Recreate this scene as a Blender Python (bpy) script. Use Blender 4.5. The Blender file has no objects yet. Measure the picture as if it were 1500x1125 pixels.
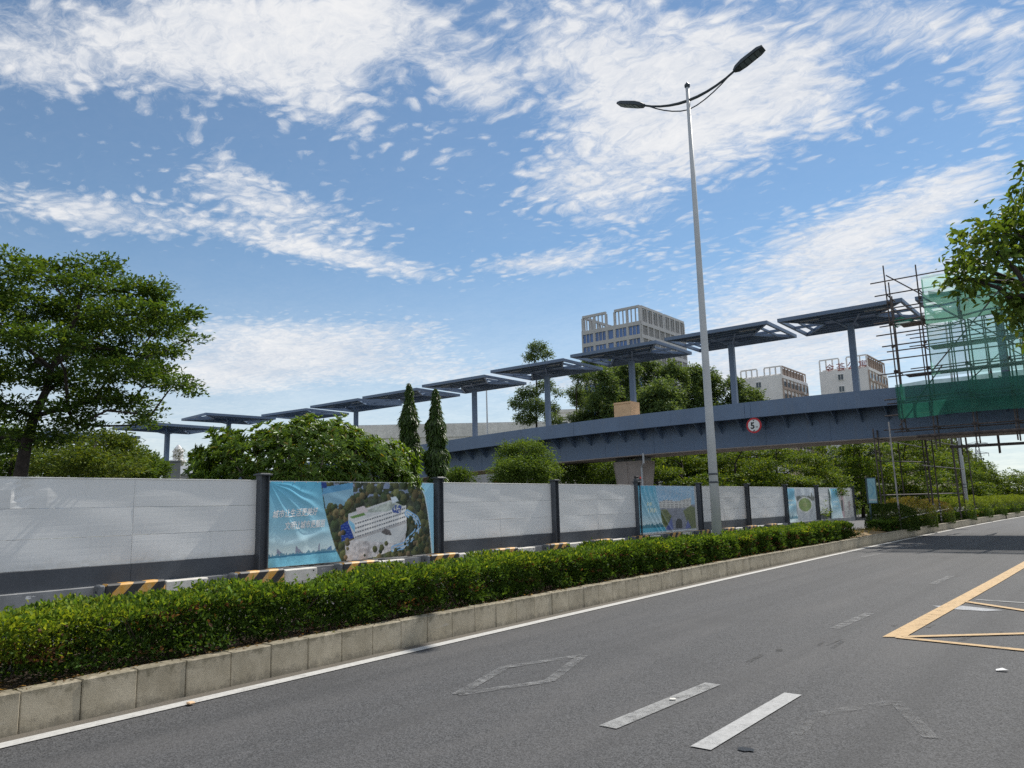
import bpy, bmesh, math, random
import numpy as np
from mathutils import Vector, Matrix
R_ = math.radians
scene = bpy.context.scene
col = scene.collection

# ------------------------------------------------------------------ camera
def camera():
    y, p, r = R_(38.1175), R_(9.12424), R_(1.5)
    f = Vector((-math.sin(y)*math.cos(p), math.cos(y)*math.cos(p), math.sin(p)))
    rt = Vector((math.cos(y), math.sin(y), 0)); up = rt.cross(f)
    RR = rt*math.cos(r)-up*math.sin(r); UU = up*math.cos(r)+rt*math.sin(r)
    cd = bpy.data.cameras.new('camera'); cd.sensor_width = 36; cd.lens = 1127/1500*36
    cd.clip_start = 0.1; cd.clip_end = 6000
    c = bpy.data.objects.new('camera', cd); col.objects.link(c)
    m = Matrix((RR, UU, -f)).transposed().to_4x4(); m.translation = (0, 0, 1.6)
    c.matrix_world = m; scene.camera = c
camera()

# ------------------------------------------------------------------ sky and sun
SUN_EL, SUN_AZ = 48.0, 2.9          # azimuth from +Y, positive towards +X
DENOISE = False
SKY_STRENGTH, SUN_STRENGTH = 0.12, 3.4
scene.view_settings.view_transform = 'Standard'; scene.view_settings.look = 'None'
scene.view_settings.exposure = 0.5; scene.view_settings.gamma = 1.0
BLOBS = [(-1.106, 0.543, 3.36, 0.517, 3.532, -18.647, 1.0),(-0.953, 0.529, 5.196, -2.519, -5.187, -15.91, 0.95),(-0.872, 0.588, 8.092, 0.073, 1.185, -24.778, 1.0),(-1.244, 0.479, 12.904, -3.354, -4.197, -30.944, 0.55),(-1.171, 0.344, 7.739, -0.564, -0.743, -36.324, 1.0),(-1.036, 0.42, 9.32, -6.593, -14.345, -22.876, 0.55),(-0.95, 0.373, 6.526, -1.529, -5.537, -29.549, 0.7),(-0.949, 0.33, 8.681, -1.69, -10.438, -65.413, 0.8),(-0.808, 0.307, 10.838, -2.029, -9.407, -56.984, 0.55),(-0.946, 0.209, 4.975, -0.074, -0.58, -24.424, 1.0),(-1.05, 0.16, 8.239, 0.293, 0.79, -30.338, 0.8),(-0.702, 0.526, 12.868, -9.38, -13.514, -27.184, 0.9),(-0.529, 0.557, 5.253, -1.45, -3.052, -11.331, 1.05),(-0.424, 0.461, 5.863, 1.263, 1.06, -13.701, 1.05),(-0.29, 0.494, 7.174, -3.872, -9.501, -16.785, 0.8),(-0.556, 0.392, 8.222, -1.985, -4.71, -19.152, 0.75),(-0.615, 0.314, 9.13, 0.682, 2.477, -57.568, 1.0),(-0.143, 0.525, 6.627, -0.832, -7.407, -23.664, 1.0),(-0.057, 0.424, 25.785, -3.29, -7.006, -23.484, 0.9),(-0.129, 0.333, 10.114, 2.116, 4.483, -28.954, 1.0),(-0.267, 0.303, 10.147, 1.652, 2.224, -20.387, 0.9),(-0.315, 0.21, 6.61, -0.531, -2.323, -19.849, 1.0),(-0.161, 0.231, 8.86, -0.904, -2.991, -18.137, 1.0),(-0.436, 0.289, 10.327, 3.048, 5.531, -22.604, 0.3),(-0.799, 0.234, 12.326, -0.061, -0.204, -45.651, 0.4),(-0.71, 0.162, 3.761, -0.072, -1.117, -28.196, 0.55),(-0.402, 0.149, 4.314, -0.289, -1.93, -23.259, 0.9)]
def nd(nt, t, **k):
    n = nt.nodes.new(t)
    for a, v in k.items(): setattr(n, a, v)
    return n
def mth(nt, op, a, b=None, c=None, clamp=False):
    n = nt.nodes.new('ShaderNodeMath'); n.operation = op; n.use_clamp = clamp
    for i, v in enumerate((a, b, c)):
        if v is None: continue
        if isinstance(v, (int, float)): n.inputs[i].default_value = v
        else: nt.links.new(v, n.inputs[i])
    return n.outputs[0]
def smooth(nt, v, a, b, lo=0.0, hi=1.0):
    n = nt.nodes.new('ShaderNodeMapRange'); n.interpolation_type = 'SMOOTHSTEP'
    nt.links.new(v, n.inputs['Value'])
    n.inputs['From Min'].default_value = a; n.inputs['From Max'].default_value = b
    n.inputs['To Min'].default_value = lo; n.inputs['To Max'].default_value = hi
    return n.outputs['Result']
def noise(nt, vec, scale, detail=4, rough=0.55, dist=0.0, w=None):
    n = nt.nodes.new('ShaderNodeTexNoise'); n.inputs['Scale'].default_value = scale
    n.inputs['Detail'].default_value = detail; n.inputs['Roughness'].default_value = rough
    n.inputs['Distortion'].default_value = dist
    if vec is not None: nt.links.new(vec, n.inputs['Vector'])
    return n.outputs['Fac']
def mixc(nt, fac, a, b, typ='MIX'):
    n = nt.nodes.new('ShaderNodeMix'); n.data_type = 'RGBA'; n.blend_type = typ
    if isinstance(fac, (int, float)): n.inputs[0].default_value = fac
    else: nt.links.new(fac, n.inputs[0])
    for i, v in ((6, a), (7, b)):
        if isinstance(v, (tuple, list)): n.inputs[i].default_value = (*v[:3], 1)
        else: nt.links.new(v, n.inputs[i])
    return n.outputs[2]
def world():
    w = bpy.data.worlds.new('World'); scene.world = w; w.use_nodes = True
    nt = w.node_tree; nt.nodes.clear(); L = nt.links
    out = nd(nt, 'ShaderNodeOutputWorld'); bg = nd(nt, 'ShaderNodeBackground')
    bg.inputs['Strength'].default_value = SKY_STRENGTH
    sky = nd(nt, 'ShaderNodeTexSky', sky_type='NISHITA'); sky.sun_disc = False
    sky.sun_elevation = R_(SUN_EL); sky.sun_rotation = R_(SUN_AZ)
    sky.air_density = 1.0; sky.dust_density = 0.0; sky.ozone_density = 2.0; sky.altitude = 50
    tc = nd(nt, 'ShaderNodeTexCoord'); sp = nd(nt, 'ShaderNodeSeparateXYZ'); L.new(tc.outputs['Generated'], sp.inputs[0])
    x, y, z = sp.outputs
    az = mth(nt, 'ARCTAN2', x, y)
    hyp = mth(nt, 'SQRT', mth(nt, 'ADD', mth(nt, 'MULTIPLY', x, x), mth(nt, 'MULTIPLY', y, y)))
    el = mth(nt, 'ARCTAN2', z, hyp)
    zc = mth(nt, 'ADD', mth(nt, 'MAXIMUM', z, 0.0), 0.06)
    cp = nd(nt, 'ShaderNodeCombineXYZ'); L.new(mth(nt, 'DIVIDE', x, zc), cp.inputs[0]); L.new(mth(nt, 'DIVIDE', y, zc), cp.inputs[1])
    P = cp.outputs[0]
    # where the cloud fields lie (azimuth, elevation), edges broken up by noise
    wob = noise(nt, P, 2.2, 5, 0.6); wob2 = noise(nt, P, 0.9, 3, 0.5)
    total = None
    for (ca, ce, a, b, c, d, wt) in BLOBS:
        da = mth(nt, 'SUBTRACT', az, ca); de = mth(nt, 'SUBTRACT', el, ce)
        u = mth(nt, 'ADD', mth(nt, 'MULTIPLY', da, a), mth(nt, 'MULTIPLY', de, b))
        v = mth(nt, 'ADD', mth(nt, 'MULTIPLY', da, c), mth(nt, 'MULTIPLY', de, d))
        r2 = mth(nt, 'ADD', mth(nt, 'MULTIPLY', u, u), mth(nt, 'MULTIPLY', v, v))
        g = mth(nt, 'MULTIPLY', mth(nt, 'EXPONENT', mth(nt, 'MULTIPLY', r2, -1.1)), wt)
        total = g if total is None else mth(nt, 'ADD', total, g)
    fill_cloud = smooth(nt, mth(nt, 'ABSOLUTE', mth(nt, 'ADD', az, 0.66)), 0.75, 1.1)   # out of view: heavy cloud added to lift the light in the shade
    cover = mth(nt, 'ADD', mth(nt, 'MINIMUM', total, 1.25), mth(nt, 'MULTIPLY', fill_cloud, smooth(nt, wob2, 0.22, 0.58)))
    # cells: altocumulus puffs, finer flecks, and wisps drawn out along one direction
    mp = nd(nt, 'ShaderNodeMapping'); L.new(P, mp.inputs['Vector']); mp.inputs['Rotation'].default_value = (0, 0, 0.6); mp.inputs['Scale'].default_value = (1.0, 1.35, 1)
    wv = noise(nt, P, 5.0, 3, 0.5); av = nd(nt, 'ShaderNodeVectorMath'); av.operation = 'ADD'; L.new(mp.outputs[0], av.inputs[0])
    cw = nd(nt, 'ShaderNodeCombineXYZ'); L.new(mth(nt, 'MULTIPLY', wv, 0.22), cw.inputs[0]); L.new(mth(nt, 'MULTIPLY', wob, 0.25), cw.inputs[1]); L.new(cw.outputs[0], av.inputs[1])
    vo = nd(nt, 'ShaderNodeTexVoronoi', feature='SMOOTH_F1'); vo.inputs['Scale'].default_value = 19; vo.inputs['Smoothness'].default_value = 0.45; L.new(av.outputs[0], vo.inputs['Vector'])
    cell = smooth(nt, vo.outputs['Distance'], 0.62, 0.12)
    puff = noise(nt, av.outputs[0], 9, 10, 0.72, 0.35)
    fine = noise(nt, av.outputs[0], 30, 8, 0.75, 0.6)
    mp2 = nd(nt, 'ShaderNodeMapping'); L.new(P, mp2.inputs['Vector']); mp2.inputs['Rotation'].default_value = (0, 0, -0.35); mp2.inputs['Scale'].default_value = (1.0, 2.6, 1)
    wisp = noise(nt, mp2.outputs[0], 2.6, 10, 0.66, 1.0)
    t = mth(nt, 'ADD', mth(nt, 'MULTIPLY', puff, 0.85), mth(nt, 'MULTIPLY', fine, 0.85))
    t = mth(nt, 'ADD', t, mth(nt, 'MULTIPLY', cell, 0.40)); t = mth(nt, 'ADD', t, mth(nt, 'MULTIPLY', wisp, 0.75)); t = mth(nt, 'ADD', t, mth(nt, 'MULTIPLY', wob, 0.7))
    t = mth(nt, 'SUBTRACT', t, 1.80)
    near = smooth(nt, el, 0.12, 0.42, 0.35, 1.0)      # far cloud banks run together
    t = mth(nt, 'MULTIPLY', t, near)
    dens = mth(nt, 'ADD', mth(nt, 'MULTIPLY', cover, 0.95), mth(nt, 'MULTIPLY', t, 1.12))
    dens = smooth(nt, dens, 0.04, 1.10)
    horizon = smooth(nt, el, 0.0, 0.34, 0.72, 0.06)
    dens = mth(nt, 'MAXIMUM', mth(nt, 'MULTIPLY', dens, 0.93), horizon)
    # cloud tone: the puff and fleck noise mixes grey into white
    shade = smooth(nt, mth(nt, 'ADD', mth(nt, 'ADD', mth(nt, 'MULTIPLY', puff, 0.35), mth(nt, 'MULTIPLY', fine, 0.40)), mth(nt, 'MULTIPLY', wob, 0.45)), 0.40, 0.80)
    cc = mixc(nt, shade, (3.7, 4.0, 4.5), (5.6, 5.55, 5.5))
    sk = mixc(nt, 1.0, sky.outputs[0], (0.535, 0.635, 0.655), 'MULTIPLY')
    colr = mixc(nt, dens, sk, cc)
    L.new(colr, bg.inputs['Color']); L.new(bg.outputs[0], out.inputs['Surface'])
world()
def sun():
    l = bpy.data.lights.new('sun', 'SUN'); l.energy = SUN_STRENGTH; l.angle = R_(0.53); l.color = (1.0, 0.95, 0.87)
    o = bpy.data.objects.new('sun', l); col.objects.link(o)
    d = Vector((math.sin(R_(SUN_AZ))*math.cos(R_(SUN_EL)), math.cos(R_(SUN_AZ))*math.cos(R_(SUN_EL)), math.sin(R_(SUN_EL))))
    o.rotation_euler = d.to_track_quat('Z', 'Y').to_euler(); o.location = d*60
sun()

# ------------------------------------------------------------------ materials
def newmat(name):
    m = bpy.data.materials.new(name); m.use_nodes = True
    nt = m.node_tree; nt.nodes.clear()
    out = nd(nt, 'ShaderNodeOutputMaterial'); b = nd(nt, 'ShaderNodeBsdfPrincipled')
    nt.links.new(b.outputs[0], out.inputs['Surface'])
    return m, nt, b, out
def pos(nt): return nd(nt, 'ShaderNodeNewGeometry').outputs['Position']
def objc(nt): return nd(nt, 'ShaderNodeTexCoord').outputs['Object']
def bump(nt, b, h, strength, dist):
    n = nd(nt, 'ShaderNodeBump'); n.inputs['Strength'].default_value = strength; n.inputs['Distance'].default_value = dist
    nt.links.new(h, n.inputs['Height']); nt.links.new(n.outputs[0], b.inputs['Normal'])
def M(name, c, rough=0.6, var=0.25, scale=3.0, metal=0.0, spec=0.4, fine=0.0, fscale=60, bmp=0.0, rnd=0.0):
    """painted or mineral surface: base colour, soft weathering, optional grain, tone that differs per object"""
    m, nt, b, out = newmat(name)
    p = pos(nt)
    d = tuple(v*(1-var) for v in c); l = tuple(min(1, v*(1+var)) for v in c)
    n1 = noise(nt, p, scale, 6, 0.62)
    cc = mixc(nt, smooth(nt, n1, 0.3, 0.7), d, l)
    if fine > 0:
        f = noise(nt, p, fscale, 3, 0.7)
        g = mth(nt, 'ADD', mth(nt, 'MULTIPLY', smooth(nt, f, 0.3, 0.7), 2*fine), 1-fine)
        cg = nd(nt, 'ShaderNodeCombineXYZ')
        for i in range(3): nt.links.new(g, cg.inputs[i])
        cc = mixc(nt, 1.0, cc, cg.outputs[0], 'MULTIPLY')
        if bmp: bump(nt, b, f, bmp, 0.01)
    if rnd > 0:
        oi = nd(nt, 'ShaderNodeObjectInfo'); g = mth(nt, 'ADD', mth(nt, 'MULTIPLY', oi.outputs['Random'], 2*rnd), 1-rnd)
        cg = nd(nt, 'ShaderNodeCombineXYZ')
        for i in range(3): nt.links.new(g, cg.inputs[i])
        cc = mixc(nt, 1.0, cc, cg.outputs[0], 'MULTIPLY')
    nt.links.new(cc, b.inputs['Base Color'])
    b.inputs['Roughness'].default_value = rough; b.inputs['Metallic'].default_value = metal
    b.inputs['Specular IOR Level'].default_value = spec
    return m
MAT = {}
MAT['steel_blue'] = M('blue_grey_steel_paint', (0.135, 0.195, 0.30), 0.45, 0.13, 1.2, spec=0.5)
def steel_mat():
    m, nt, b, out = newmat('blue_grey_steel_paint'); p = pos(nt)
    mp = nd(nt, 'ShaderNodeMapping'); nt.links.new(p, mp.inputs['Vector']); mp.inputs['Scale'].default_value = (3.0, 3.0, 0.25)
    st = noise(nt, mp.outputs[0], 1.5, 6, 0.65); so = noise(nt, p, 0.8, 6, 0.62)
    c = mixc(nt, smooth(nt, so, 0.3, 0.7), (0.118, 0.172, 0.268), (0.152, 0.215, 0.322))
    c = mixc(nt, smooth(nt, st, 0.54, 0.76, 0, 0.35), c, (0.20, 0.22, 0.25)); c = mixc(nt, smooth(nt, st, 0.44, 0.26, 0, 0.35), c, (0.075, 0.10, 0.15))
    nt.links.new(c, b.inputs['Base Color']); nt.links.new(smooth(nt, so, 0.3, 0.7, 0.40, 0.62), b.inputs['Roughness']); b.inputs['Specular IOR Level'].default_value = 0.5
    return m
MAT['steel_blue'] = steel_mat()
MAT['steel_dark'] = M('dark_grey_steel_paint', (0.075, 0.085, 0.10), 0.45, 0.15, 2.0)
MAT['panel'] = M('white_panel_paint', (0.80, 0.80, 0.79), 0.5, 0.035, 1.3, fine=0.02, fscale=9, rnd=0.02)
def panel_mat():
    m, nt, b, out = newmat('white_panel_paint'); p = pos(nt); oi = nd(nt, 'ShaderNodeObjectInfo')
    mp = nd(nt, 'ShaderNodeMapping'); nt.links.new(p, mp.inputs['Vector']); mp.inputs['Scale'].default_value = (1, 5.0, 0.35)
    st = noise(nt, mp.outputs[0], 2.2, 6, 0.65); mp2 = nd(nt, 'ShaderNodeMapping'); nt.links.new(p, mp2.inputs['Vector']); mp2.inputs['Scale'].default_value = (1, 0.5, 9)
    rib = noise(nt, mp2.outputs[0], 2.0, 3, 0.5); so = noise(nt, p, 1.4, 6, 0.65)
    c = mixc(nt, oi.outputs['Random'], (0.765, 0.765, 0.755), (0.83, 0.83, 0.82))
    c = mixc(nt, smooth(nt, st, 0.52, 0.75, 0, 0.16), c, (0.50, 0.48, 0.43)); c = mixc(nt, smooth(nt, so, 0.55, 0.8, 0, 0.12), c, (0.55, 0.53, 0.50))
    sp = nd(nt, 'ShaderNodeSeparateXYZ'); nt.links.new(p, sp.inputs[0])
    spl = mth(nt, 'ADD', sp.outputs[2], mth(nt, 'MULTIPLY', noise(nt, p, 6, 6, 0.7), -0.9))
    c = mixc(nt, smooth(nt, spl, 0.42, 0.12, 0, 0.30), c, (0.48, 0.44, 0.37))
    nt.links.new(c, b.inputs['Base Color']); b.inputs['Roughness'].default_value = 0.5
    bump(nt, b, mth(nt, 'ADD', rib, so), 0.12, 0.012)
    return m
MAT['panel'] = panel_mat()
MAT['band'] = M('charcoal_panel_paint', (0.072, 0.080, 0.094), 0.5, 0.12, 1.2, fine=0.04, fscale=10)
MAT['lamp'] = M('pale_grey_lamp_paint', (0.52, 0.54, 0.56), 0.4, 0.06, 2.5)
MAT['lamp_head'] = M('dark_lamp_housing', (0.045, 0.06, 0.075), 0.45, 0.15, 6)
MAT['glass_lens'] = M('lamp_lens_glass', (0.09, 0.13, 0.15), 0.12, 0.1, 6, spec=0.8)
MAT['yellow'] = M('safety_yellow_paint', (0.72, 0.36, 0.05), 0.5, 0.18, 9, fine=0.08, fscale=40)
MAT['black'] = M('black_stripe_paint', (0.035, 0.035, 0.036), 0.55, 0.25, 9)
MAT['tube'] = M('rusty_scaffold_tube', (0.105, 0.085, 0.078), 0.6, 0.4, 5.0, metal=0.3)
MAT['tube_light'] = M('galvanised_scaffold_tube', (0.34, 0.32, 0.31), 0.55, 0.3, 6.0, metal=0.2)
MAT['coupler'] = M('rusty_coupler', (0.07, 0.055, 0.05), 0.7, 0.4, 20)
MAT['pier'] = M('pinkish_concrete', (0.34, 0.29, 0.26), 0.85, 0.12, 1.5, fine=0.08, fscale=30)
MAT['wood_wrap'] = M('tan_board', (0.74, 0.50, 0.30), 0.8, 0.08, 4, fine=0.06, fscale=30)
MAT['bark'] = M('dark_bark', (0.040, 0.032, 0.027), 0.9, 0.35, 6, fine=0.2, fscale=40)
MAT['bark_pale'] = M('pale_bark', (0.20, 0.18, 0.15), 0.9, 0.3, 5, fine=0.15, fscale=40)
MAT['twig'] = M('brown_twig', (0.075, 0.055, 0.04), 0.9, 0.4, 12)
MAT['tower_wall'] = M('grey_tower_cladding', (0.47, 0.47, 0.475), 0.7, 0.06, 0.4)
MAT['tower_louvre'] = M('brown_grey_louvre', (0.15, 0.145, 0.145), 0.6, 0.15, 0.7)
MAT['white_wall'] = M('off_white_render', (0.83, 0.81, 0.80), 0.8, 0.05, 0.25, fine=0.03, fscale=2)
MAT['brown_wall'] = M('brown_tile_wall', (0.42, 0.33, 0.28), 0.8, 0.12, 0.5)
MAT['beige_wall'] = M('stained_pale_wall', (0.74, 0.72, 0.68), 0.85, 0.14, 0.5, fine=0.06, fscale=4)
MAT['grey_wall'] = M('grey_board', (0.20, 0.21, 0.21), 0.7, 0.12, 1.2)
MAT['roof'] = M('grey_metal_roof', (0.30, 0.31, 0.32), 0.5, 0.1, 0.8)
MAT['cabin'] = M('white_cabin_sheet', (0.68, 0.68, 0.69), 0.5, 0.04, 0.7)
MAT['red'] = M('red_sign_paint', (0.50, 0.03, 0.04), 0.5, 0.08, 8)
MAT['sign_white'] = M('white_sign_sheet', (0.78, 0.78, 0.77), 0.4, 0.03, 8)
MAT['red_letter'] = M('dull_red_letters', (0.40, 0.18, 0.18), 0.6, 0.1, 1)
MAT['pylon'] = M('haze_grey_steel', (0.30, 0.31, 0.33), 0.6, 0.08, 0.1)  # grey of the distant haze put into the colour
MAT['orange'] = M('orange_machine_paint', (0.75, 0.33, 0.03), 0.5, 0.1, 4)
MAT['soil'] = M('brown_soil', (0.085, 0.06, 0.042), 0.95, 0.35, 3, fine=0.35, fscale=45, bmp=0.8)
MAT['dry_soil'] = M('dry_earth_and_grass', (0.24, 0.17, 0.085), 0.95, 0.3, 2.2, fine=0.3, fscale=35, bmp=0.8)
MAT['print_white'] = M('white_print', (0.93, 0.93, 0.92), 0.5, 0.02, 8)
MAT['litter'] = M('white_paper', (0.75, 0.75, 0.74), 0.7, 0.05, 30)
MAT['led_red'] = M('red_lens', (0.55, 0.05, 0.04), 0.25, 0.1, 30)
MAT['sign_blue'] = M('blue_sign_sheet', (0.02, 0.08, 0.32), 0.4, 0.05, 8)
MAT['teal_post'] = M('dark_teal_post', (0.045, 0.08, 0.095), 0.5, 0.15, 5)

def asphalt(name, tone, dusty=0.0):
    m, nt, b, out = newmat(name); p = pos(nt)
    vo = nd(nt, 'ShaderNodeTexVoronoi'); vo.inputs['Scale'].default_value = 95; nt.links.new(p, vo.inputs['Vector'])
    sc = nd(nt, 'ShaderNodeSeparateColor'); nt.links.new(vo.outputs['Color'], sc.inputs[0])
    fine = noise(nt, p, 105, 4, 0.8)
    mp = nd(nt, 'ShaderNodeMapping'); nt.links.new(p, mp.inputs['Vector']); mp.inputs['Scale'].default_value = (1.0, 0.16, 1)
    streak = noise(nt, mp.outputs[0], 1.1, 6, 0.6)
    patch = noise(nt, p, 0.35, 5, 0.6)
    mid = noise(nt, p, 6, 5, 0.65)
    c = mixc(nt, smooth(nt, sc.outputs[0], 0.0, 1.0), tuple(v*0.45 for v in tone), tuple(v*1.5 for v in tone))
    c = mixc(nt, smooth(nt, fine, 0.54, 0.68, 0, 0.7), c, tuple(v*2.7 for v in tone))
    c = mixc(nt, smooth(nt, fine, 0.46, 0.32, 0, 0.85), c, tuple(v*0.25 for v in tone))
    c = mixc(nt, smooth(nt, streak, 0.42, 0.72, 0, 0.45), c, (tone[0]*1.5, tone[1]*1.44, tone[2]*1.38))
    c = mixc(nt, smooth(nt, patch, 0.52, 0.75, 0, 0.40), c, tuple(v*0.66 for v in tone))
    c = mixc(nt, smooth(nt, mid, 0.55, 0.75, 0, 0.30), c, (tone[0]*1.4, tone[1]*1.32, tone[2]*1.22))
    mw = nd(nt, 'ShaderNodeMapping'); nt.links.new(p, mw.inputs['Vector']); mw.inputs['Scale'].default_value = (1.0, 0.012, 1)
    track = noise(nt, mw.outputs[0], 1.6, 3, 0.5)
    c = mixc(nt, smooth(nt, track, 0.50, 0.66, 0, 0.32), c, tuple(v*0.6 for v in tone))
    if dusty: c = mixc(nt, smooth(nt, mid, 0.2, 0.65, dusty*0.5, dusty), c, (0.155, 0.135, 0.105))
    nt.links.new(c, b.inputs['Base Color']); b.inputs['Roughness'].default_value = 0.82; b.inputs['Specular IOR Level'].default_value = 0.3
    h = mth(nt, 'ADD', mth(nt, 'MULTIPLY', vo.outputs['Distance'], 0.8), fine)
    bump(nt, b, h, 0.55, 0.006)
    return m
MAT['asphalt'] = asphalt('asphalt', (0.077, 0.077, 0.078))
MAT['asphalt_old'] = asphalt('old_asphalt', (0.10, 0.10, 0.10))
MAT['gutter'] = asphalt('dusty_asphalt', (0.095, 0.092, 0.088), 0.75)

def worn_paint(name, c, wear):
    m, nt, b, out = newmat(name); p = pos(nt)
    n = mth(nt, 'ADD', mth(nt, 'MULTIPLY', noise(nt, p, 6, 6, 0.7), 0.45), mth(nt, 'MULTIPLY', noise(nt, p, 110, 3, 0.75), 0.55))
    cc = mixc(nt, smooth(nt, noise(nt, p, 25, 4, 0.6), 0.3, 0.7), tuple(v*0.8 for v in c), c)
    nt.links.new(cc, b.inputs['Base Color']); b.inputs['Roughness'].default_value = 0.75
    tr = nd(nt, 'ShaderNodeBsdfTransparent'); mx = nd(nt, 'ShaderNodeMixShader')
    nt.links.new(smooth(nt, n, wear-0.10, wear+0.10), mx.inputs[0])
    nt.links.new(tr.outputs[0], mx.inputs[1]); nt.links.new(b.outputs[0], mx.inputs[2]); nt.links.new(mx.outputs[0], out.inputs['Surface'])
    return m
MAT['line_white'] = worn_paint('white_road_paint', (0.56, 0.55, 0.52), 0.38)
MAT['line_worn'] = worn_paint('worn_white_road_paint', (0.33, 0.33, 0.32), 0.45)
MAT['line_mid'] = worn_paint('grey_white_road_paint', (0.42, 0.42, 0.41), 0.38)
MAT['line_faded'] = worn_paint('faded_white_road_paint', (0.27, 0.27, 0.265), 0.53)
MAT['line_yellow'] = worn_paint('yellow_road_paint', (0.56, 0.37, 0.17), 0.40)
MAT['line_ghost'] = worn_paint('ghost_road_paint', (0.21, 0.21, 0.207), 0.555)
MAT['scuff'] = worn_paint('rubber_scuff', (0.03, 0.03, 0.03), 0.53)
MAT['patch_white'] = worn_paint('pale_patch_paint', (0.38, 0.39, 0.40), 0.42)
MAT['oil'] = M('oil_stain', (0.008, 0.008, 0.008), 0.35, 0.2, 20)

def kerb_mat():
    m, nt, b, out = newmat('granite_kerb'); p = pos(nt); oc = objc(nt)
    sp = nd(nt, 'ShaderNodeSeparateXYZ'); nt.links.new(oc, sp.inputs[0])
    oi = nd(nt, 'ShaderNodeObjectInfo')
    f = noise(nt, p, 130, 3, 0.75); n = noise(nt, p, 4, 6, 0.65); st = noise(nt, p, 11, 6, 0.7)
    c = mixc(nt, smooth(nt, n, 0.3, 0.7), (0.40, 0.345, 0.245), (0.56, 0.49, 0.365))
    c = mixc(nt, smooth(nt, f, 0.35, 0.65, 0, 0.4), c, (0.22, 0.195, 0.155))
    # moss and soil washed over the upper edge, splash dirt at the foot, both with ragged outlines
    up = mth(nt, 'ADD', sp.outputs[2], mth(nt, 'MULTIPLY', mth(nt, 'SUBTRACT', st, 0.5), 0.35))
    c = mixc(nt, smooth(nt, up, 0.245, 0.33, 0, 0.6), c, (0.10, 0.088, 0.05))
    c = mixc(nt, smooth(nt, up, 0.09, 0.0, 0, 0.5), c, (0.13, 0.115, 0.088))
    # scratches of scraped paint
    mp = nd(nt, 'ShaderNodeMapping'); nt.links.new(p, mp.inputs['Vector']); mp.inputs['Rotation'].default_value = (0.55, 0, 0); mp.inputs['Scale'].default_value = (1, 0.8, 7)
    sc = noise(nt, mp.outputs[0], 2.2, 3, 0.5)
    c = mixc(nt, smooth(nt, sc, 0.69, 0.73, 0, 0.45), c, (0.52, 0.49, 0.43))
    g = mth(nt, 'ADD', mth(nt, 'MULTIPLY', oi.outputs['Random'], 0.16), 0.90)
    cg = nd(nt, 'ShaderNodeCombineXYZ')
    for i in range(3): nt.links.new(g, cg.inputs[i])
    c = mixc(nt, 1.0, c, cg.outputs[0], 'MULTIPLY')
    nt.links.new(c, b.inputs['Base Color']); b.inputs['Roughness'].default_value = 0.85
    bump(nt, b, mth(nt, 'ADD', f, mth(nt, 'MULTIPLY', st, 1.5)), 0.5, 0.006)
    return m
MAT['kerb'] = kerb_mat()
def ground_mat():
    m, nt, b, out = newmat('grassy_ground'); p = pos(nt)
    c = mixc(nt, smooth(nt, noise(nt, p, 0.12, 6, 0.6), 0.35, 0.65), (0.055, 0.075, 0.028), (0.15, 0.12, 0.075))
    c = mixc(nt, smooth(nt, noise(nt, p, 5, 5, 0.7), 0.3, 0.7, 0, 0.5), c, (0.04, 0.05, 0.02))
    nt.links.new(c, b.inputs['Base Color']); b.inputs['Roughness'].default_value = 0.95
    return m
MAT['ground'] = ground_mat()
def plinth_mat():
    m, nt, b, out = newmat('peeling_concrete'); p = pos(nt)
    c = mixc(nt, smooth(nt, noise(nt, p, 3, 5, 0.6), 0.3, 0.7), (0.20, 0.205, 0.21), (0.29, 0.295, 0.30))
    mp = nd(nt, 'ShaderNodeMapping'); nt.links.new(p, mp.inputs['Vector']); mp.inputs['Scale'].default_value = (1, 0.5, 1.6)
    c = mixc(nt, smooth(nt, noise(nt, mp.outputs[0], 5, 5, 0.6), 0.66, 0.69), c, (0.72, 0.72, 0.71))
    nt.links.new(c, b.inputs['Base Color']); b.inputs['Roughness'].default_value = 0.8
    return m
MAT['plinth'] = plinth_mat()
MAT['block_white'] = M('whitewashed_concrete', (0.66, 0.63, 0.57), 0.8, 0.12, 6, fine=0.06, fscale=40)
MAT['block_grey'] = M('bare_concrete', (0.16, 0.17, 0.18), 0.8, 0.15, 6, fine=0.08, fscale=40)
def stripes_mat():
    m, nt, b, out = newmat('yellow_black_stripes'); oc = objc(nt)
    sp = nd(nt, 'ShaderNodeSeparateXYZ'); nt.links.new(oc, sp.inputs[0])
    s = mth(nt, 'SUBTRACT', sp.outputs[1], mth(nt, 'MULTIPLY', sp.outputs[2], 1.0))
    s = mth(nt, 'ADD', s, mth(nt, 'MULTIPLY', noise(nt, oc, 18, 4, 0.6), 0.03))
    fr = mth(nt, 'FRACT', mth(nt, 'MULTIPLY', s, 2.0))
    p = pos(nt)
    ye = mixc(nt, smooth(nt, noise(nt, p, 8, 5, 0.6), 0.3, 0.75), (0.70, 0.34, 0.04), (0.62, 0.42, 0.19))
    c = mixc(nt, smooth(nt, fr, 0.48, 0.52), ye, (0.035, 0.035, 0.036))
    nt.links.new(c, b.inputs['Base Color']); b.inputs['Roughness'].default_value = 0.55
    return m
MAT['stripes'] = stripes_mat()
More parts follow.
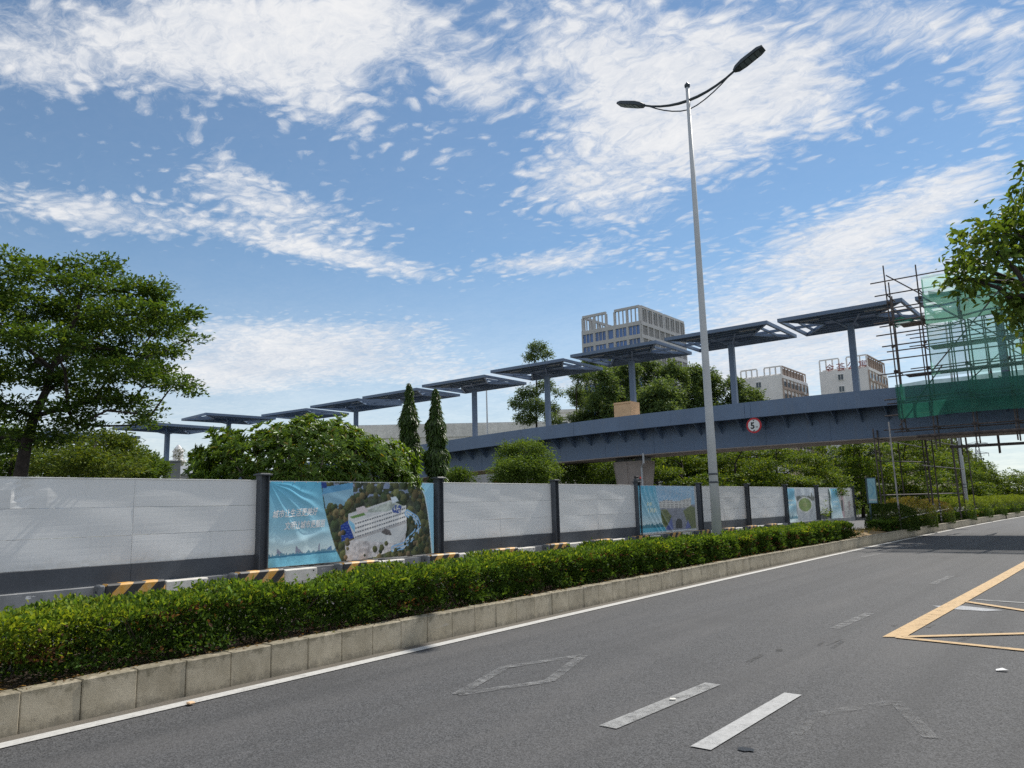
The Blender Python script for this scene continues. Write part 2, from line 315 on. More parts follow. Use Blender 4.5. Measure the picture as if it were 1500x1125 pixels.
def leaf_mat(name, trans=0.38, rough=0.6, spec=0.18):
    m, nt, b, out = newmat(name)
    at = nd(nt, 'ShaderNodeAttribute', attribute_name='leafcol')
    nt.links.new(at.outputs['Color'], b.inputs['Base Color'])
    b.inputs['Roughness'].default_value = rough; b.inputs['Specular IOR Level'].default_value = spec
    t = nd(nt, 'ShaderNodeBsdfTranslucent'); tc = mixc(nt, 1.0, at.outputs['Color'], (1.5, 1.35, 0.5), 'MULTIPLY')
    nt.links.new(tc, t.inputs['Color'])
    mx = nd(nt, 'ShaderNodeMixShader'); mx.inputs[0].default_value = trans
    nt.links.new(b.outputs[0], mx.inputs[1]); nt.links.new(t.outputs[0], mx.inputs[2]); nt.links.new(mx.outputs[0], out.inputs['Surface'])
    return m
MAT['leaf'] = leaf_mat('leaf'); MAT['leaf_hedge'] = leaf_mat('hedge_leaf', 0.40, 0.65, 0.12); MAT['leaf_glossy'] = leaf_mat('glossy_leaf', 0.38, 0.40, 0.45)
def print_mat():
    m, nt, b, out = newmat('printed_vinyl')
    at = nd(nt, 'ShaderNodeAttribute', attribute_name='print')
    nt.links.new(mixc(nt, 1.0, at.outputs['Color'], (1.28, 1.28, 1.28), 'MULTIPLY'), b.inputs['Base Color']); b.inputs['Roughness'].default_value = 0.38; b.inputs['Specular IOR Level'].default_value = 0.45
    return m
MAT['print'] = print_mat()
def net_mat(name, c, opac, trl=0.5):
    m, nt, b, out = newmat(name); p = pos(nt)
    n = noise(nt, p, 1.3, 5, 0.6)
    cc = mixc(nt, smooth(nt, n, 0.3, 0.7), tuple(v*0.85 for v in c), c)
    nt.links.new(cc, b.inputs['Base Color']); b.inputs['Roughness'].default_value = 0.8
    t = nd(nt, 'ShaderNodeBsdfTranslucent'); nt.links.new(cc, t.inputs['Color'])
    mx = nd(nt, 'ShaderNodeMixShader'); mx.inputs[0].default_value = trl
    nt.links.new(b.outputs[0], mx.inputs[1]); nt.links.new(t.outputs[0], mx.inputs[2])
    tr = nd(nt, 'ShaderNodeBsdfTransparent'); tr.inputs['Color'].default_value = (1, 1, 1, 1)
    m2 = nd(nt, 'ShaderNodeMixShader')
    nt.links.new(smooth(nt, n, 0.3, 0.7, opac*0.88, min(1, opac*1.12)), m2.inputs[0])
    nt.links.new(tr.outputs[0], m2.inputs[1]); nt.links.new(mx.outputs[0], m2.inputs[2]); nt.links.new(m2.outputs[0], out.inputs['Surface'])
    return m
MAT['net'] = net_mat('green_debris_net', (0.34, 0.78, 0.62), 0.42, 0.65)
MAT['net_dense'] = net_mat('dense_green_net', (0.03, 0.19, 0.13), 0.70, 0.35)
def glass_mat(name, c, rough=0.08):
    m, nt, b, out = newmat(name); p = pos(nt)
    oi = nd(nt, 'ShaderNodeObjectInfo')
    cc = mixc(nt, oi.outputs['Random'], tuple(v*0.6 for v in c), tuple(v*1.35 for v in c))
    nt.links.new(cc, b.inputs['Base Color']); b.inputs['Roughness'].default_value = rough; b.inputs['Specular IOR Level'].default_value = 0.7
    return m
MAT['glass_blue'] = glass_mat('blue_window_glass', (0.045, 0.14, 0.38)); MAT['glass_dark'] = glass_mat('dark_window_glass', (0.04, 0.06, 0.08))

# ------------------------------------------------------------------ mesh helpers
class MB:
    def __init__(s): s.v = []; s.f = []
    def box(s, c, d, rz=0.0):
        cx, cy, cz = c; a, b, h = d[0]/2, d[1]/2, d[2]/2; k = len(s.v); cs, sn = math.cos(rz), math.sin(rz)
        for z in (-h, h):
            for x, y in ((-a, -b), (a, -b), (a, b), (-a, b)):
                s.v.append((cx+x*cs-y*sn, cy+x*sn+y*cs, cz+z))
        s.f += [(k+3, k+2, k+1, k), (k+4, k+5, k+6, k+7), (k, k+1, k+5, k+4), (k+1, k+2, k+6, k+5), (k+2, k+3, k+7, k+6), (k+3, k, k+4, k+7)]
        return s
    def tube(s, pts, rad, n=8, cap=True):
        pts = [Vector(p) for p in pts]; k0 = len(s.v)
        if isinstance(rad, (int, float)): rad = [rad]*len(pts)
        t = (pts[1]-pts[0]).normalized(); u = t.orthogonal().normalized()
        for i, p in enumerate(pts):
            t = (pts[min(i+1, len(pts)-1)]-pts[max(i-1, 0)]).normalized()
            u = (u-t*u.dot(t)); u = u.normalized() if u.length > 1e-6 else t.orthogonal().normalized(); w = t.cross(u)
            for j in range(n):
                a = 2*math.pi*j/n; s.v.append(tuple(p+(u*math.cos(a)+w*math.sin(a))*rad[i]))
        for i in range(len(pts)-1):
            for j in range(n):
                a = k0+i*n+j; b = k0+i*n+(j+1) % n; s.f.append((a, b, b+n, a+n))
        if cap:
            s.f.append(tuple(k0+j for j in reversed(range(n)))); e = k0+(len(pts)-1)*n; s.f.append(tuple(e+j for j in range(n)))
        return s
    def beam(s, p0, p1, w, h):
        """rectangular bar between two points, w sideways, h upright"""
        p0, p1 = Vector(p0), Vector(p1); t = (p1-p0).normalized(); sd = t.cross(Vector((0, 0, 1)))
        sd = sd.normalized() if sd.length > 1e-5 else Vector((1, 0, 0)); up = sd.cross(t)
        k = len(s.v)
        for p in (p0, p1):
            for a, b in ((-1, -1), (1, -1), (1, 1), (-1, 1)): s.v.append(tuple(p+sd*(a*w/2)+up*(b*h/2)))
        s.f += [(k, k+1, k+2, k+3), (k+7, k+6, k+5, k+4)] + [(k+i, k+4+i, k+4+(i+1) % 4, k+(i+1) % 4) for i in range(4)]
        return s
    def prism(s, poly, z0, z1):
        k = len(s.v); n = len(poly)
        for z in (z0, z1):
            for p in poly: s.v.append((p[0], p[1], z))
        s.f.append(tuple(k+i for i in reversed(range(n)))); s.f.append(tuple(k+n+i for i in range(n)))
        for i in range(n): s.f.append((k+i, k+(i+1) % n, k+n+(i+1) % n, k+n+i))
        return s
    def lathe(s, prof, c, n=16):
        k = len(s.v)
        for r, z in prof:
            for j in range(n):
                a = 2*math.pi*j/n; s.v.append((c[0]+r*math.cos(a), c[1]+r*math.sin(a), c[2]+z))
        for i in range(len(prof)-1):
            for j in range(n):
                a = k+i*n+j; b = k+i*n+(j+1) % n; s.f.append((a, b, b+n, a+n))
        s.f.append(tuple(k+j for j in reversed(range(n)))); e = k+(len(prof)-1)*n; s.f.append(tuple(e+j for j in range(n)))
        return s
    def quad(s, a, b, c, d):
        k = len(s.v); s.v += [a, b, c, d]; s.f.append((k, k+1, k+2, k+3)); return s
    def mesh(s, name, mat, bevel=0.0, smooth_=False):
        me = bpy.data.meshes.new(name); me.from_pydata(s.v, [], s.f)
        bm = bmesh.new(); bm.from_mesh(me)
        bmesh.ops.recalc_face_normals(bm, faces=bm.faces)
        if bevel: bmesh.ops.bevel(bm, geom=list(bm.edges), offset=bevel, segments=1, affect='EDGES')
        bm.to_mesh(me); bm.free(); me.materials.append(MAT[mat] if isinstance(mat, str) else mat)
        if smooth_: me.shade_smooth()
        return me
    def build(s, name, mat, parent=None, bevel=0.0, smooth_=False):
        return link(name, s.mesh(name, mat, bevel, smooth_), parent)
def link(name, me, parent=None):
    o = bpy.data.objects.new(name, me); col.objects.link(o)
    if parent: o.parent = parent
    return o
def tag(o, label=None, cat=None, group=None, kind=None):
    if label: o['label'] = label
    if cat: o['category'] = cat
    if group: o['group'] = group
    if kind: o['kind'] = kind
    return o
def thing(name, label, cat, loc=(0, 0, 0), rz=0.0, group=None):
    o = bpy.data.objects.new(name, None); col.objects.link(o); o.location = loc; o.rotation_euler = (0, 0, rz)
    o.empty_display_size = 0.2
    return tag(o, label, cat, group)
def copy_tree(o, parent=None):
    c = o.copy(); col.objects.link(c); c.parent = parent
    for ch in o.children: copy_tree(ch, c)
    return c
def leaves(name, C, D, N, L, W, colr, mat, parent, hexa=False):
    """one folded two-triangle leaf for each row"""
    n = len(C); D = D/np.linalg.norm(D, axis=1, keepdims=True)
    S = np.cross(D, N); S /= np.linalg.norm(S, axis=1, keepdims=True)+1e-9; U = np.cross(S, D)
    L = L[:, None]; W = W[:, None]
    if hexa:      # rounded blade: base, two pairs of edge points, tip that droops
        q = 6; V = np.empty((n, 6, 3)); V[:, 0] = C; V[:, 3] = C+D*L-U*(L*0.16)
        V[:, 1] = C+D*L*0.32+S*W*0.46+U*W*0.14; V[:, 5] = C+D*L*0.32-S*W*0.46+U*W*0.14
        V[:, 2] = C+D*L*0.70+S*W*0.40+U*(W*0.10-L*.05); V[:, 4] = C+D*L*0.70-S*W*0.40+U*(W*0.10-L*.05)
        tri = [0, 1, 2, 0, 2, 3, 0, 3, 4, 0, 4, 5]
    else:
        q = 4; V = np.empty((n, 4, 3)); V[:, 0] = C; V[:, 2] = C+D*L - U*(L*0.10)
        V[:, 1] = C+D*L*0.5+S*W*0.5+U*W*0.18; V[:, 3] = C+D*L*0.5-S*W*0.5+U*W*0.18; tri = [0, 1, 2, 0, 2, 3]
    k = len(tri)//3
    me = bpy.data.meshes.new(name); me.vertices.add(n*q); me.vertices.foreach_set('co', V.reshape(-1).astype(np.float32))
    idx = (np.arange(n)[:, None]*q+np.array(tri)[None]).reshape(-1).astype(np.int32)
    me.loops.add(n*3*k); me.loops.foreach_set('vertex_index', idx)
    me.polygons.add(n*k); me.polygons.foreach_set('loop_start', (np.arange(n*k)*3).astype(np.int32))
    me.polygons.foreach_set('loop_total', np.full(n*k, 3, np.int32))
    me.update(calc_edges=True)
    at = me.color_attributes.new('leafcol', 'FLOAT_COLOR', 'POINT')
    cc = np.ones((n, q, 4), np.float32); cc[:, :, :3] = colr[:, None, :]
    at.data.foreach_set('color', cc.reshape(-1)); me.materials.append(MAT[mat])
    return link(name, me, parent)
def rdir(rng, n):
    v = rng.normal(size=(n, 3)); return v/np.linalg.norm(v, axis=1, keepdims=True)
def palette(rng, n, cols, jitter=0.18):
    cols = np.array(cols)*np.array([1.50, 1.32, 1.35]); a = cols[rng.integers(0, len(cols), n)]; b = cols[rng.integers(0, len(cols), n)]
    t = rng.random((n, 1)); c = a*t+b*(1-t)
    return np.clip(c*(1+rng.normal(0, jitter, (n, 1))), 0.004, 1)

# ------------------------------------------------------------------ the ground, roads and kerbs
def edge(y):   # near edge of the painted line along the median
    return -6.42-0.028*y+0.0005*y*y if y < 160 else -6.42-0.028*160+0.0005*160*160+(y-160)*0.132
def strip(f0, f1, y0, y1, z, step=1.0):
    b = MB(); n = max(1, int((y1-y0)/step)); ys = [y0+(y1-y0)*i/n for i in range(n+1)]
    for y in ys: b.v.append((f0(y), y, z)); b.v.append((f1(y), y, z))
    for i in range(n): b.f.append((2*i, 2*i+1, 2*i+3, 2*i+2))
    return b
g = MB().quad((-3000, -1500, -0.02), (3000, -1500, -0.02), (3000, 4000, -0.02), (-3000, 4000, -0.02)).build('ground', 'ground'); tag(g, kind='structure')
road = strip(lambda y: edge(y)-0.40, lambda y: edge(y)+11.5, -25, 420, 0.0, 2.5).build('road', 'asphalt'); tag(road, kind='structure')
road2 = strip(lambda y: edge(y)-22, lambda y: edge(y)-2.5, -25, 420, 0.0, 2.5).build('far_road', 'asphalt_old'); tag(road2, kind='structure')
strip(lambda y: edge(y)-0.32, lambda y: edge(y)-0.155, -10, 120, 0.004, 1.5).build('gutter', 'gutter', road)
strip(lambda y: edge(y)-0.15, lambda y: edge(y), -10, 200, 0.008, 1.0).build('edge_line', 'line_white', road)
def marking(name, poly, mat, z=0.008):
    b = MB(); b.v = [(x, y, z) for x, y in poly]; b.f = [tuple(range(len(poly)))]; return b.build(name, mat, road)
def bar(name, a, b_, w, mat, z=0.008):
    a = Vector((*a, 0)); b = Vector((*b_, 0)); t = (b-a).normalized(); s = Vector((-t.y, t.x, 0))*(w/2)
    return marking(name, [(a-s)[:2], (b-s)[:2], (b+s)[:2], (a+s)[:2]], mat, z)
bar('lane_dash', (-3.16, 5.05), (-3.09, 6.72), 0.15, 'line_worn')
bar('lane_dash', (-2.395, 4.96), (-2.38, 6.72), 0.145, 'line_mid')
bar('lane_dash', (-3.06, 10.3), (-3.03, 11.85), 0.13, 'line_faded')
bar('lane_dash', (-3.0, 16.2), (-2.98, 18.0), 0.13, 'line_faded')
for a, b_ in (((-4.78, 5.21), (-5.15, 6.33)), ((-5.15, 6.33), (-4.81, 7.25)), ((-4.81, 7.25), (-4.40, 6.05)), ((-4.40, 6.05), (-4.78, 5.21))):
    bar('faded_diamond_stroke', a, b_, 0.11, 'line_faded')
for a, b_ in (((-1.95, 5.45), (-2.05, 6.15)), ((-2.05, 6.15), (-1.63, 6.9)), ((-1.63, 6.9), (-1.22, 6.0))):
    bar('faded_arrow_stroke', a, b_, 0.10, 'line_ghost', 0.007)
marking('yellow_border', [(-2.42, 9.92), (-2.20, 10.02), (-2.02, 17), (-1.62, 36), (-1.84, 36), (-2.24, 17)], 'line_yellow', 0.010)
bar('yellow_stripe', (-2.22, 10.02), (-0.2, 11.62), 0.11, 'line_yellow', 0.014)
bar('yellow_stripe', (-2.28, 9.97), (-0.2, 9.62), 0.11, 'line_yellow', 0.012)
bar('yellow_stripe', (-2.10, 13.72), (-0.2, 12.05), 0.12, 'line_yellow', 0.014)
bar('white_stripe', (-2.02, 14.1), (-0.3, 13.75), 0.10, 'line_worn', 0.007)
marking('pale_patch', [(-2.45, 13.05), (-2.2, 12.8), (-1.75, 12.75), (-1.55, 12.95), (-1.8, 13.1), (-2.1, 13.25)], 'patch_white', 0.006)
for a, b_ in (((-5.95, 23.0), (-5.75, 24.6)), ((-6.1, 26.4), (-5.6, 28.9)), ((-5.9, 29.4), (-5.75, 30.4))): bar('pale_scuff', a, b_, 0.2, 'line_faded', 0.006)
def blob(cx, cy, r, n, sd, sq=1.0):
    rr = random.Random(sd); return [(cx+math.cos(2*math.pi*i/n)*r*rr.uniform(.6, 1.1), cy+math.sin(2*math.pi*i/n)*r*sq*rr.uniform(.6, 1.1)) for i in range(n)]
marking('oil_stain', blob(-2.14, 5.10, 0.065, 22, 3, .7), 'oil')
rr = random.Random(5)
for k in range(9):
    x, y = rr.uniform(-2.6, -1.2), rr.uniform(8.6, 16)
    if k < 5: x, y = rr.uniform(-3.2, -2.7), rr.uniform(7.4, 9.2)
    bar('tyre_scuff', (x, y), (x+rr.uniform(-.05, .05), y+rr.uniform(.15, .5)), 0.03+0.04*rr.random(), 'scuff', 0.006)

kb = MB(); ys = [62+4*i for i in range(65)]
for y in ys:
    for dx, z in ((-0.3, -0.02), (-0.3, 0.30), (-0.315, 0.316), (-0.50, 0.316), (-0.50, -0.02)): kb.v.append((edge(y)+dx, y, z))
for i in range(len(ys)-1):
    for j in range(4): kb.f.append((5*i+j, 5*i+j+1, 5*i+5+j+1, 5*i+5+j))
kerb = tag(kb.build('kerb', 'kerb'), kind='structure')
def stone_mesh(ln):
    return MB().box((-0.085, 0, 0.148), (0.17, ln-0.005, 0.336)).mesh('kerb_stone', 'kerb', 0.008)
st_short, st_long = stone_mesh(0.45), stone_mesh(1.0)
y = 1.14; rr = random.Random(4)
while y < 61.5:
    ln = 0.45 if y < 19.5 else 1.0
    o = link('kerb_stone', st_short if ln < 0.6 else st_long, kerb); yc = y+ln/2
    o.location = (edge(yc)-0.30+rr.uniform(-0.004, 0.003), yc, rr.uniform(-0.004, 0.004))
    o.rotation_euler = (0, rr.uniform(-.006, .006), -math.atan(-0.028+0.001*yc)+rr.uniform(-.006, .006)); y += ln
# the planted strip
soil = strip(lambda y: edge(y)-2.35, lambda y: edge(y)-0.46, -10, 200, 0.275, 1.5).build('planting_bed', 'soil'); tag(soil, kind='structure')
bkb = MB(); ys = [-10+3*i for i in range(71)]
for y in ys:
    for dx, z in ((-2.33, 0.0), (-2.33, 0.30), (-2.5, 0.30), (-2.5, -0.02)): bkb.v.append((edge(y)+dx, y, z))
for i in range(len(ys)-1):
    for j in range(3): bkb.f.append((4*i+j, 4*i+j+1, 4*i+4+j+1, 4*i+4+j))
tag(bkb.build('back_kerb', 'kerb'), kind='structure')

# ------------------------------------------------------------------ hoarding beyond the far lane
FX = -16.17
posts_y = [4.79+6*k for k in range(10)]; posts_y[9] = 61.4
banner_bays = {1, 4, 7}
hoard = thing('site_hoarding', 'long white panelled construction hoarding with charcoal base band and dark posts', 'hoarding', (FX, 4.8, 0))
def hp(b, name, mat, bevel=0.0, off=(0, 0, 0)):
    o = b.build(name, mat, hoard, bevel); o.matrix_parent_inverse = Matrix.Translation((-FX, -4.8, 0)); return o
def sheet(yc, zc, ly, lz, sd, dent=None):
    """pressed steel sheet, softly buckled"""
    ny, nz = 14, 5; b = MB(); r = random.Random(sd); ph = [r.uniform(0, 6.3) for _ in range(4)]; am = r.uniform(0.002, 0.006)
    for i in range(nz+1):
        for j in range(ny+1):
            u, v = j/ny, i/nz
            d = am*math.sin(3.1*u*2+ph[0])*math.sin(v*math.pi)+0.003*math.sin(u*7+ph[1]+v*3)+0.004*(v-0.5)
            yy, zz = yc-ly/2+u*ly, zc-lz/2+v*lz
            if dent: d -= 0.05*math.exp(-((yy-dent[0])/0.30)**2-((zz-dent[1])/0.2)**2)*math.cos((yy-dent[0])*9)
            b.v.append((FX+0.02+d, yy, zz))
    for i in range(nz):
        for j in range(ny): k = i*(ny+1)+j; b.f.append((k, k+1, k+ny+2, k+ny+1))
    k = len(b.v); n = (ny+1)*(nz+1)     # back and rim
    ring = [j for j in range(ny+1)]+[ny+(ny+1)*i for i in range(1, nz+1)]+[n-1-j for j in range(1, ny+1)]+[(ny+1)*i for i in range(nz-1, 0, -1)]
    for q in ring: v = b.v[q]; b.v.append((FX-0.012, v[1], v[2]))
    m = len(ring)
    for i in range(m): b.f.append((ring[i], ring[(i+1) % m], k+(i+1) % m, k+i))
    b.f.append(tuple(k+i for i in range(m)))
    return b
for k in range(9):
    y0, y1 = posts_y[k], posts_y[k+1]
    if k in banner_bays:
        hp(MB().box((FX-0.01, (y0+y1)/2, 1.36), (0.03, y1-y0-0.1, 2.06)), 'backing_sheet', 'panel'); continue
    nsx = 2 if k < 8 else 3
    for i in range(3):
        for j in range(nsx):
            ly = (y1-y0-0.2)/nsx; yc = y0+0.1+ly*(j+0.5)+(0.0 if k != 2 or i != 0 else 0.25*(0.5-j)*0)
            hp(sheet(yc, 0.675+0.57*(i+0.5), ly-0.006, 0.564, k*31+i*7+j, (5.75, 2.12) if k == 0 and i == 2 and j == 0 else None), 'wall_sheet', 'panel')
    for j in range(2):
        ly = (y1-y0-0.2)/2
        hp(MB().box((FX+0.022, y0+0.1+ly*(j+0.5), 0.485), (0.05, ly-0.005, 0.372)), 'base_band', 'band', 0.003)
    hp(MB().box((FX+0.005, (y0+y1)/2, 2.393), (0.06, y1-y0-0.2, 0.02)), 'top_rail', 'panel', 0.003)
for k, y in enumerate(posts_y):
    b = MB()
    b.box((FX+0.10, y-0.11, 1.26), (0.20, 0.02, 2.5)).box((FX+0.10, y+0.11, 1.26), (0.20, 0.02, 2.5)).box((FX+0.085, y, 1.26), (0.03, 0.20, 2.498))
    p = hp(b, 'post', 'steel_dark')
    c = MB().box((FX+0.10, y, 2.525), (0.30, 0.34, 0.035)).box((FX+0.10, y, 2.548), (0.22, 0.26, 0.02)).build('cap', 'steel_dark', p, 0.004)
b = MB(); b.box((FX-0.05, 33.1, 0.135), (0.42, 57.2, 0.30)); hp(b, 'concrete_base', 'plinth', 0.01)
# kerb blocks along its foot: a striped end and a whitewashed length
blk_label = ['first', 'second', 'third', 'fourth', 'fifth', 'sixth', 'seventh', 'eighth', 'ninth', 'tenth', 'eleventh', 'twelfth', 'thirteenth', 'fourteenth']
proto = None
for k, y in enumerate([7.12, 10.0, 12.95, 16.1, 18.95, 21.95, 24.9, 27.9, 30.9, 33.9, 36.9, 39.9, 42.9]):
    lb = 'low striped concrete foot block, %s from the left along the hoarding' % blk_label[k]
    if proto is None:
        proto = thing('barrier_block', lb, 'barrier', (-15.86, y, 0), 0, 'striped blocks along the hoarding foot')
        MB().box((0, 0.62, 0.16), (0.26, 1.20, 0.34)).build('striped_end', 'stripes', proto, 0.035)
        MB().box((-0.005, -0.05, 0.155), (0.25, 0.125, 0.33)).build('end_cap', 'block_grey', proto, 0.03)
        MB().box((-0.01, 1.70, 0.135), (0.24, 0.94, 0.30)).build('white_length', 'block_white', proto, 0.02)
        for yy in (1.07, 2.05): MB().tube([(0.115 if yy > 2 else 0.125, yy, 0.22), (0.135 if yy < 2 else 0.118, yy, 0.22)], 0.02, 8).build('hole_shade_disc', 'black', proto)  # black discs stand in for the shade inside lifting holes
        MB().tube([(0, -0.117, 0.19), (0, -0.108, 0.19)], 0.025, 8).build('hole_shade_disc', 'black', proto)
    else:
        o = copy_tree(proto); o.location = (-15.86, y, 0); o['label'] = lb
# warning lamp on a post
wl = thing('warning_lamp', 'small dark warning lamp with red lens on top of a hoarding post', 'lamp', (-16.05, 28.79, 2.56))
MB().box((0, 0, 0.05), (0.16, 0.34, 0.10)).build('housing', 'steel_dark', wl, 0.01)
MB().box((0, -0.05, 0.15), (0.10, 0.22, 0.11)).build('panel_box', 'black', wl, 0.01)
MB().lathe([(0.045, 0), (0.045, 0.05), (0.02, 0.08)], (0.09, 0.12, 0.10), 10).build('lens', 'led_red', wl)

# ------------------------------------------------------------------ printed banners
BN = {'edge': [(0.268, 1.001),(0.279, 0.825),(0.29, 0.671),(0.309, 0.517),(0.327, 0.363),(0.345, 0.238),(0.36, 0.145),(0.4, -0.046)], 'dkb': [(0.268, 1.001),(0.299, 1.002),(0.302, 0.925),(0.274, 0.924)], 'sky': [(0.276, 0.932),(0.453, 0.998),(0.462, 0.759),(0.368, 0.668),(0.297, 0.663)], 'skyb': [(0.276, 0.932),(0.453, 0.998),(0.455, 0.918),(0.279, 0.848)], 'bld': [(0.43, 0.594),(0.691, 0.762),(0.801, 0.665),(0.804, 0.343),(0.749, 0.166),(0.472, 0.252),(0.431, 0.476)], 'fac': [(0.472, 0.489),(0.801, 0.691),(0.805, 0.444),(0.472, 0.252)], 'l1': [(0.479, 0.401),(0.801, 0.606)], 'l2': [(0.48, 0.346),(0.8, 0.538)], 'l3': [(0.487, 0.29),(0.8, 0.479)], 'l0': [(0.472, 0.465),(0.801, 0.665)], 'roof': [(0.438, 0.554),(0.524, 0.604),(0.536, 0.572),(0.457, 0.529)], 'rbox': [(0.475, 0.663),(0.524, 0.693),(0.551, 0.619),(0.486, 0.583)], 'blue': [(0.384, 0.449),(0.427, 0.508),(0.465, 0.285),(0.392, 0.247)], 'side': [(0.433, 0.523),(0.468, 0.457),(0.471, 0.347),(0.435, 0.46)], 'pl': [(0.414, 0.214),(0.472, 0.252),(0.643, 0.36),(0.766, 0.448),(0.8, 0.344),(0.791, 0.21),(0.675, 0.127),(0.541, 0.084),(0.549, 0.004),(0.414, 0.028)], 'arch': [(0.631, 0.337),(0.659, 0.383),(0.691, 0.355),(0.703, 0.288),(0.659, 0.301)], 'pipe': [(0.809, 0.58),(0.87, 0.499),(0.887, 0.403),(0.869, 0.302),(0.817, 0.207),(0.791, 0.143),(0.716, 0.105)], 'right': [(0.898, 1.019),(0.938, 0.817),(0.96, 0.589),(0.973, 0.378),(0.984, 0.115),(0.989, -0.042)], 'top': [(0.695, 0.803),(0.733, 0.811),(0.75, 0.752),(0.708, 0.719)], 's1': [(0.04, 0.124),(0.042, 0.209),(0.08, 0.136)], 's2': [(0.134, 0.12),(0.136, 0.231),(0.179, 0.132)], 's3': [(0.29, 0.133),(0.331, 0.21),(0.337, 0.136)], 'tw': [(0.259, 0.131),(0.261, 0.243),(0.267, 0.242),(0.269, 0.132)], 'base': [(-0.008, 0.112),(0.364, 0.132)], 't1': [(0.008, 0.619),(0.249, 0.635)], 't2': [(0.071, 0.478),(0.29, 0.488)]}
def inpoly(U, V, poly):
    r = np.zeros(U.shape, bool); n = len(poly)
    for i in range(n):
        (x0, y0), (x1, y1) = poly[i], poly[(i+1) % n]
        c = ((y0 > V) != (y1 > V)) & (U < (x1-x0)*(V-y0)/((y1-y0)+1e-12)+x0); r ^= c
    return r
def segd(U, V, pts, asp):
    d = np.full(U.shape, 9.0)
    for (x0, y0), (x1, y1) in zip(pts[:-1], pts[1:]):
        ax, ay, bx, by = x0*asp, y0, x1*asp, y1; L2 = (bx-ax)**2+(by-ay)**2+1e-9
        t = np.clip(((U*asp-ax)*(bx-ax)+(V-ay)*(by-ay))/L2, 0, 1)
        d = np.minimum(d, np.hypot(U*asp-ax-t*(bx-ax), V-ay-t*(by-ay)))
    return d
def vnoise(U, V, f, seed):
    r = np.random.default_rng(seed); n = 80; g = r.random((n, n)); x, y = (U*f) % (n-1), (V*f) % (n-1); i, j = x.astype(int), y.astype(int); a, b = x-i, y-j
    a = a*a*(3-2*a); b = b*b*(3-2*b)
    return g[i, j]*(1-a)*(1-b)+g[i+1, j]*a*(1-b)+g[i, j+1]*(1-a)*b+g[i+1, j+1]*a*b
def paintc(c, mask, v):
    c[mask] = np.array(v)
def left_panel(c, U, V, mask, skyline=True):
    t = np.clip(V, 0, 1)[..., None]; g = np.array([.46, .64, .68])*(1-t)+np.array([.10, .40, .58])*t
    low = np.clip((0.40-V)/0.26, 0, 1)[..., None]; g = g*(1-low*0.75)+np.array([.66, .74, .72])*low*0.75
    c[mask] = g[mask]
def crowns(c, U, V, asp, n, seed, region, r0, r1, cols):
    rr = np.random.default_rng(seed); cols = np.array(cols)
    for q in range(n):
        u, v = rr.random(), rr.random()
        if not region(u, v): continue
        rad = rr.uniform(r0, r1); du, dv = (U-u)*asp, V-v; m = du*du+dv*dv < rad*rad*(.75+.5*vnoise(U*3, V*3, 20, seed+q % 7))
        col_ = cols[rr.integers(len(cols))]*rr.uniform(.6, 1.3); lit = np.clip(.75+(dv-du)/rad*.45, .25, 1.3)[..., None]; c[m] = (col_*lit)[m]
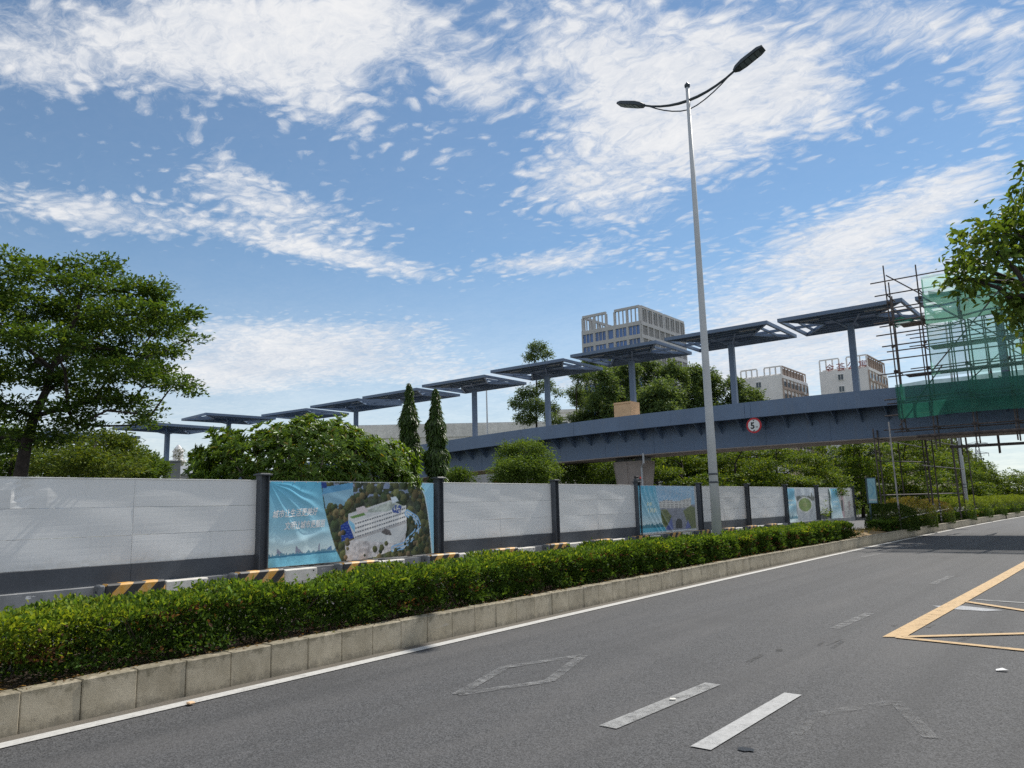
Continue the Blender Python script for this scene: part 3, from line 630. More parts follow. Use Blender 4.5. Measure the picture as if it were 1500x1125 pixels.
def banner1_print(U, V):
    c = np.empty(U.shape+(3,)); n1 = vnoise(U, V, 30, 1); n2 = vnoise(U*2.7, V, 26, 2); n3 = vnoise(U*2.7, V, 60, 3); n = n2*.6+n3*.4; t = n[..., None]
    c[:] = np.array([.05, .06, .04])*(.4+1.2*t); m = (V > .8) & (n1 > .55); c[m] = (.20, .25, .36)
    TC = [(.05, .075, .03), (.10, .11, .045), (.16, .13, .06), (.04, .06, .035), (.12, .13, .05)]
    crowns(c, U, V, 2.75, 420, 5, lambda u, v: u > .27, .03, .075, TC)
    paintc(c, inpoly(U, V, BN['sky']), (.22, .40, .52)); paintc(c, inpoly(U, V, BN['skyb']), (.10, .29, .48)); paintc(c, inpoly(U, V, BN['dkb']), (.01, .04, .20))
    crowns(c, U, V, 2.75, 700, 6, lambda u, v: .30 < u < .50 and .54 < v < .70+.5*(u-.3), .03, .06, TC)
    pl = inpoly(U, V, BN['pl']); c[pl] = (np.array([.50, .48, .47])*(.55+.8*t))[pl]
    m = inpoly(U, V, [(.41, .22), (.47, .27), (.80, .36), (.79, .14), (.60, .02), (.42, -.02)]); c[m] = (np.array([.52, .50, .50])*(.5+.85*t))[m]
    paintc(c, inpoly(U, V, BN['blue']), (.008, .035, .24)); m = inpoly(U, V, BN['blue']) & (np.abs((V*1.0-.30*U)*30 % 1) < .12); c[m] = (.10, .18, .42)
    paintc(c, inpoly(U, V, BN['bld']), (.56, .57, .57)); fc = inpoly(U, V, BN['fac'])
    top = inpoly(U, V, [(.50, .60), (.69, .745), (.79, .68), (.79, .62)]); c[top] = (np.array([.40, .44, .40])*(.5+t))[top]
    f = (V-(.252+(.444-.252)*(U-.472)/.333))/.245; bands = (f*4.2) % 1; c[fc] = (.72, .71, .69)
    m = fc & (bands > .42) & (bands < .80); c[m] = (np.array([.16, .17, .19])*(.5+1.2*t))[m]; m2 = m & (np.sin(U*420) > .55); c[m2] = (.60, .60, .58)
    m = fc & (f < .12); c[m] = (.40, .39, .39)
    paintc(c, inpoly(U, V, BN['roof']), (.13, .24, .07)); paintc(c, inpoly(U, V, BN['rbox']), (.62, .55, .55)); paintc(c, inpoly(U, V, BN['side']), (.22, .48, .66)); paintc(c, inpoly(U, V, BN['top']), (.55, .62, .68))
    m = (np.hypot((U-.74)*2.75/.10, (V-.64)/.06) < 1) & (n3 > .45); c[m] = (.05, .09, .30)
    m = inpoly(U, V, BN['arch']); c[m] = (np.array([.10, .09, .09])*(.4+1.3*t))[m]
    d = segd(U, V, BN['pipe'], 2.75); m = ((np.abs(d-.04) < .010) | (d < .010)) & (n1 > .35); c[m] = (.25, .45, .68)
    m = (np.abs(d-.02) < .008) & (n2 > .5); c[m] = (.60, .66, .70)
    crowns(c, U, V, 2.75, 330, 8, lambda u, v: (v < .13 and u > .52) or (.80 < u < .97 and v < .5) or (.36 < u < .43 and v < .36) or (.55 < u < .80 and .06 < v < .22), .018, .045, TC+[(.22, .16, .09)])
    ed = np.array(BN['edge']); xe = np.interp(V, ed[::-1, 1], ed[::-1, 0]); left_panel(c, U, V, U < xe)
    for k in ('s1', 's2', 's3', 'tw'): paintc(c, inpoly(U, V, BN[k]), (.26, .28, .36) if k != 's3' else (.12, .22, .38))
    yb = .112+.055*U; sk = (V > yb) & (V < yb+.010+.04*vnoise(U*3, V*0, 55, 5)) & (U < xe); c[sk] = (.14, .28, .36)
    m = (np.abs(V-yb) < .010) & (U < xe); c[m] = (.05, .20, .32)
    m = (V < yb-.010) & (U < xe); c[m] = (np.array([.20, .52, .66])*(.8+.35*t))[m]
    rt = np.array(BN['right']); xr = np.interp(V, rt[::-1, 1], rt[::-1, 0]); m = U > xr; c[m] = (.30, .58, .74)
    m = (U > xr-.006) & (U < xr); c[m] = (.58, .70, .76)
    return np.clip(c, 0, 1)
def banner2_print(U, V):
    c = np.empty(U.shape+(3,)); n1 = vnoise(U, V, 22, 11); n2 = vnoise(U*2.7, V, 40, 12); t = n2[..., None]
    sky = np.array([.16, .40, .62])*(1-t)+np.array([.45, .55, .66])*t; c[:] = sky
    m = V < .56+.05*n1; c[m] = (np.array([.22, .23, .28])*(.7+.6*t))[m]
    m = inpoly(U, V, [(.36, .52), (.36, .66), (.48, .70), (.66, .66), (.92, .74), (.93, .50)]); c[m] = (.60, .58, .55)
    m2 = m & (np.sin(V*150) > .35) & (np.sin(U*90) > -.5); c[m2] = (.26, .25, .25)
    for q in ([(.40, .02), (.36, .5), (.47, .5), (.56, .32)], [(1, .02), (.86, .02), (.76, .45), (.92, .56), (1, .5)]):
        m = inpoly(U, V, q); c[m] = (np.array([.05, .075, .03])+np.array([.14, .14, .04])*t)[m]
    m = inpoly(U, V, [(.62, .06), (.62, .22), (.66, .28), (.70, .28), (.73, .22), (.73, .06)]); c[m] = (.03, .035, .04)
    m = inpoly(U, V, [(.44, .05), (.55, .32), (.57, .05)]) | inpoly(U, V, [(.78, .04), (.84, .24), (.90, .04)]); c[m] = (.10, .13, .34)
    xe = .30+.11*(1-V); left_panel(c, U, V, U < xe)
    yb = .13+.03*U; m = (V > yb-.02) & (V < yb+.02+.06*vnoise(U*3, V*0, 40, 15)) & (U < xe); c[m] = (.05, .20, .26)
    m = (V < yb-.02) & (U < xe+.03); c[m] = (.10, .42, .55)
    m = (V > .58) & (V < .66) & (U > .13) & (U < .22) & (np.sin(U*220) > 0); c[m] = (.66, .74, .60)
    m = (V > .44) & (V < .52) & (U > .15) & (U < .32) & (np.sin(U*200) > 0); c[m] = (.66, .74, .60)
    m = V < .035; c[m] = (.60, .64, .66)
    return np.clip(c, 0, 1)
def banner3_print(U, V):
    c = np.empty(U.shape+(3,)); n2 = vnoise(U*2.7, V, 34, 22); t = n2[..., None]; c[:] = np.array([.40, .42, .44])*(.75+.5*t)
    m = V > .72; c[m] = (np.array([.48, .52, .56])*(.85+.3*t))[m]
    m = (V > .62) & (V < .74+.08*n2) & (U > .36); c[m] = (.05, .06, .05)
    m = inpoly(U, V, [(.88, .62), (.88, .86), (.93, .88), (.96, .62)]); c[m] = (.06, .07, .07)
    r = np.hypot((U-.64)/.22, (V-.52)/.20); c[r < 1.18] = (.55, .55, .54); m = r < 1; c[m] = (np.array([.10, .16, .03])+np.array([.14, .18, .03])*t)[m]
    m = r < .35; c[m] = (np.array([.22, .26, .06])*(.6+.7*t))[m]
    xe = .30+.05*(1-V); left_panel(c, U, V, U < xe)
    m = (V > .12) & (V < .17+.08*vnoise(U*3, V*0, 40, 25)) & (U < xe+.02); c[m] = (.05, .18, .24)
    for a in (.50, .62): m = (V > a) & (V < a+.05) & (U > .06) & (U < .26) & (np.sin(U*200) > 0); c[m] = (.66, .72, .62)
    return np.clip(c, 0, 1)
def banner4_print(U, V):
    c = np.empty(U.shape+(3,)); n2 = vnoise(U*2.7, V, 30, 32); t = n2[..., None]; c[:] = np.array([.46, .45, .43])*(.8+.35*t)
    m = (U > .45) & (U < .56); c[m] = (.44, .30, .32)
    m = (V < .62) & (V > .28) & (U > .42+.06*n2) & (U < .52); c[m] = (.05, .045, .05)
    m = inpoly(U, V, [(.76, .3), (.76, .58), (.84, .60), (.84, .3)]); c[m] = (.32, .25, .25)
    m = (V < .45) & (U > .55) & (n2 > .62); c[m] = (.24, .23, .23)
    xe = .30+.20*(1-V); left_panel(c, U, V, U < xe); m = (U < .05); c[m] = (.48, .62, .60)
    for a in (.42, .56): m = (V > a) & (V < a+.05) & (U > .12) & (U < .30) & (np.sin(U*160) > 0); c[m] = (.66, .72, .66)
    return np.clip(c, 0, 1)
def wrinkle1(U, V):
    d = 0.008*np.sin(U*9+1)*np.sin(V*4)+.010*(vnoise(U*2.7, V, 7, 91)-.5)
    x = U*2.75; yy = 1-V; r = np.hypot(x, yy); th = np.arctan2(yy, x+1e-6)+.16*(vnoise(U*2.7, V, 4, 92)-.5)
    for k, (a, w, am) in enumerate(((-0.24, .055, .022), (-0.42, .06, .030), (-0.68, .07, .020), (-1.05, .08, .022))):
        d = d+am*np.exp(-((th+a)/w)**2)*np.clip(r*1.8, 0, 1)*np.exp(-(r/(.62+.12*k))**4)
    left = np.clip((.40-U)*8, 0, 1)
    vb = .30-.07*np.sin(U*15.0)+.05*(vnoise(U*2.7, V, 6, 93)-.5)                       # a sagging fold and the tucks below it
    d = d+.022*np.exp(-((V-vb)/.05)**2)*left*np.exp(-((U-.19)/.16)**2)
    d = d+.010*np.sin(U*40+V*6)*np.clip((.30-V)*3, 0, 1)*left
    return d+.008*np.exp(-((V-.86+.9*(U-.29))/.05)**2)*np.exp(-((U-.37)/.07)**2)+.005*np.sin(U*21)*np.clip(V-.5, 0, 1)
def wrinkle2(U, V):
    d = .010*np.sin(U*9+1)
    for a, b_ in ((.02, .32), (.09, .38), (.16, .45), (.24, .55)):
        xc = a+(b_-a)*(1-V)**1.5; d = d+.030*np.exp(-((U-xc)/.016)**2)
    return d+.012*np.sin(V*18+U*7)*np.exp(-((U-.6)/.25)**2)*np.clip(V-.6, 0, 1)*2
def wrinkle3(U, V): return .02*np.sin(U*22+V*3)*V+.02*np.sin(U*9-V*14)*(U < .35)
def banner(name, label, y0, y1, z0, z1, pr, wr, ny, nz, x=-16.05):
    us, vs = np.linspace(0, 1, ny+1), np.linspace(0, 1, nz+1); U, V = np.meshgrid(us, vs)
    c = pr(U, V); d = wr(U, V); tag_ = thing(name, label, 'banner', (x, y0, z0), 0, 'printed banners on the hoarding')
    me = bpy.data.meshes.new('printed_sheet'); n = (ny+1)*(nz+1)
    P = np.stack([d, U*(y1-y0), V*(z1-z0)], -1).reshape(-1, 3)
    Q = P.copy(); Q[:, 0] -= 0.004
    fr = [(i*(ny+1)+j, i*(ny+1)+j+1, (i+1)*(ny+1)+j+1, (i+1)*(ny+1)+j) for i in range(nz) for j in range(ny)]
    me.from_pydata(np.concatenate([P]).tolist(), [], fr); at = me.color_attributes.new('print', 'FLOAT_COLOR', 'POINT')
    cc = np.ones((n, 4), np.float32); cc[:, :3] = c.reshape(-1, 3); at.data.foreach_set('color', cc.reshape(-1)); me.materials.append(MAT['print']); me.shade_smooth()
    link('printed_sheet', me, tag_)
    b = MB()
    for i in range(17):
        u = i/16
        b.box((0.006, u*(y1-y0), (z1-z0)-0.012), (0.012, 0.022, 0.022))
    b.build('eyelet_row', 'sign_white', tag_)
    return tag_
b1 = banner('banner', 'large wrinkled blue banner with Chinese slogan and aerial picture of white building', 10.97, 16.56, 0.35, 2.37, banner1_print, wrinkle1, 380, 140)
banner('banner', 'blue banner with white building above a plaza, just left of the street lamp', 28.72, 34.22, 0.36, 2.37, banner2_print, wrinkle2, 150, 56)
banner('banner', 'banner showing a round green lawn, beyond the street lamp', 46.68, 52.2, 0.20, 2.32, banner3_print, wrinkle3, 110, 42)
banner('banner', 'last banner at the far end of the hoarding, with blue strip and pale city view', 55.6, 61.25, 0.15, 2.33, banner4_print, wrinkle3, 110, 42)
def text_mesh(s, size, shear=0.0, name='lettering', mat='print_white', spacing=1.0, bold=0.012):
    cu = bpy.data.curves.new(name, 'FONT'); cu.body = s; cu.size = size; cu.shear = shear; cu.space_character = spacing; cu.offset = size*bold; cu.resolution_u = 3
    o = bpy.data.objects.new(name, cu); col.objects.link(o); dg = bpy.context.evaluated_depsgraph_get(); dg.update()
    me = bpy.data.meshes.new_from_object(o.evaluated_get(dg)); col.objects.unlink(o); bpy.data.objects.remove(o)
    me.materials.clear(); me.materials.append(MAT[mat]); return me
def banner_text(root, s, u0, v0, u1, v1, hh, w, h, wr):
    me0 = text_mesh(s, 1.0, 0.25, bold=0.0)
    co0 = np.empty(len(me0.vertices)*3); me0.vertices.foreach_get('co', co0); co0 = co0.reshape(-1, 3); fs0 = [tuple(p.vertices) for p in me0.polygons]; n0 = len(co0); vs = []; fs = []
    for q, (dx, dy) in enumerate(((0, 0), (.028, 0), (-.028, 0), (0, .02), (0, -.02))): vs.append(co0+np.array([dx, dy, 0])); fs += [tuple(i+q*n0 for i in f) for f in fs0]
    me = bpy.data.meshes.new('slogan'); me.from_pydata(np.concatenate(vs).tolist(), [], fs); me.materials.append(MAT['print_white'])
    co = np.empty(len(me.vertices)*3); me.vertices.foreach_get('co', co); co = co.reshape(-1, 3)
    mn, mx = co.min(0), co.max(0); tx = (co[:, 0]-mn[0])/(mx[0]-mn[0]); ty = (co[:, 1]-mn[1])/(mx[1]-mn[1])
    U = u0+(u1-u0)*tx; V = v0+(v1-v0)*tx+(ty-0.5)*hh
    P = np.stack([wr(U, V)+0.012+.0006*(np.arange(len(U))//n0), U*w, V*h], -1); me.vertices.foreach_set('co', P.reshape(-1)); me.update()
    link('slogan', me, root)
banner_text(b1, '城市让生活更美好', .014, .612, .252, .640, .098, 5.59, 2.02, wrinkle1)
banner_text(b1, '文明让城市更靓丽', .074, .472, .296, .490, .098, 5.59, 2.02, wrinkle1)

# ------------------------------------------------------------------ footbridge
BY0, BY1, DZ = 36.1, 40.7, 6.2
CX = [-9.42-5.98*k for k in range(8)]
bridge = thing('footbridge', 'blue grey steel footbridge with brackets under its edge, crossing the road', 'bridge', (-21.4, 38.4, 0))
def bp(b, name, mat, bevel=0.0, lab=None):
    o = b.build(name, mat, bridge, bevel); o.matrix_parent_inverse = Matrix.Translation((21.4, -38.4, 0)); return o
def dz(x):   # gentle camber, falling towards the ramp
    return DZ+0.14-0.0011*(x+15)**2 if x < -15 else DZ+0.14-0.0006*(x+15)**2
def seg_beam(b, x0, x1, y0, y1, zt, zb, n=1):
    """a box that follows the camber"""
    xs = [x0+(x1-x0)*i/n for i in range(n+1)]; k = len(b.v)
    for x in xs:
        for y, z in ((y0, zt), (y1, zt), (y1, zb), (y0, zb)): b.v.append((x, y, dz(x)+z))
    for i in range(n):
        for j in range(4): b.f.append((k+4*i+j, k+4*i+(j+1) % 4, k+4*i+4+(j+1) % 4, k+4*i+4+j))
    b.f.append((k, k+1, k+2, k+3)); e = k+4*n; b.f.append((e+3, e+2, e+1, e)); return b
joints = [-42, -33.5, -24, -14.05, -13.75, -2.5, 8, 16]
for a, c in zip(joints[:-1], joints[1:]):
    bp(seg_beam(MB(), a+0.008, c-0.008, BY0, BY0+0.22, 0, -0.76, 6), 'edge_panel', 'steel_blue')
    bp(seg_beam(MB(), a+0.008, c-0.008, BY1-0.22, BY1, 0, -0.76, 6), 'edge_panel', 'steel_blue')
bp(seg_beam(MB(), -42, 16, BY0+0.225, BY1-0.225, -0.32, -0.55, 30), 'deck', 'pier')
bp(seg_beam(MB(), -42, 16, BY0+1.15, BY1-1.15, -0.555, -2.05, 30), 'box_girder', 'steel_blue')
bp(seg_beam(MB(), -42, 16, BY0+1.0, BY1-1.0, -2.055, -2.10, 30), 'girder_flange', 'pier')
for q in range(19):
    xx = -41+3.05*q; bp(MB().box((xx, BY0+1.142, dz(xx)-1.32), (.05, .014, 1.44)), 'web_seam', 'steel_blue')
for (xx, zz) in ((-20.2, 0),): bp(MB().tube([(xx, BY0+.95, dz(xx)-2.0), (xx, BY0+.95, dz(xx)-2.5), (xx-.45, 37.62, dz(xx)-2.7), (xx-.45, 37.62, .1)], .055, 8), 'drain_pipe', 'lamp')
x = -41.5
while x < 15.5:
    for s, ya, yb in ((0, BY0+0.225, BY0+1.148), (1, BY1-1.148, BY1-0.225)):
        b = MB(); k = 0; z0 = dz(x)-0.56
        prof = [(ya, z0), (yb, z0), (yb, z0-0.75), (ya, z0-0.18)] if s == 0 else [(ya, z0), (yb, z0), (yb, z0-0.18), (ya, z0-0.75)]
        for xx in (x-0.02, x+0.02):
            for yy, zz in prof: b.v.append((xx, yy, zz))
        b.f = [(0, 1, 2, 3), (7, 6, 5, 4)]+[(i, i+4, 4+(i+1) % 4, (i+1) % 4) for i in range(4)]
        bp(b, 'bracket', 'steel_blue')
    x += 1.12
# the curved ramp that leaves the straight deck
ramp = [(-42, 38.4, 6.2-.72)]+[(-46, 38.4, 5.45), (-49.5, 38.0, 5.3), (-51.8, 36.3, 5.0), (-52.6, 33.4, 4.7), (-52, 30, 4.2), (-51.0, 26.7, 3.6), (-50.2, 20.5, 2.5), (-49.5, 10, 0.8), (-49.2, 5, 0.02)]
b = MB()
for i, p in enumerate(ramp):
    p = Vector(p); t = Vector(ramp[min(i+1, len(ramp)-1)])-Vector(ramp[max(i-1, 0)]); t.z = 0; t.normalize(); s = Vector((-t.y, t.x, 0))
    for w, z in ((-2.3, 0), (2.3, 0), (2.3, -0.7), (1.2, -0.75), (1.2, -1.3), (-1.2, -1.3), (-1.2, -0.75), (-2.3, -0.7)):
        q = p-s*w; b.v.append((q.x, q.y, max(-0.01, p.z+z)))
for i in range(len(ramp)-1):
    for j in range(8): b.f.append((8*i+j, 8*i+(j+1) % 8, 8*i+8+(j+1) % 8, 8*i+8+j))
bp(b, 'curved_ramp', 'steel_blue')
def pier(x, lab=None):
    b = MB(); zt = dz(x)-2.32; secs = [(0.82, 0.62, -0.02), (0.86, 0.62, 2.2), (1.03, 0.70, zt-0.35), (1.05, 0.72, zt)]
    for hw, hd, z in secs:
        c = 0.22
        for a, d in ((-hw+c, -hd), (-0.08, -hd), (-0.05, -hd+0.05), (0.05, -hd+0.05), (0.08, -hd), (hw-c, -hd), (hw, -hd+c), (hw, hd-c), (hw-c, hd), (-hw+c, hd), (-hw, hd-c), (-hw, -hd+c)): b.v.append((x+a, 38.4+d, z))
    n = 12
    for i in range(len(secs)-1):
        for j in range(n): b.f.append((i*n+j, i*n+(j+1) % n, i*n+n+(j+1) % n, i*n+n+j))
    b.f.append(tuple((len(secs)-1)*n+j for j in range(n)))
    p = bp(b, 'pier', 'pier')
    for sx in (-0.6, 0.6): bp(MB().box((x+sx, 38.4, zt+0.105), (0.55, 0.9, 0.21)), 'bearing', 'steel_dark', 0.01)
pier(-21.55); pier(-41.0); pier(12.5)
for (x_, y_, zt) in ((-52.3, 32.0, 3.2), (-51.0, 26.7, 2.4)): bp(MB().lathe([(0.45, 0), (0.45, zt)], (x_, y_, -0.02), 12), 'ramp_column', 'pier')

# roofs along the bridge
def make_canopy():
    root = thing('canopy', 'blue grey steel canopy', 'canopy')
    hl, hw, t = 2.68, 2.12, 0.17
    MB().box((0, 0, 0.9), (0.27, 0.27, 5.4-0.0)).build('post', 'steel_blue', root, 0.012)
    MB().box((0, 0, 3.52), (0.62, 0.62, 0.10)).build('post_head', 'steel_blue', root, 0.01)
    for a, c in (((-hl, -hw), (hl, -hw)), ((-hl, hw), (hl, hw))): MB().beam((a[0]-0.06, a[1], 3.80), (c[0]+0.06, c[1], 3.80), 0.12, t).build('edge_beam', 'steel_blue', root)
    for sx in (-1, 1):
        MB().beam((sx*hl, -hw+0.065, 3.80), (sx*hl, hw-0.065, 3.80), 0.12, t-0.006).build('end_beam', 'steel_blue', root)
        ap = (sx*1.2, 0.0)
        for sy in (-1, 1): MB().beam((ap[0], sy*0.06, 3.79), (sx*(hl-0.07), sy*(hw-0.10), 3.79), 0.11, t-0.02).build('diagonal_beam', 'steel_blue', root)
        MB().beam((ap[0]+sx*0.1, 0, 3.785), (sx*(hl-0.065), 0, 3.785), 0.09, t-0.04).build('ridge_beam', 'steel_blue', root)
        xm = sx*(hl-0.62); ym = hw*(abs(xm)-1.2)/(hl-1.2)-0.14
        for sy in (-1, 1): MB().beam((xm, sy*0.05, 3.78), (xm, sy*ym, 3.78), 0.08, t-0.05).build('cross_beam', 'steel_blue', root)
    for sy in (-1, 1):
        pts = [(-hl+0.10, sy*(hw-0.065)), (hl-0.10, sy*(hw-0.065)), (1.26, sy*0.02), (-1.26, sy*0.02)]
        if sy > 0: pts = pts[::-1]
        MB().prism(pts, 3.835, 3.87).build('roof_panel', 'steel_blue', root)
        for k, f in enumerate((0.28, 0.52, 0.76)):
            yy = sy*hw*f; xl = 1.2+(hl-1.2)*f-0.12
            MB().beam((-xl, yy, 3.775), (xl, yy, 3.775), 0.07, 0.12).build('purlin', 'steel_blue', root)
        for xx in (-0.9, 0.9): MB().beam((xx*0.15, sy*0.16, 3.45), (xx*0.8, sy*hw*0.55, 3.76), 0.06, 0.08).build('strut', 'steel_blue', root)
        for xx in (-1.5, 1.4): MB().box((xx, sy*1.25, 3.765), (0.9, 0.05, 0.04)).build('glint_strip', 'lamp', root)  # pale strips standing in for glints of light through the roof
    return root
can = make_canopy()
cspots = [(-3.44, 38.4, dz(-3.4), 0, 'blue grey steel canopy wrapped behind green netting over the bridge'),
          (2.54, 38.4, dz(2.5), 0, 'blue grey canopy furthest right, hidden behind netting and tree leaves'),
          (CX[0], 38.4, dz(CX[0]), 0, 'blue grey steel canopy on the bridge nearest left of the scaffolding'),
          (CX[1], 38.4, dz(CX[1]), 0, 'blue grey steel canopy directly behind the tall street lamp pole'),
          (CX[2], 38.4, dz(CX[2]), 0, 'blue grey steel canopy with tan box round its post, before the office tower'),
          (CX[3], 38.4, dz(CX[3]), 0, 'blue grey steel canopy before the lone tall thin tree'),
          (CX[4], 38.4, dz(CX[4]), 0, 'blue grey steel canopy just right of the two columnar trees'),
          (CX[5], 38.4, dz(CX[5])+.15, 0, 'blue grey steel canopy behind the tops of the two columnar trees'),
          (CX[6], 38.4, dz(CX[6])+.45, 0, 'blue grey canopy above the right half of the frangipani'),
          (CX[7], 38.2, dz(CX[7])+.75, 0.05, 'blue grey canopy above the middle of the frangipani'),
          (-53.2, 32.6, 5.05, 1.45, 'blue grey canopy above the left edge of the frangipani'),
          (-50.9, 26.6, 3.75, 1.57, 'blue grey canopy on a bare post left of the frangipani'),
          (-50.2, 20.6, 2.75, 1.6, 'lowest blue grey canopy, half hidden by the big left tree')]
for k, (x_, y_, z_, rz, lb) in enumerate(cspots):
    o = can if k == 0 else copy_tree(can)
    o.location = (x_, y_, z_); o.rotation_euler = (0, 0, rz); o['label'] = lb; o['group'] = 'canopies along the footbridge'
bx = thing('wrapped_box', 'tan board box around a canopy post on the bridge', 'box', (CX[2], 37.6, dz(CX[2])-0.3))
for s in (-1, 1):
    MB().box((s*0.52, 0, 0.62), (0.03, 1.0, 1.24)).build('side_board', 'wood_wrap', bx); MB().box((0, s*0.485, 0.62), (1.00, 0.03, 1.23)).build('face_board', 'wood_wrap', bx)
MB().box((0, -0.52, 1.17), (1.08, 0.035, 0.07)).build('top_batten', 'wood_wrap', bx)
# clearance sign
sg = thing('clearance_sign', 'round red and white height limit sign reading 5 on the bridge girder', 'sign', (-13.62, BY0-0.05, 5.19))
def disc(r, y, n=32, th=0.02):
    b = MB(); b.v = [(r*math.cos(2*math.pi*i/n), y, r*math.sin(2*math.pi*i/n)) for i in range(n)]+[(r*math.cos(2*math.pi*i/n), y+th, r*math.sin(2*math.pi*i/n)) for i in range(n)]
    b.f = [tuple(range(n)), tuple(range(2*n-1, n-1, -1))]+[(i, i+n, (i+1) % n+n, (i+1) % n) for i in range(n)]; return b
disc(0.37, 0).build('red_rim', 'red', sg); disc(0.285, -0.006).build('white_face', 'sign_white', sg)
for s in (-1, 1):
    b = MB(); b.v = [(-0.06, -0.012, s*0.27), (0.06, -0.012, s*0.27), (0, -0.012, s*0.205), (-0.06, -0.008, s*0.27), (0.06, -0.008, s*0.27), (0, -0.008, s*0.205)]; b.f = [(0, 1, 2), (3, 5, 4), (0, 3, 4, 1), (1, 4, 5, 2), (2, 5, 3, 0)]
    b.build('arrow_mark', 'black', sg)
me = text_mesh('5', 0.43, 0, 'numeral', 'black', bold=.03); o = link('numeral', me, sg); o.rotation_euler = (R_(90), 0, 0); o.location = (-0.17, -0.012, -0.15)
me = text_mesh('m', 0.13, 0, 'unit_letter', 'black'); o = link('unit_letter', me, sg); o.rotation_euler = (R_(90), 0, 0); o.location = (0.09, -0.012, -0.12)
for s in (-0.2, 0.2): MB().box((s, 0.62, 0.28), (0.03, 1.2, 0.03)).build('hanger', 'steel_dark', sg)

# ------------------------------------------------------------------ scaffolding and netting
sc = thing('scaffold', 'rusty tube scaffolding built around the bridge above the road', 'scaffold', (-5.5, 35, 0))
def sp_(b, name, mat): o = b.build(name, mat, sc); o.matrix_parent_inverse = Matrix.Translation((5.5, -35, 0)); return o
def pole(a, c, name='standard', r=0.03, mat='tube'): return sp_(MB().tube([a, c], r, 6), name, mat)
rs = random.Random(8)
sxs = [-6.95, -5.75, -4.35, -2.95, -1.5, 0.0, 1.5, 2.9, 5.1, 7.3]; front, front2, back, back2 = 34.7, 35.6, 41.3, 42.2
for i, x_ in enumerate(sxs):
    for j, y_ in enumerate((front, front2, back, back2)):
        bot = 3.55+rs.uniform(-.1, .1); top = 11.0 if y_ in (front, back2) else 10.4
        if i == 0: bot = 4.3; top = 11.2 if j == 0 else 10.2
        pole((x_+rs.uniform(-.04, .04), y_, bot), (x_+rs.uniform(-.05, .05), y_, top+rs.uniform(-.3, .35)))
        if rs.random() < .22: pole((x_+0.14, y_+0.03, rs.uniform(4.2, 6)), (x_+0.10, y_+0.03, rs.uniform(8.5, 10.6)), 'doubled_standard')
for y_ in (front, front2, back, back2):
    for z_ in (4.35, 4.95, 5.6, 6.75, 7.3, 7.85, 8.4, 8.9, 9.5, 10.1, 10.7):
        if z_ > 10 and y_ in (front2, back) or (z_ in (4.95, 7.3, 8.4) and y_ != front): continue
        pole((-7.35-rs.uniform(0, .3), y_+0.05, z_+rs.uniform(-.05, .05)), (7.8, y_+0.05, z_+rs.uniform(-.05, .05)), 'ledger', 0.027)
for x_ in sxs:
    for z_ in (4.4, 6.8, 8.85, 10.0): pole((x_+0.05, front-0.25, z_), (x_+0.05, front2+0.25, z_), 'transom', 0.027); pole((x_+0.05, back-0.25, z_), (x_+0.05, back2+0.25, z_), 'transom', 0.027)
for (a, c) in (((-6.9, front-.06, 10.9), (-2.0, front-.06, 6.7)), ((-5.6, front-.06, 6.6), (-2.2, front-.06, 10.3)), ((-7.0, front-.06, 4.5), (-5.2, front-.06, 6.8)), ((-1.5, front-.06, 10.4), (2.8, front-.06, 6.5)), ((-1.4, front-.06, 6.6), (2.4, front-.06, 10.4)), ((-5.8, back2+.06, 6.6), (-1.4, back2+.06, 10.3)), ((-5.8, back2+.06, 10.3), (-1.4, back2+.06, 6.6)), ((3, front-.06, 6.5), (7, front-.06, 10.4))): pole(a, c, 'brace', 0.027)
# twin beams that carry it over the lanes, and the legs beside the kerb
for y_, z_ in ((34.5, 4.02), (36.2, 3.60)): pole((-6.35 if z_ > 3.8 else -5.5, y_, z_), (9.0, y_, z_-0.1), 'carrying_beam', 0.06)
kx = lambda y: edge(y)-0.56
for (x_, y_, zt, m) in ((kx(34.6), 34.6, 4.7, 'tube_light'), (kx(40.7), 40.7, 4.6, 'tube'), (kx(41.4), 41.4, 4.7, 'tube'), (kx(42.0)-.1, 42.0, 4.6, 'tube'), (kx(42.6)+.05, 42.6, 4.9, 'tube'), (kx(48.0), 48.0, 5.2, 'tube'), (kx(48.8)-.1, 48.8, 5.3, 'tube'), (kx(49.6), 49.6, 5.2, 'tube'), (kx(52.6), 52.6, 5.0, 'tube'),
                        (-8.35, 36.2, 4.6, 'tube'), (-8.42, 37.2, 4.6, 'tube'), (-8.5, 41.5, 4.4, 'tube'), (-8.5, 48.5, 5.0, 'tube')):
    p = pole((x_+0.02, y_, .27), (x_-0.03, y_, zt), 'leg', 0.034, m)
    if y_ < 43 and x_ > -8:
        for q in range(6): MB().tube([(x_+0.02, y_, 0.45+q*0.15), (x_+0.015, y_, 0.53+q*0.15)], 0.036, 8).build('painted_band', 'tube' if m != 'tube' else 'tube_light', p)
for (a, c) in (((kx(34.6), 34.6, 0.75), (kx(45), 45.0, 0.95)), ((-8.4, 36.4, 3.2), (kx(42), 42.0, 3.25)), ((kx(40), 40.0, 3.05), (kx(50.5), 50.5, 3.1)), ((-8.45, 36.8, 1.72), (kx(50), 50.0, 1.75)), ((kx(47), 47.0, 0.8), (kx(53.2), 53.2, 0.82)), ((kx(40.2), 40.2, 4.3), (kx(53), 53.0, 4.4)), ((-8.4, 36.2, 4.2), (-8.5, 49, 4.3))): pole(a, c, 'ledger', 0.027, 'tube' if a[2] != 0.75 else 'tube_light')
cp_ = MB().box((0, 0, 0), (0.13, 0.13, 0.12)).mesh('coupler', 'coupler', 0.02)
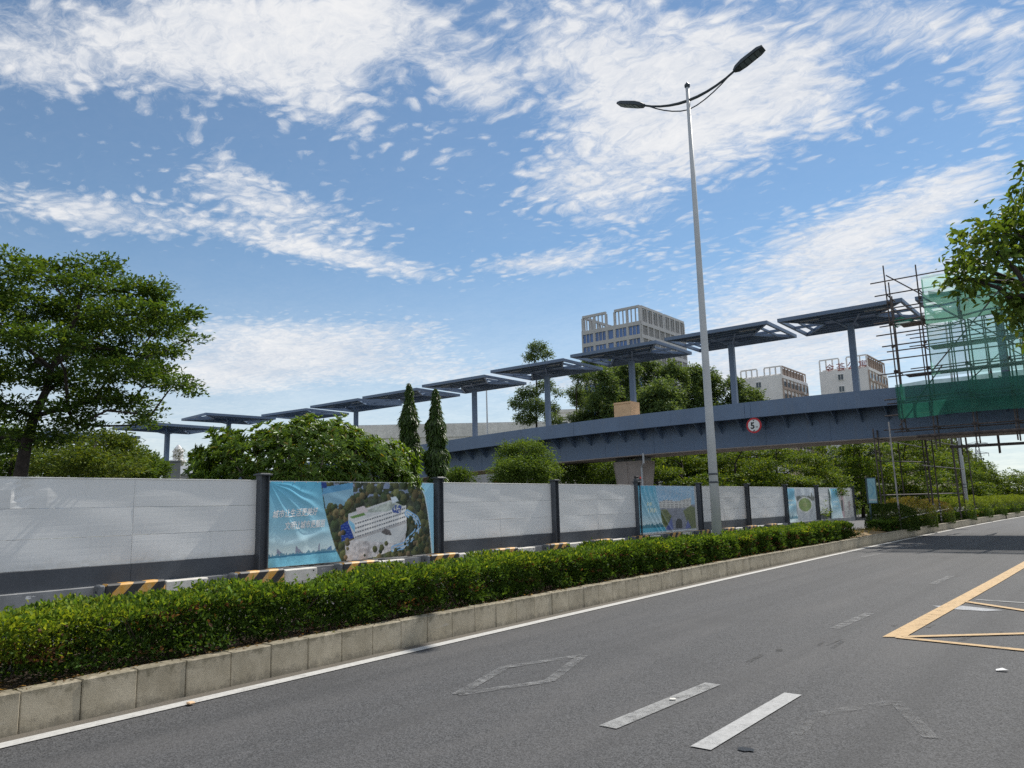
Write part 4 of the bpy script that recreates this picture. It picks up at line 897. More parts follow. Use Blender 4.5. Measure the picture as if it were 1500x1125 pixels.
for x_ in sxs[:6]:
    for z_ in (4.38, 5.5, 6.78, 7.85, 8.82, 9.72):
        o = link('coupler', cp_, sc); o.location = (x_+5.5+.02, front-35+0.02, z_); o.rotation_euler = (0, 0, rs.uniform(0, 1))
for z_ in (6.6, 8.75):
    for y_ in (front+0.45, back+0.45): sp_(MB().box((0.5, y_, z_), (14.2, 0.75, 0.05)), 'plank_walkway', 'wood_wrap' if False else 'tube')
def net(name, label, x0, x1, z0, z1, y_, mat, sd, top_sag=0.0, amp=0.05):
    n, m = 60, 14; b = MB(); r = random.Random(sd); ph = [r.uniform(0, 6.3) for _ in range(6)]
    for i in range(m+1):
        for j in range(n+1):
            u, v = j/n, i/m; x_ = x0+(x1-x0)*u; zt = z1-top_sag*(0.5+0.5*math.sin(u*9+ph[0]))*abs(math.sin(u*14+ph[1]))
            z_ = z0+(zt-z0)*v+0.03*math.sin(u*17+ph[2]); d = amp*math.sin(u*31+v*4+ph[3])+amp*0.7*math.sin(v*9+u*12+ph[4])
            b.v.append((x_, y_+d, z_))
    for i in range(m):
        for j in range(n): k = i*(n+1)+j; b.f.append((k, k+1, k+n+2, k+n+1))
    o = b.build(name, mat, None, 0, True); tag(o, label, 'netting', 'green nets on the scaffold'); return o
net('safety_net', 'dark green netting band wrapped over the edge of the bridge deck', -6.98, 9, 4.80, 6.28, 34.56, 'net_dense', 1, 0.08, 0.03)
net('safety_net', 'pale translucent green netting on the road side of the scaffold', -5.6, 9, 6.32, 10.55, 34.58, 'net', 2, 0.25)
net('safety_net', 'pale green netting on the rear side of the scaffold', -5.2, 9, 6.1, 10.2, 42.4, 'net', 3, 0.25)
net('safety_net', 'dark green net strip hanging at the canopy level of the scaffold', -5.35, 4.5, 9.55, 10.0, 34.35, 'net_dense', 4, 0.3, 0.08)
net('safety_net', 'short dark green net strip beside the nearest canopy corner', -6.9, -5.0, 8.75, 9.15, 35.3, 'net_dense', 5, 0.2, 0.05)

# ------------------------------------------------------------------ street lamps
def make_lamp():
    root = thing('street_lamp', 'street lamp', 'street lamp')
    MB().tube([(0, 0, 0), (0, 0, 4), (0, 0, 8), (0, 0, 12.62)], [0.125, 0.098, 0.075, 0.05], 16).build('pole', 'lamp', root, 0, True)
    MB().lathe([(0.2, 0), (0.2, 0.03), (0.14, 0.05), (0.13, 0.25)], (0, 0, -0.04), 16).build('base_flange', 'lamp', root)
    for z_ in (2.02, 2.22): MB().lathe([(0.118, 0), (0.121, 0.01), (0.121, 0.035), (0.118, 0.045)], (0, 0, z_), 16).build('pole_band', 'steel_dark', root)
    MB().lathe([(0.06, 0), (0.075, 0.02), (0.075, 0.08), (0.04, 0.12), (0.02, 0.15)], (0, 0, 12.62), 12).build('finial', 'lamp_head', root)
    for s in (-1, 1):
        pts = [(s*1.36*t_, 0, 12.24+0.36*t_*t_) for t_ in (0, .2, .4, .6, .8, 1)]
        MB().tube(pts, [0.042, 0.04, 0.036, 0.033, 0.03, 0.03], 8).build('arm', 'lamp_head', root, 0, True)
        pts = [(s*1.2*t_, 0, 11.98+0.54*t_**1.6) for t_ in (0, .2, .4, .6, .8, 1)]
        MB().tube(pts, 0.017, 6).build('stay', 'lamp_head', root, 0, True)
        # flat tapered luminaire tilted up with the arm
        t = math.atan(0.42); b = MB()
        for u, hw, zt, zb in ((0, .05, .03, -.03), (.10, .13, .06, -.045), (.30, .165, .085, -.05), (.75, .165, .06, -.05), (.88, .12, .02, -.045)):
            for a, z_ in ((-hw, zb), (hw, zb), (hw*0.9, zt*0.6), (hw*0.45, zt), (-hw*0.45, zt), (-hw*0.9, zt*0.6)):
                b.v.append((s*(1.30+u*math.cos(t)-z_*math.sin(t)), a, 12.585+u*math.sin(t)+z_*math.cos(t)))
        for i in range(4):
            for j in range(6): b.f.append((6*i+j, 6*i+(j+1) % 6, 6*i+6+(j+1) % 6, 6*i+6+j))
        b.f += [tuple(range(5, -1, -1)), tuple(24+j for j in range(6))]
        hd = b.build('lamp_head', 'lamp_head', root)
        for q in range(4):
            b = MB(); u0, u1 = .20+q*.145, .32+q*.145
            for u, w in ((u0, -.125), (u0, .125), (u1, .125), (u1, -.125)): b.v.append((s*(1.30+u*math.cos(t)+.055*math.sin(t)), w, 12.585+u*math.sin(t)-.055*math.cos(t)))
            b.f = [(0, 1, 2, 3)]; b.build('led_module', 'glass_lens', hd)
    return root
lp = make_lamp(); lp.location = (-8.0, 18.2, 0.27); lp['label'] = 'tall pale street lamp with two arms standing in the hedge'; lp['group'] = 'street lamps along the median'
lp.location.z = 0.05
for (y_, lb) in ((54.4, 'street lamp on the median just behind the scaffold legs'), (87.0, 'far street lamp on the median near the right edge')):
    o = copy_tree(lp); o.location = (edge(y_)-1.25, y_, 0.05); o['label'] = lb

# ------------------------------------------------------------------ hedges and clipped shrubs
GREENS = [(.026, .062, .012), (.038, .083, .015), (.055, .108, .018), (.032, .070, .016)]
YELLOWS = [(.13, .20, .02), (.10, .18, .022), (.17, .23, .03)]
def hedge(name, label, y0, y1, hw, z0, z1, seed, per_m, lsize, x_off, group=None, yel=0.5, gold_end=None):
    rng = np.random.default_rng(seed); ymid = (y0+y1)/2
    root = thing(name, label, 'hedge', (0, 0, 0), 0, group)
    n = int(per_m*(y1-y0)); ln = (y1-y0)
    # more leaves where the hedge is near
    yy = y0+ln*rng.random(n)**1.35
    a = rng.random(n)                       # around the profile: back - top - front
    th = np.pi*(-0.08+1.16*a)
    sup = 0.42
    cx = np.sign(np.cos(th))*np.abs(np.cos(th))**sup; cz = np.sign(np.sin(th))*np.abs(np.sin(th))**sup
    depth = 1-0.42*rng.random(n)**1.6
    bumpy = (0.08*np.sin(yy*2.3+th*2)+0.08*np.sin(yy*5.9-th*3+1)+0.06*np.sin(yy*13.7+th*5)+0.06*rng.normal(size=n))
    lump = vnoise(yy/(y1-y0)*2.2, a*.16, ln*1.35, seed)-.5; lump2 = vnoise(yy/(y1-y0)*2.2, a*.16, ln*.45, seed+1)-.5
    bumpy = bumpy*.55+.38*lump+.34*lump2
    e = (-6.42-0.028*yy+0.0005*yy*yy)
    r = depth*(1+bumpy)
    zc = z0+(z1-z0)*0.42
    X = e+x_off+hw*cx*r; Z = zc+(z1-zc)*np.where(cz > 0, cz*r, 0)+np.where(cz <= 0, cz*(zc-z0), 0)
    low = rng.random(n) < 0.34                # sparser foliage down the flanks, to the soil
    Z = np.where(low & (np.abs(cx) > .5), z0+(zc-z0)*rng.random(n)**0.7*1.2, Z)
    X = np.where(low & (np.abs(cx) > .5), e+x_off+hw*cx*(0.93-0.35*rng.random(n)**2)*(1+0.5*bumpy), X)
    # thin patches on the flanks where stems and shade show
    gap = np.sin(yy*4.3+seed)*np.sin(yy*1.7+2+Z*5)+0.6*np.sin(yy*9.1+Z*11)+0.35*rng.normal(size=n)
    keep = (np.abs(cx) < .55) | (gap < 0.35) | (Z > z0+(z1-z0)*0.8)
    X, yy, Z, cx, cz, e = X[keep], yy[keep], Z[keep], cx[keep], cz[keep], e[keep]; n = len(X)
    m = int(n*0.30)                            # inner leaves: the hedge is closed behind its skin
    yi = y0+ln*rng.random(m)**1.35; X = np.concatenate([X, (-6.42-0.028*yi+0.0005*yi*yi)+x_off+hw*rng.uniform(-.8, .4, m)]); yy = np.concatenate([yy, yi]); Z = np.concatenate([Z, z0+(z1-z0)*(.02+.86*rng.random(m))])
    cx = np.concatenate([cx, rng.uniform(-1, 1, m)]); cz = np.concatenate([cz, rng.random(m)]); n += m
    C = np.stack([X, yy, Z], 1)
    out = np.stack([cx*0.9, rng.normal(0, .5, n), np.maximum(cz, 0)*1.0+0.35], 1)
    D = out+0.75*rng.normal(size=(n, 3)); N = np.array([0, 0, 1.0])+0.6*rng.normal(size=(n, 3))
    c = palette(rng, n, GREENS)
    pn = 0.5+0.25*np.sin(yy*1.3+seed)+0.25*np.sin(yy*2.9+1.7*seed)+0.2*rng.normal(size=n)
    top = (Z > z0+(z1-z0)*0.72)
    ym = top & (pn > 1-yel*0.55) & (rng.random(n) < 0.75)
    ym |= (Z > z0+(z1-z0)*.9) & (rng.random(n) < .22)
    if gold_end: ym |= (yy < gold_end+rng.normal(0, .25, n)) & (Z > z0+(z1-z0)*0.35) & (rng.random(n) < .7)
    c[ym] = palette(rng, int(ym.sum()), YELLOWS)
    lit_top = top & ~ym & (rng.random(n) < .45); c[lit_top] = palette(rng, int(lit_top.sum()), [(.075, .15, .02), (.06, .125, .022)])  # top leaves painted lighter, the sunlit look put into their colour
    dry = vnoise(yy/(y1-y0)*2.2, Z*.8, ln*1.0, seed+5); red = ((rng.random(n) < .02) | ((dry > .80) & (rng.random(n) < .5))) & (Z < z0+(z1-z0)*.9); c[red] = palette(rng, int(red.sum()), [(.09, .055, .03), (.07, .04, .025)])
    L = lsize*(0.5+1.05*rng.random(n)**1.2)*(0.8+0.028*np.clip(yy, 0, 40)); 
    leaves('foliage', C, D, N, L, L*0.55, c, 'leaf_hedge', root)
    q = int((y1-y0)*26); ys_ = y0+(y1-y0)*rng.random(q)**1.2; xs_ = (-6.42-0.028*ys_+0.0005*ys_*ys_)+x_off+hw*rng.uniform(-.85, .95, q); hs_ = (z1-z0)*rng.uniform(.05, .26, q)*(.5+vnoise(ys_/(y1-y0)*2.2, ys_*0, ln*.5, seed+9))
    T = np.repeat(np.stack([xs_, ys_, np.full(q, z1-.05)], 1), 7, 0); T[:, 2] += np.repeat(hs_, 7)*np.tile(np.linspace(.1, 1, 7), q); T += rng.normal(0, .012, T.shape); m = len(T)
    Ls = lsize*(.8+.7*rng.random(m)); leaves('shoots', T, rng.normal(size=(m, 3))+np.array([0, 0, .5]), np.array([0, 0, 1.])+.7*rng.normal(size=(m, 3)), Ls, Ls*.5, palette(rng, m, [(.075, .15, .02), (.10, .18, .025), (.06, .12, .02)]), 'leaf_hedge', root)
    b = MB(); rr = random.Random(seed); k = int((y1-y0)*11)
    for i in range(k):
        y_ = y0+(y1-y0)*(i+rr.random())/k; x_ = -6.42-0.028*y_+0.0005*y_*y_+x_off+rr.uniform(-.62, .62)*hw
        p = [(x_, y_, z0-0.02), (x_+rr.uniform(-.08, .08), y_+rr.uniform(-.1, .1), z0+(z1-z0)*0.4), (x_+rr.uniform(-.16, .2), y_+rr.uniform(-.2, .2), z0+(z1-z0)*0.85)]
        b.tube(p, [0.014, 0.010, 0.004], 4, False)
    tag(b.build('stems', 'twig', root), kind='stuff')
    return root
hedge('clipped_hedge', 'long low clipped green hedge in the kerbed bed before the hoarding', 0.6, 27.8, 0.60, 0.28, 0.80, 3, 8200, 0.048, -1.10, None, 0.25, 3.1)
# bare earth at the end of the hedge
b = MB(); n = 14
for i in range(n+1):
    for j in range(n+1):
        u, v = i/n, j/n; y_ = 28.1+5.6*u; x_ = edge(y_)-2.3+1.62*v
        h = 0.16*math.sin(math.pi*u)*math.sin(math.pi*v)**0.8; b.v.append((x_, y_, 0.279+h+0.008*math.sin(i*2.1+j*1.7)))
for i in range(n):
    for j in range(n): k = i*(n+1)+j; b.f.append((k, k+1, k+n+2, k+n+1))
tag(b.build('earth_mound', 'dry_soil', None, 0, True), kind='structure')
rg = np.random.default_rng(9); n = 900
yy = 28.2+5.2*rg.random(n); C = np.stack([-6.42-0.028*yy+0.0005*yy*yy-2.2+1.45*rg.random(n), yy, 0.30+0.10*rg.random(n)], 1)
D = np.array([0, 0, 1.0])+0.55*rg.normal(size=(n, 3)); o = leaves('dry_grass', C, D, rdir(rg, n), 0.07+0.09*rg.random(n), np.full(n, .014), palette(rg, n, [(.24, .18, .07), (.16, .15, .05), (.10, .12, .03)]), 'leaf', None)
tag(o, 'short dry grass on the bare earth at the end of the hedge', 'grass', kind='stuff')
def weeds(name, label, spots, seed):
    for k, (x_, y_, h) in enumerate(spots):
        rng = np.random.default_rng(seed+k); n = 18; a = rng.random(n)*6.28
        C = np.tile([x_, y_, 0.45], (n, 1))+rng.normal(0, .03, (n, 3)); D = np.stack([np.cos(a)*.5, np.sin(a)*.5, np.full(n, 1.0)], 1)
        root = thing(name, label[k], 'plant', (x_, y_, 0.3)); o = leaves('blade', C, D, np.stack([-np.cos(a), -np.sin(a), np.full(n, .4)], 1), h*(.7+.6*rng.random(n)), np.full(n, .018), palette(rng, n, [(.06, .13, .03), (.10, .16, .05)]), 'leaf', root)
        o.matrix_parent_inverse = Matrix.Translation((-x_, -y_, -0.3))
weeds('grass_tuft', ['tuft of long grass behind the hedge before the first striped block', 'tuft of long grass rising from the hedge below the first white panel', 'dark grass tuft behind the hedge under the second plain bay'], [(-8.15, 3.3, .36), (-8.1, 4.05, .34), (-8.2, 10.9, .42)], 70)
rg = np.random.default_rng(19); n = 5200; yy = 1.0+28*rg.random(n)**1.3; ed_ = -6.42-0.028*yy+0.0005*yy*yy
C = np.stack([ed_-.33-.62*rg.random(n)**1.2, yy, np.zeros(n)], 1); C[:, 2] = np.where(C[:, 0] > ed_-.47, .320, .283)+.012*rg.random(n)
keepl = (C[:, 0] < ed_-.40) | (rg.random(n) < .25); C = C[keepl]; n = len(C)
D = rg.normal(size=(n, 3))*np.array([1, 1, .25]); N = np.array([0, 0, 1.])+.35*rg.normal(size=(n, 3)); Lf = .02+.035*rg.random(n)
o = leaves('leaf_litter', C, D, N, Lf, Lf*.5, palette(rg, n, [(.10, .065, .03), (.06, .045, .025), (.14, .10, .045), (.05, .07, .02)]), 'leaf', None)
tag(o, 'dead leaves scattered on the soil along the kerb', 'leaf litter', kind='stuff')
def clipped_dome(label, x_, y_, r, h, seed, cols, top_cols=None, z0=0.27, n=9000, group='rounded shrubs on the median', ls=0.05):
    rng = np.random.default_rng(seed); root = thing('rounded_shrub', label, 'shrub', (x_, y_, z0), 0, group)
    d = rdir(rng, n); d[:, 2] = np.abs(d[:, 2])*1.02-0.12
    rad = 1-0.25*rng.random(n)**2+0.03*np.sin(d[:, 0]*9+d[:, 1]*7)
    sq = d/((np.abs(d)**2.6).sum(1, keepdims=True)**(1/2.6)); C = sq*rad[:, None]*np.array([r, r, h]); C[:, 2] = np.maximum(C[:, 2]+h*.10, 0.01)
    c = palette(rng, n, cols)
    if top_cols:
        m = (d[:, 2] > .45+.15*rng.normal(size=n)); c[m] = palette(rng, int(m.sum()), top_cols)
    L = ls*(.7+.7*rng.random(n)); leaves('foliage', C, d+.8*rng.normal(size=(n, 3)), d*.6+np.array([0, 0, 1])+.5*rng.normal(size=(n, 3)), L, L*.55, c, 'leaf_hedge', root)
    b = MB(); rr = random.Random(seed)
    for i in range(9): a = rr.uniform(0, 6.3); b.tube([(0.05*math.cos(a), 0.05*math.sin(a), -.02), (r*.3*math.cos(a), r*.3*math.sin(a), h*.4), (r*.65*math.cos(a), r*.65*math.sin(a), h*.75)], [.02, .014, .006], 5, False)
    tag(b.build('stems', 'twig', root), kind='stuff')
DK = [(.028, .06, .016), (.04, .078, .02), (.05, .09, .018)]  # dark leaf greens, the shade of the bridge put into the colour
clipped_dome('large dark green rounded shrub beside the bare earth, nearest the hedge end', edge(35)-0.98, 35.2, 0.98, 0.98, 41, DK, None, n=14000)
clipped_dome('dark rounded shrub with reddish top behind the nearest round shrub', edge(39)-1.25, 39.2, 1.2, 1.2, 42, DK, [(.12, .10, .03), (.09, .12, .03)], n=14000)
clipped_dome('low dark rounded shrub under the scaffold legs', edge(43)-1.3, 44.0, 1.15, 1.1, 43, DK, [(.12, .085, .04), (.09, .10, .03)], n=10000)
ordn = ['first', 'second', 'third', 'fourth', 'fifth', 'sixth', 'seventh', 'eighth', 'ninth', 'tenth', 'eleventh', 'twelfth']
for k in range(12):
    y_ = 50.0+5.6*k
    clipped_dome('rounded shrub with golden top, %s in the row beyond the scaffold' % ordn[k], edge(y_)-1.35, y_, 1.2, 1.16+.04*math.sin(k*2), 50+k, [(.028, .06, .016), (.04, .08, .018)], [(.13, .19, .02), (.10, .16, .022)], n=6500, ls=.065)  # golden tops, with bright-top, dark-side shading also put into the leaf colours
hedge('low_hedge', 'low trimmed hedge running under the golden rounded shrubs at right', 33.0, 100, 0.34, 0.28, 0.66, 12, 650, 0.055, -0.98, None, 0.8)

# ------------------------------------------------------------------ trees
TG = [(.04, .085, .016), (.055, .11, .02), (.075, .135, .022)]
def tuft_cloud(rng, cl, n_leaf, L, spread, droop, rosette, flat):
    """clumps -> tufts -> leaves; returns centres, directions, normals"""
    cl = np.array(cl); area = cl[:, 3]**2+0.02; pr = area/area.sum(); nt_ = max(1, n_leaf//rosette)
    w = rng.choice(len(cl), nt_, p=pr); d = rdir(rng, nt_); rad = 0.35+0.65*rng.random(nt_)**0.5
    d[:, 2] = np.sign(d[:, 2])*np.abs(d[:, 2])**1.3
    T = cl[w, :3]+d*rad[:, None]*np.stack([cl[w, 3], cl[w, 3], cl[w, 4]], 1)
    T += rng.normal(0, .05, T.shape)
    o = d*np.array([1, 1, .5]) + np.array([0, 0, .35])
    C = np.repeat(T, rosette, 0)+rng.normal(0, spread, (nt_*rosette, 3))*np.array([1, 1, flat])
    D = np.repeat(o, rosette, 0)+rng.normal(0, .75, (nt_*rosette, 3))*np.array([1, 1, .55]); D[:, 2] -= droop
    N = np.array([0, 0, 1.0])+.45*rng.normal(size=C.shape)
    return C, D, N
def skeleton(base, top, cl, r0, mat, root, seed, trunk=None, start=0.35):
    """trunk plus limbs that fork from the nearest point already grown towards every clump"""
    rr = random.Random(seed); base = Vector(base); top = Vector(top)
    tp = [Vector(p) for p in trunk] if trunk else [base.lerp(top, t)+Vector((rr.uniform(-.1, .1), rr.uniform(-.1, .1), 0))*(1 if 0 < t < 1 else 0) for t in (0, .25, .5, .75, 1)]
    m = len(tp); MB().tube(tp, [r0*(1-0.62*i/(m-1)) for i in range(m)], 8).build('trunk', mat, root, 0, True)
    H = max(.5, tp[-1].z-tp[0].z); nodes = [p for p in tp if p.z-tp[0].z > H*start]; lv = [0]*len(nodes); b = MB()
    for c in sorted(cl, key=lambda c: (Vector(c[:3])-tp[-1]).length):
        c = Vector(c[:3]); j = min(range(len(nodes)), key=lambda i: (nodes[i]-c).length+max(0, nodes[i].z-c.z)*1.5+lv[i]*.25)
        a = nodes[j]; mid = a.lerp(c, .5)+Vector((rr.uniform(-.1, .1), rr.uniform(-.1, .1), rr.uniform(-.02, .14)))*(c-a).length
        ra = max(.010, r0*.36*.72**lv[j]); b.tube([a, mid, c], [ra, ra*.75, ra*.45], 6, False); nodes += [mid, c]; lv += [lv[j]+1, lv[j]+1]
    b.build('limbs', mat, root, 0, True)
def tree(name, label, group, base, cl, n_leaf, L, cols, r0=0.16, seed=1, droop=.15, rosette=7, spread=.12, flat=.5, mat='leaf', bark='bark', trunk=None, top_cols=None, wid=.5, hexa=False):
    rng = np.random.default_rng(seed); zs = [c[2] for c in cl]; root = thing(name, label, 'tree', (base[0], base[1], 0), 0, group)
    off = Matrix.Translation((-base[0], -base[1], 0)); tz = min(zs)+(max(zs)-min(zs))*.72
    cx = sum(c[0] for c in cl)/len(cl); cy = sum(c[1] for c in cl)/len(cl)
    skeleton((base[0], base[1], -.02), (cx*.5+base[0]*.5, cy*.5+base[1]*.5, tz), cl, r0, bark, root, seed, trunk)
    C, D, N = tuft_cloud(rng, cl, n_leaf, L, spread, droop, rosette, flat); n = len(C)
    c = palette(rng, n, cols)
    if top_cols:
        m = rng.random(n) < .30; c[m] = palette(rng, int(m.sum()), top_cols)
    Ls = L*(.65+.7*rng.random(n)); leaves('crown', C, D, N, Ls, Ls*wid, c, mat, root, hexa)
    for ch in root.children: ch.matrix_parent_inverse = off
    return root
LT = [(-19.35, 6.77, 2.62),(-19.33, 6.83, 3.31),(-19.29, 6.94, 3.93),(-19.23, 7.11, 4.49),(-19.2, 7.19, 5.06)]
tree('spreading_tree', 'large dark green spreading tree at the left edge behind the hoarding', 'trees behind the hoarding', (-19.36, 6.73), [(-18.17, 5.93, 6.97, 0.58, 0.32),(-20.55, 7.34, 7.64, 0.7, 0.34),(-19.84, 8.29, 7.87, 0.69, 0.3),(-18.14, 7.34, 6.87, 0.6, 0.3),(-18.53, 8.74, 7.01, 0.75, 0.32),(-18.19, 9.04, 7.12, 0.4, 0.25),(-19.93, 6.85, 6.59, 0.88, 0.39),(-20.07, 7.97, 6.69, 0.9, 0.33),(-17.25, 7.86, 6.1, 0.79, 0.29),(-16.57, 8.69, 6.15, 0.6, 0.14),(-19.45, 9.79, 6.51, 0.76, 0.23),(-17.72, 9.79, 5.94, 0.28, 0.14),(-19.74, 8.51, 6.17, 0.9, 0.3),(-17.46, 6.43, 5.31, 0.78, 0.31),(-19.3, 6.27, 5.73, 0.62, 0.47),(-19.27, 9.17, 5.67, 0.68, 0.2),(-17.31, 8.9, 5.43, 0.41, 0.13),(-20.54, 8.39, 5.71, 0.93, 0.27),(-20.8, 7.26, 5.19, 0.84, 0.3),(-17.05, 7.72, 4.76, 0.78, 0.23),(-16.52, 8.75, 4.55, 0.43, 0.12),(-18.5, 9.19, 5.13, 0.6, 0.19),(-19.36, 10.8, 4.88, 0.2, 0.08),(-18.14, 8.53, 4.24, 0.58, 0.19),(-17.86, 7.64, 4.28, 0.59, 0.17),(-18.16, 8.86, 3.77, 0.28, 0.13),(-16.74, 8.36, 3.83, 0.21, 0.12),(-18.07, 7.17, 3.99, 0.49, 0.18),(-19.2, 6.48, 4.04, 0.58, 0.28),(-19.22, 7.08, 3.47, 0.65, 0.23),(-18.05, 7.35, 3.66, 0.44, 0.15),(-18.72, 5.38, 6.39, 0.89, 0.52),(-18.75, 5.08, 5.6, 0.96, 0.6),(-19.59, 5.51, 4.82, 0.93, 0.55),(-18.89, 5.61, 3.94, 0.69, 0.37),(-18.1, 4.61, 4.86, 0.85, 0.57),(-20.79, 6.51, 3.39, 0.69, 0.35),(-19.32, 7.47, 4.78, 0.59, 0.16),(-20.44, 5.0, 6.33, 0.8, 0.49)], 50000, .108, [(.032, .075, .018), (.045, .095, .02), (.06, .12, .022)], .17, 1, .12, 9, .12, .35, hexa=False,
     trunk=[((-19.36, 6.73)[0], (-19.36, 6.73)[1], -.02)]+LT, top_cols=[(.075, .125, .02), (.06, .11, .02)])
tree('broadleaf_tree', 'yellowish green tree below the big left tree just above the hoarding', 'trees behind the hoarding', (-24.82, 10.63), [(-26.13, 11.27, 3.89, 1.03, 0.62),(-25.87, 11.79, 4.01, 0.72, 0.51),(-23.68, 9.67, 3.32, 0.81, 0.46),(-23.49, 10.35, 3.13, 1.16, 0.37),(-25.41, 11.93, 3.58, 0.66, 0.56),(-25.93, 9.89, 3.46, 1.0, 0.55),(-25.39, 10.68, 3.07, 1.5, 0.35)], 12000, .12, [(.06, .105, .02), (.09, .13, .02), (.045, .085, .02)], .12, 2)
tree('broadleaf_tree', 'dark green rounded tree left of the bare canopy post', 'trees behind the hoarding', (-29.77, 14.24), [(-29.35, 13.66, 3.89, 0.64, 0.59),(-29.76, 14.51, 3.73, 0.6, 0.48),(-29.53, 14.02, 3.34, 0.89, 0.41)], 6000, .13, TG, .10, 3)
tree('broadleaf_tree', 'small green tree touching the bare canopy post', 'trees behind the hoarding', (-33.9, 17.17), [(-33.47, 16.84, 3.83, 0.61, 0.41),(-33.11, 16.97, 3.58, 0.47, 0.34),(-33.88, 16.75, 3.55, 0.68, 0.34)], 4500, .13, TG, .09, 4)
tree('broadleaf_tree', 'green tree behind the trunk of the big left tree', 'trees behind the hoarding', (-28.38, 9.73), [(-28.77, 9.81, 3.89, 1.1, 0.83),(-29.37, 9.19, 4.13, 1.39, 1.11),(-29.15, 10.39, 3.25, 1.12, 0.56)], 7000, .13, TG, .11, 5)
# frangipani: rosettes of long leaves over a wide dome
def frangipani():
    (bx_, by_, _), (_, _, zt), (lx, ly, _), (rx, ry, _) = [(-18.87, 14.17, 2.62),(-18.89, 14.14, 4.36),(-20.48, 11.72, 3.43),(-16.88, 16.49, 3.35)]
    root = thing('frangipani_tree', 'wide dome of long glossy leaves rising behind the large banner', 'tree', (bx_, by_, 0), 0, 'trees behind the hoarding')
    rng = np.random.default_rng(17); ax = np.array([rx-lx, ry-ly, 0]); hl = np.linalg.norm(ax)/2; ax /= 2*hl; pn = np.array([-ax[1], ax[0], 0])
    m = 2900; d = rdir(rng, m); d[:, 2] = np.abs(d[:, 2]); d[:, 2] = np.where(rng.random(m) < .35, -.35*rng.random(m), d[:, 2])
    lob = 1+.06*np.sin(d[:, 0]*7+1)+.06*np.sin(d[:, 1]*8+d[:, 2]*3)+.05*np.sin(d[:, 0]*17+d[:, 2]*9)+.03*rng.normal(size=m); rad = (1-.22*rng.random(m)**2)*lob
    sgn = d/((np.abs(d)**3.2).sum(1, keepdims=True)**(1/3.2))
    zc = 2.35; T = (sgn[:, :1]*ax*hl*.97+sgn[:, 1:2]*pn*1.75)*rad[:, None]+np.array([bx_, by_, zc]); T[:, 2] += sgn[:, 2]*rad*(zt-zc-.22)*(1-.10*(sgn[:, 0] > .35)-.06*(sgn[:, 0] < -.4))
    k = 15; o = np.repeat(d[:, :1]*ax+d[:, 1:2]*pn+d[:, 2:]*np.array([0, 0, 1.]), k, 0); o[:, 2] += .35
    rv = rng.normal(size=o.shape); rv -= o*(np.sum(rv*o, 1, keepdims=True)/np.sum(o*o, 1, keepdims=True)); rv /= np.linalg.norm(rv, axis=1, keepdims=True)
    D = o*.55+rv*(.7+.3*rng.random((len(o), 1))); D[:, 2] -= .12; n = len(D)
    c = palette(rng, n, [(.06, .125, .022), (.085, .165, .026), (.11, .20, .03)]); y_ = rng.random(n) < .03; c[y_] = (.24, .20, .03)
    L = .12+.12*rng.random(n); leaves('crown', np.repeat(T, k, 0)+rng.normal(0, .015, (n, 3)), D, o+.25*rng.normal(size=o.shape), L, L*.28, c, 'leaf_glossy', root, True)
    b = MB(); rr = random.Random(3)
    for i in range(0, m, 32):
        t = T[i]; a = math.atan2(t[1]-by_, t[0]-bx_); q = Vector((bx_, by_, 0))+Vector((math.cos(a), math.sin(a), 0))*.35
        b.tube([q, (q.x*.6+t[0]*.4, q.y*.6+t[1]*.4, 1.5), (t[0], t[1], t[2]-.05)], [.05, .035, .02], 6, False)
    b.build('limbs', 'bark_pale', root, 0, True)
    MB().tube([(bx_, by_, -.02), (bx_, by_, .5), (bx_+.1, by_, 1.1)], [.22, .17, .14], 8).build('trunk', 'bark_pale', root, 0, True)
    for ch in root.children: ch.matrix_parent_inverse = Matrix.Translation((-bx_, -by_, 0))
frangipani()
def columnar(base, zt, label, seed):
    rng = np.random.default_rng(seed); root = thing('columnar_tree', label, 'tree', (base[0], base[1], 0), 0, 'columnar trees with drooping leaves')
    lean = np.array([rng.uniform(-.12, .12), rng.uniform(-.12, .12)])
    n = 7500; t = rng.random(n)**.85; prof = .37*np.clip((1-t)*2.6, 0, 1)**.75*(.82+.18*np.sin(t*27+seed)+.12*np.sin(t*61))*(.75+.25*np.clip(t*4, 0, 1))
    a = rng.random(n)*6.283; r = prof*(1-.55*rng.random(n)**1.8)*(1+.14*np.sin(a*3+t*20)); z = .9+(zt-.95)*t
    C = np.stack([r*np.cos(a)+lean[0]*t, r*np.sin(a)+lean[1]*t, z], 1); D = np.stack([np.cos(a)*.55, np.sin(a)*.55, -np.ones(n)], 1)+.28*rng.normal(size=(n, 3))
    N = np.stack([np.cos(a), np.sin(a), np.full(n, .45)], 1)+.3*rng.normal(size=(n, 3)); L = (.17+.11*rng.random(n))*(.55+.45*np.clip((1-t)*5, 0, 1))
    leaves('crown', C, D, N, L, L*.24, palette(rng, n, [(.032, .07, .018), (.045, .09, .02), (.06, .115, .022)]), 'leaf_glossy', root)
    MB().tube([(0, 0, -.02), (lean[0]*.5, lean[1]*.5, zt*.5), (lean[0], lean[1], zt-.05)], [.09, .06, .012], 8).build('trunk', 'bark', root, 0, True)
PO = [(-19.72, 19.16, 6.14),(-18.68, 19.49, 5.9)]
columnar(PO[0][:2], PO[0][2], 'left of the two narrow columnar trees before the bridge', 31)
columnar(PO[1][:2], PO[1][2], 'right of the two narrow columnar trees before the bridge', 32)
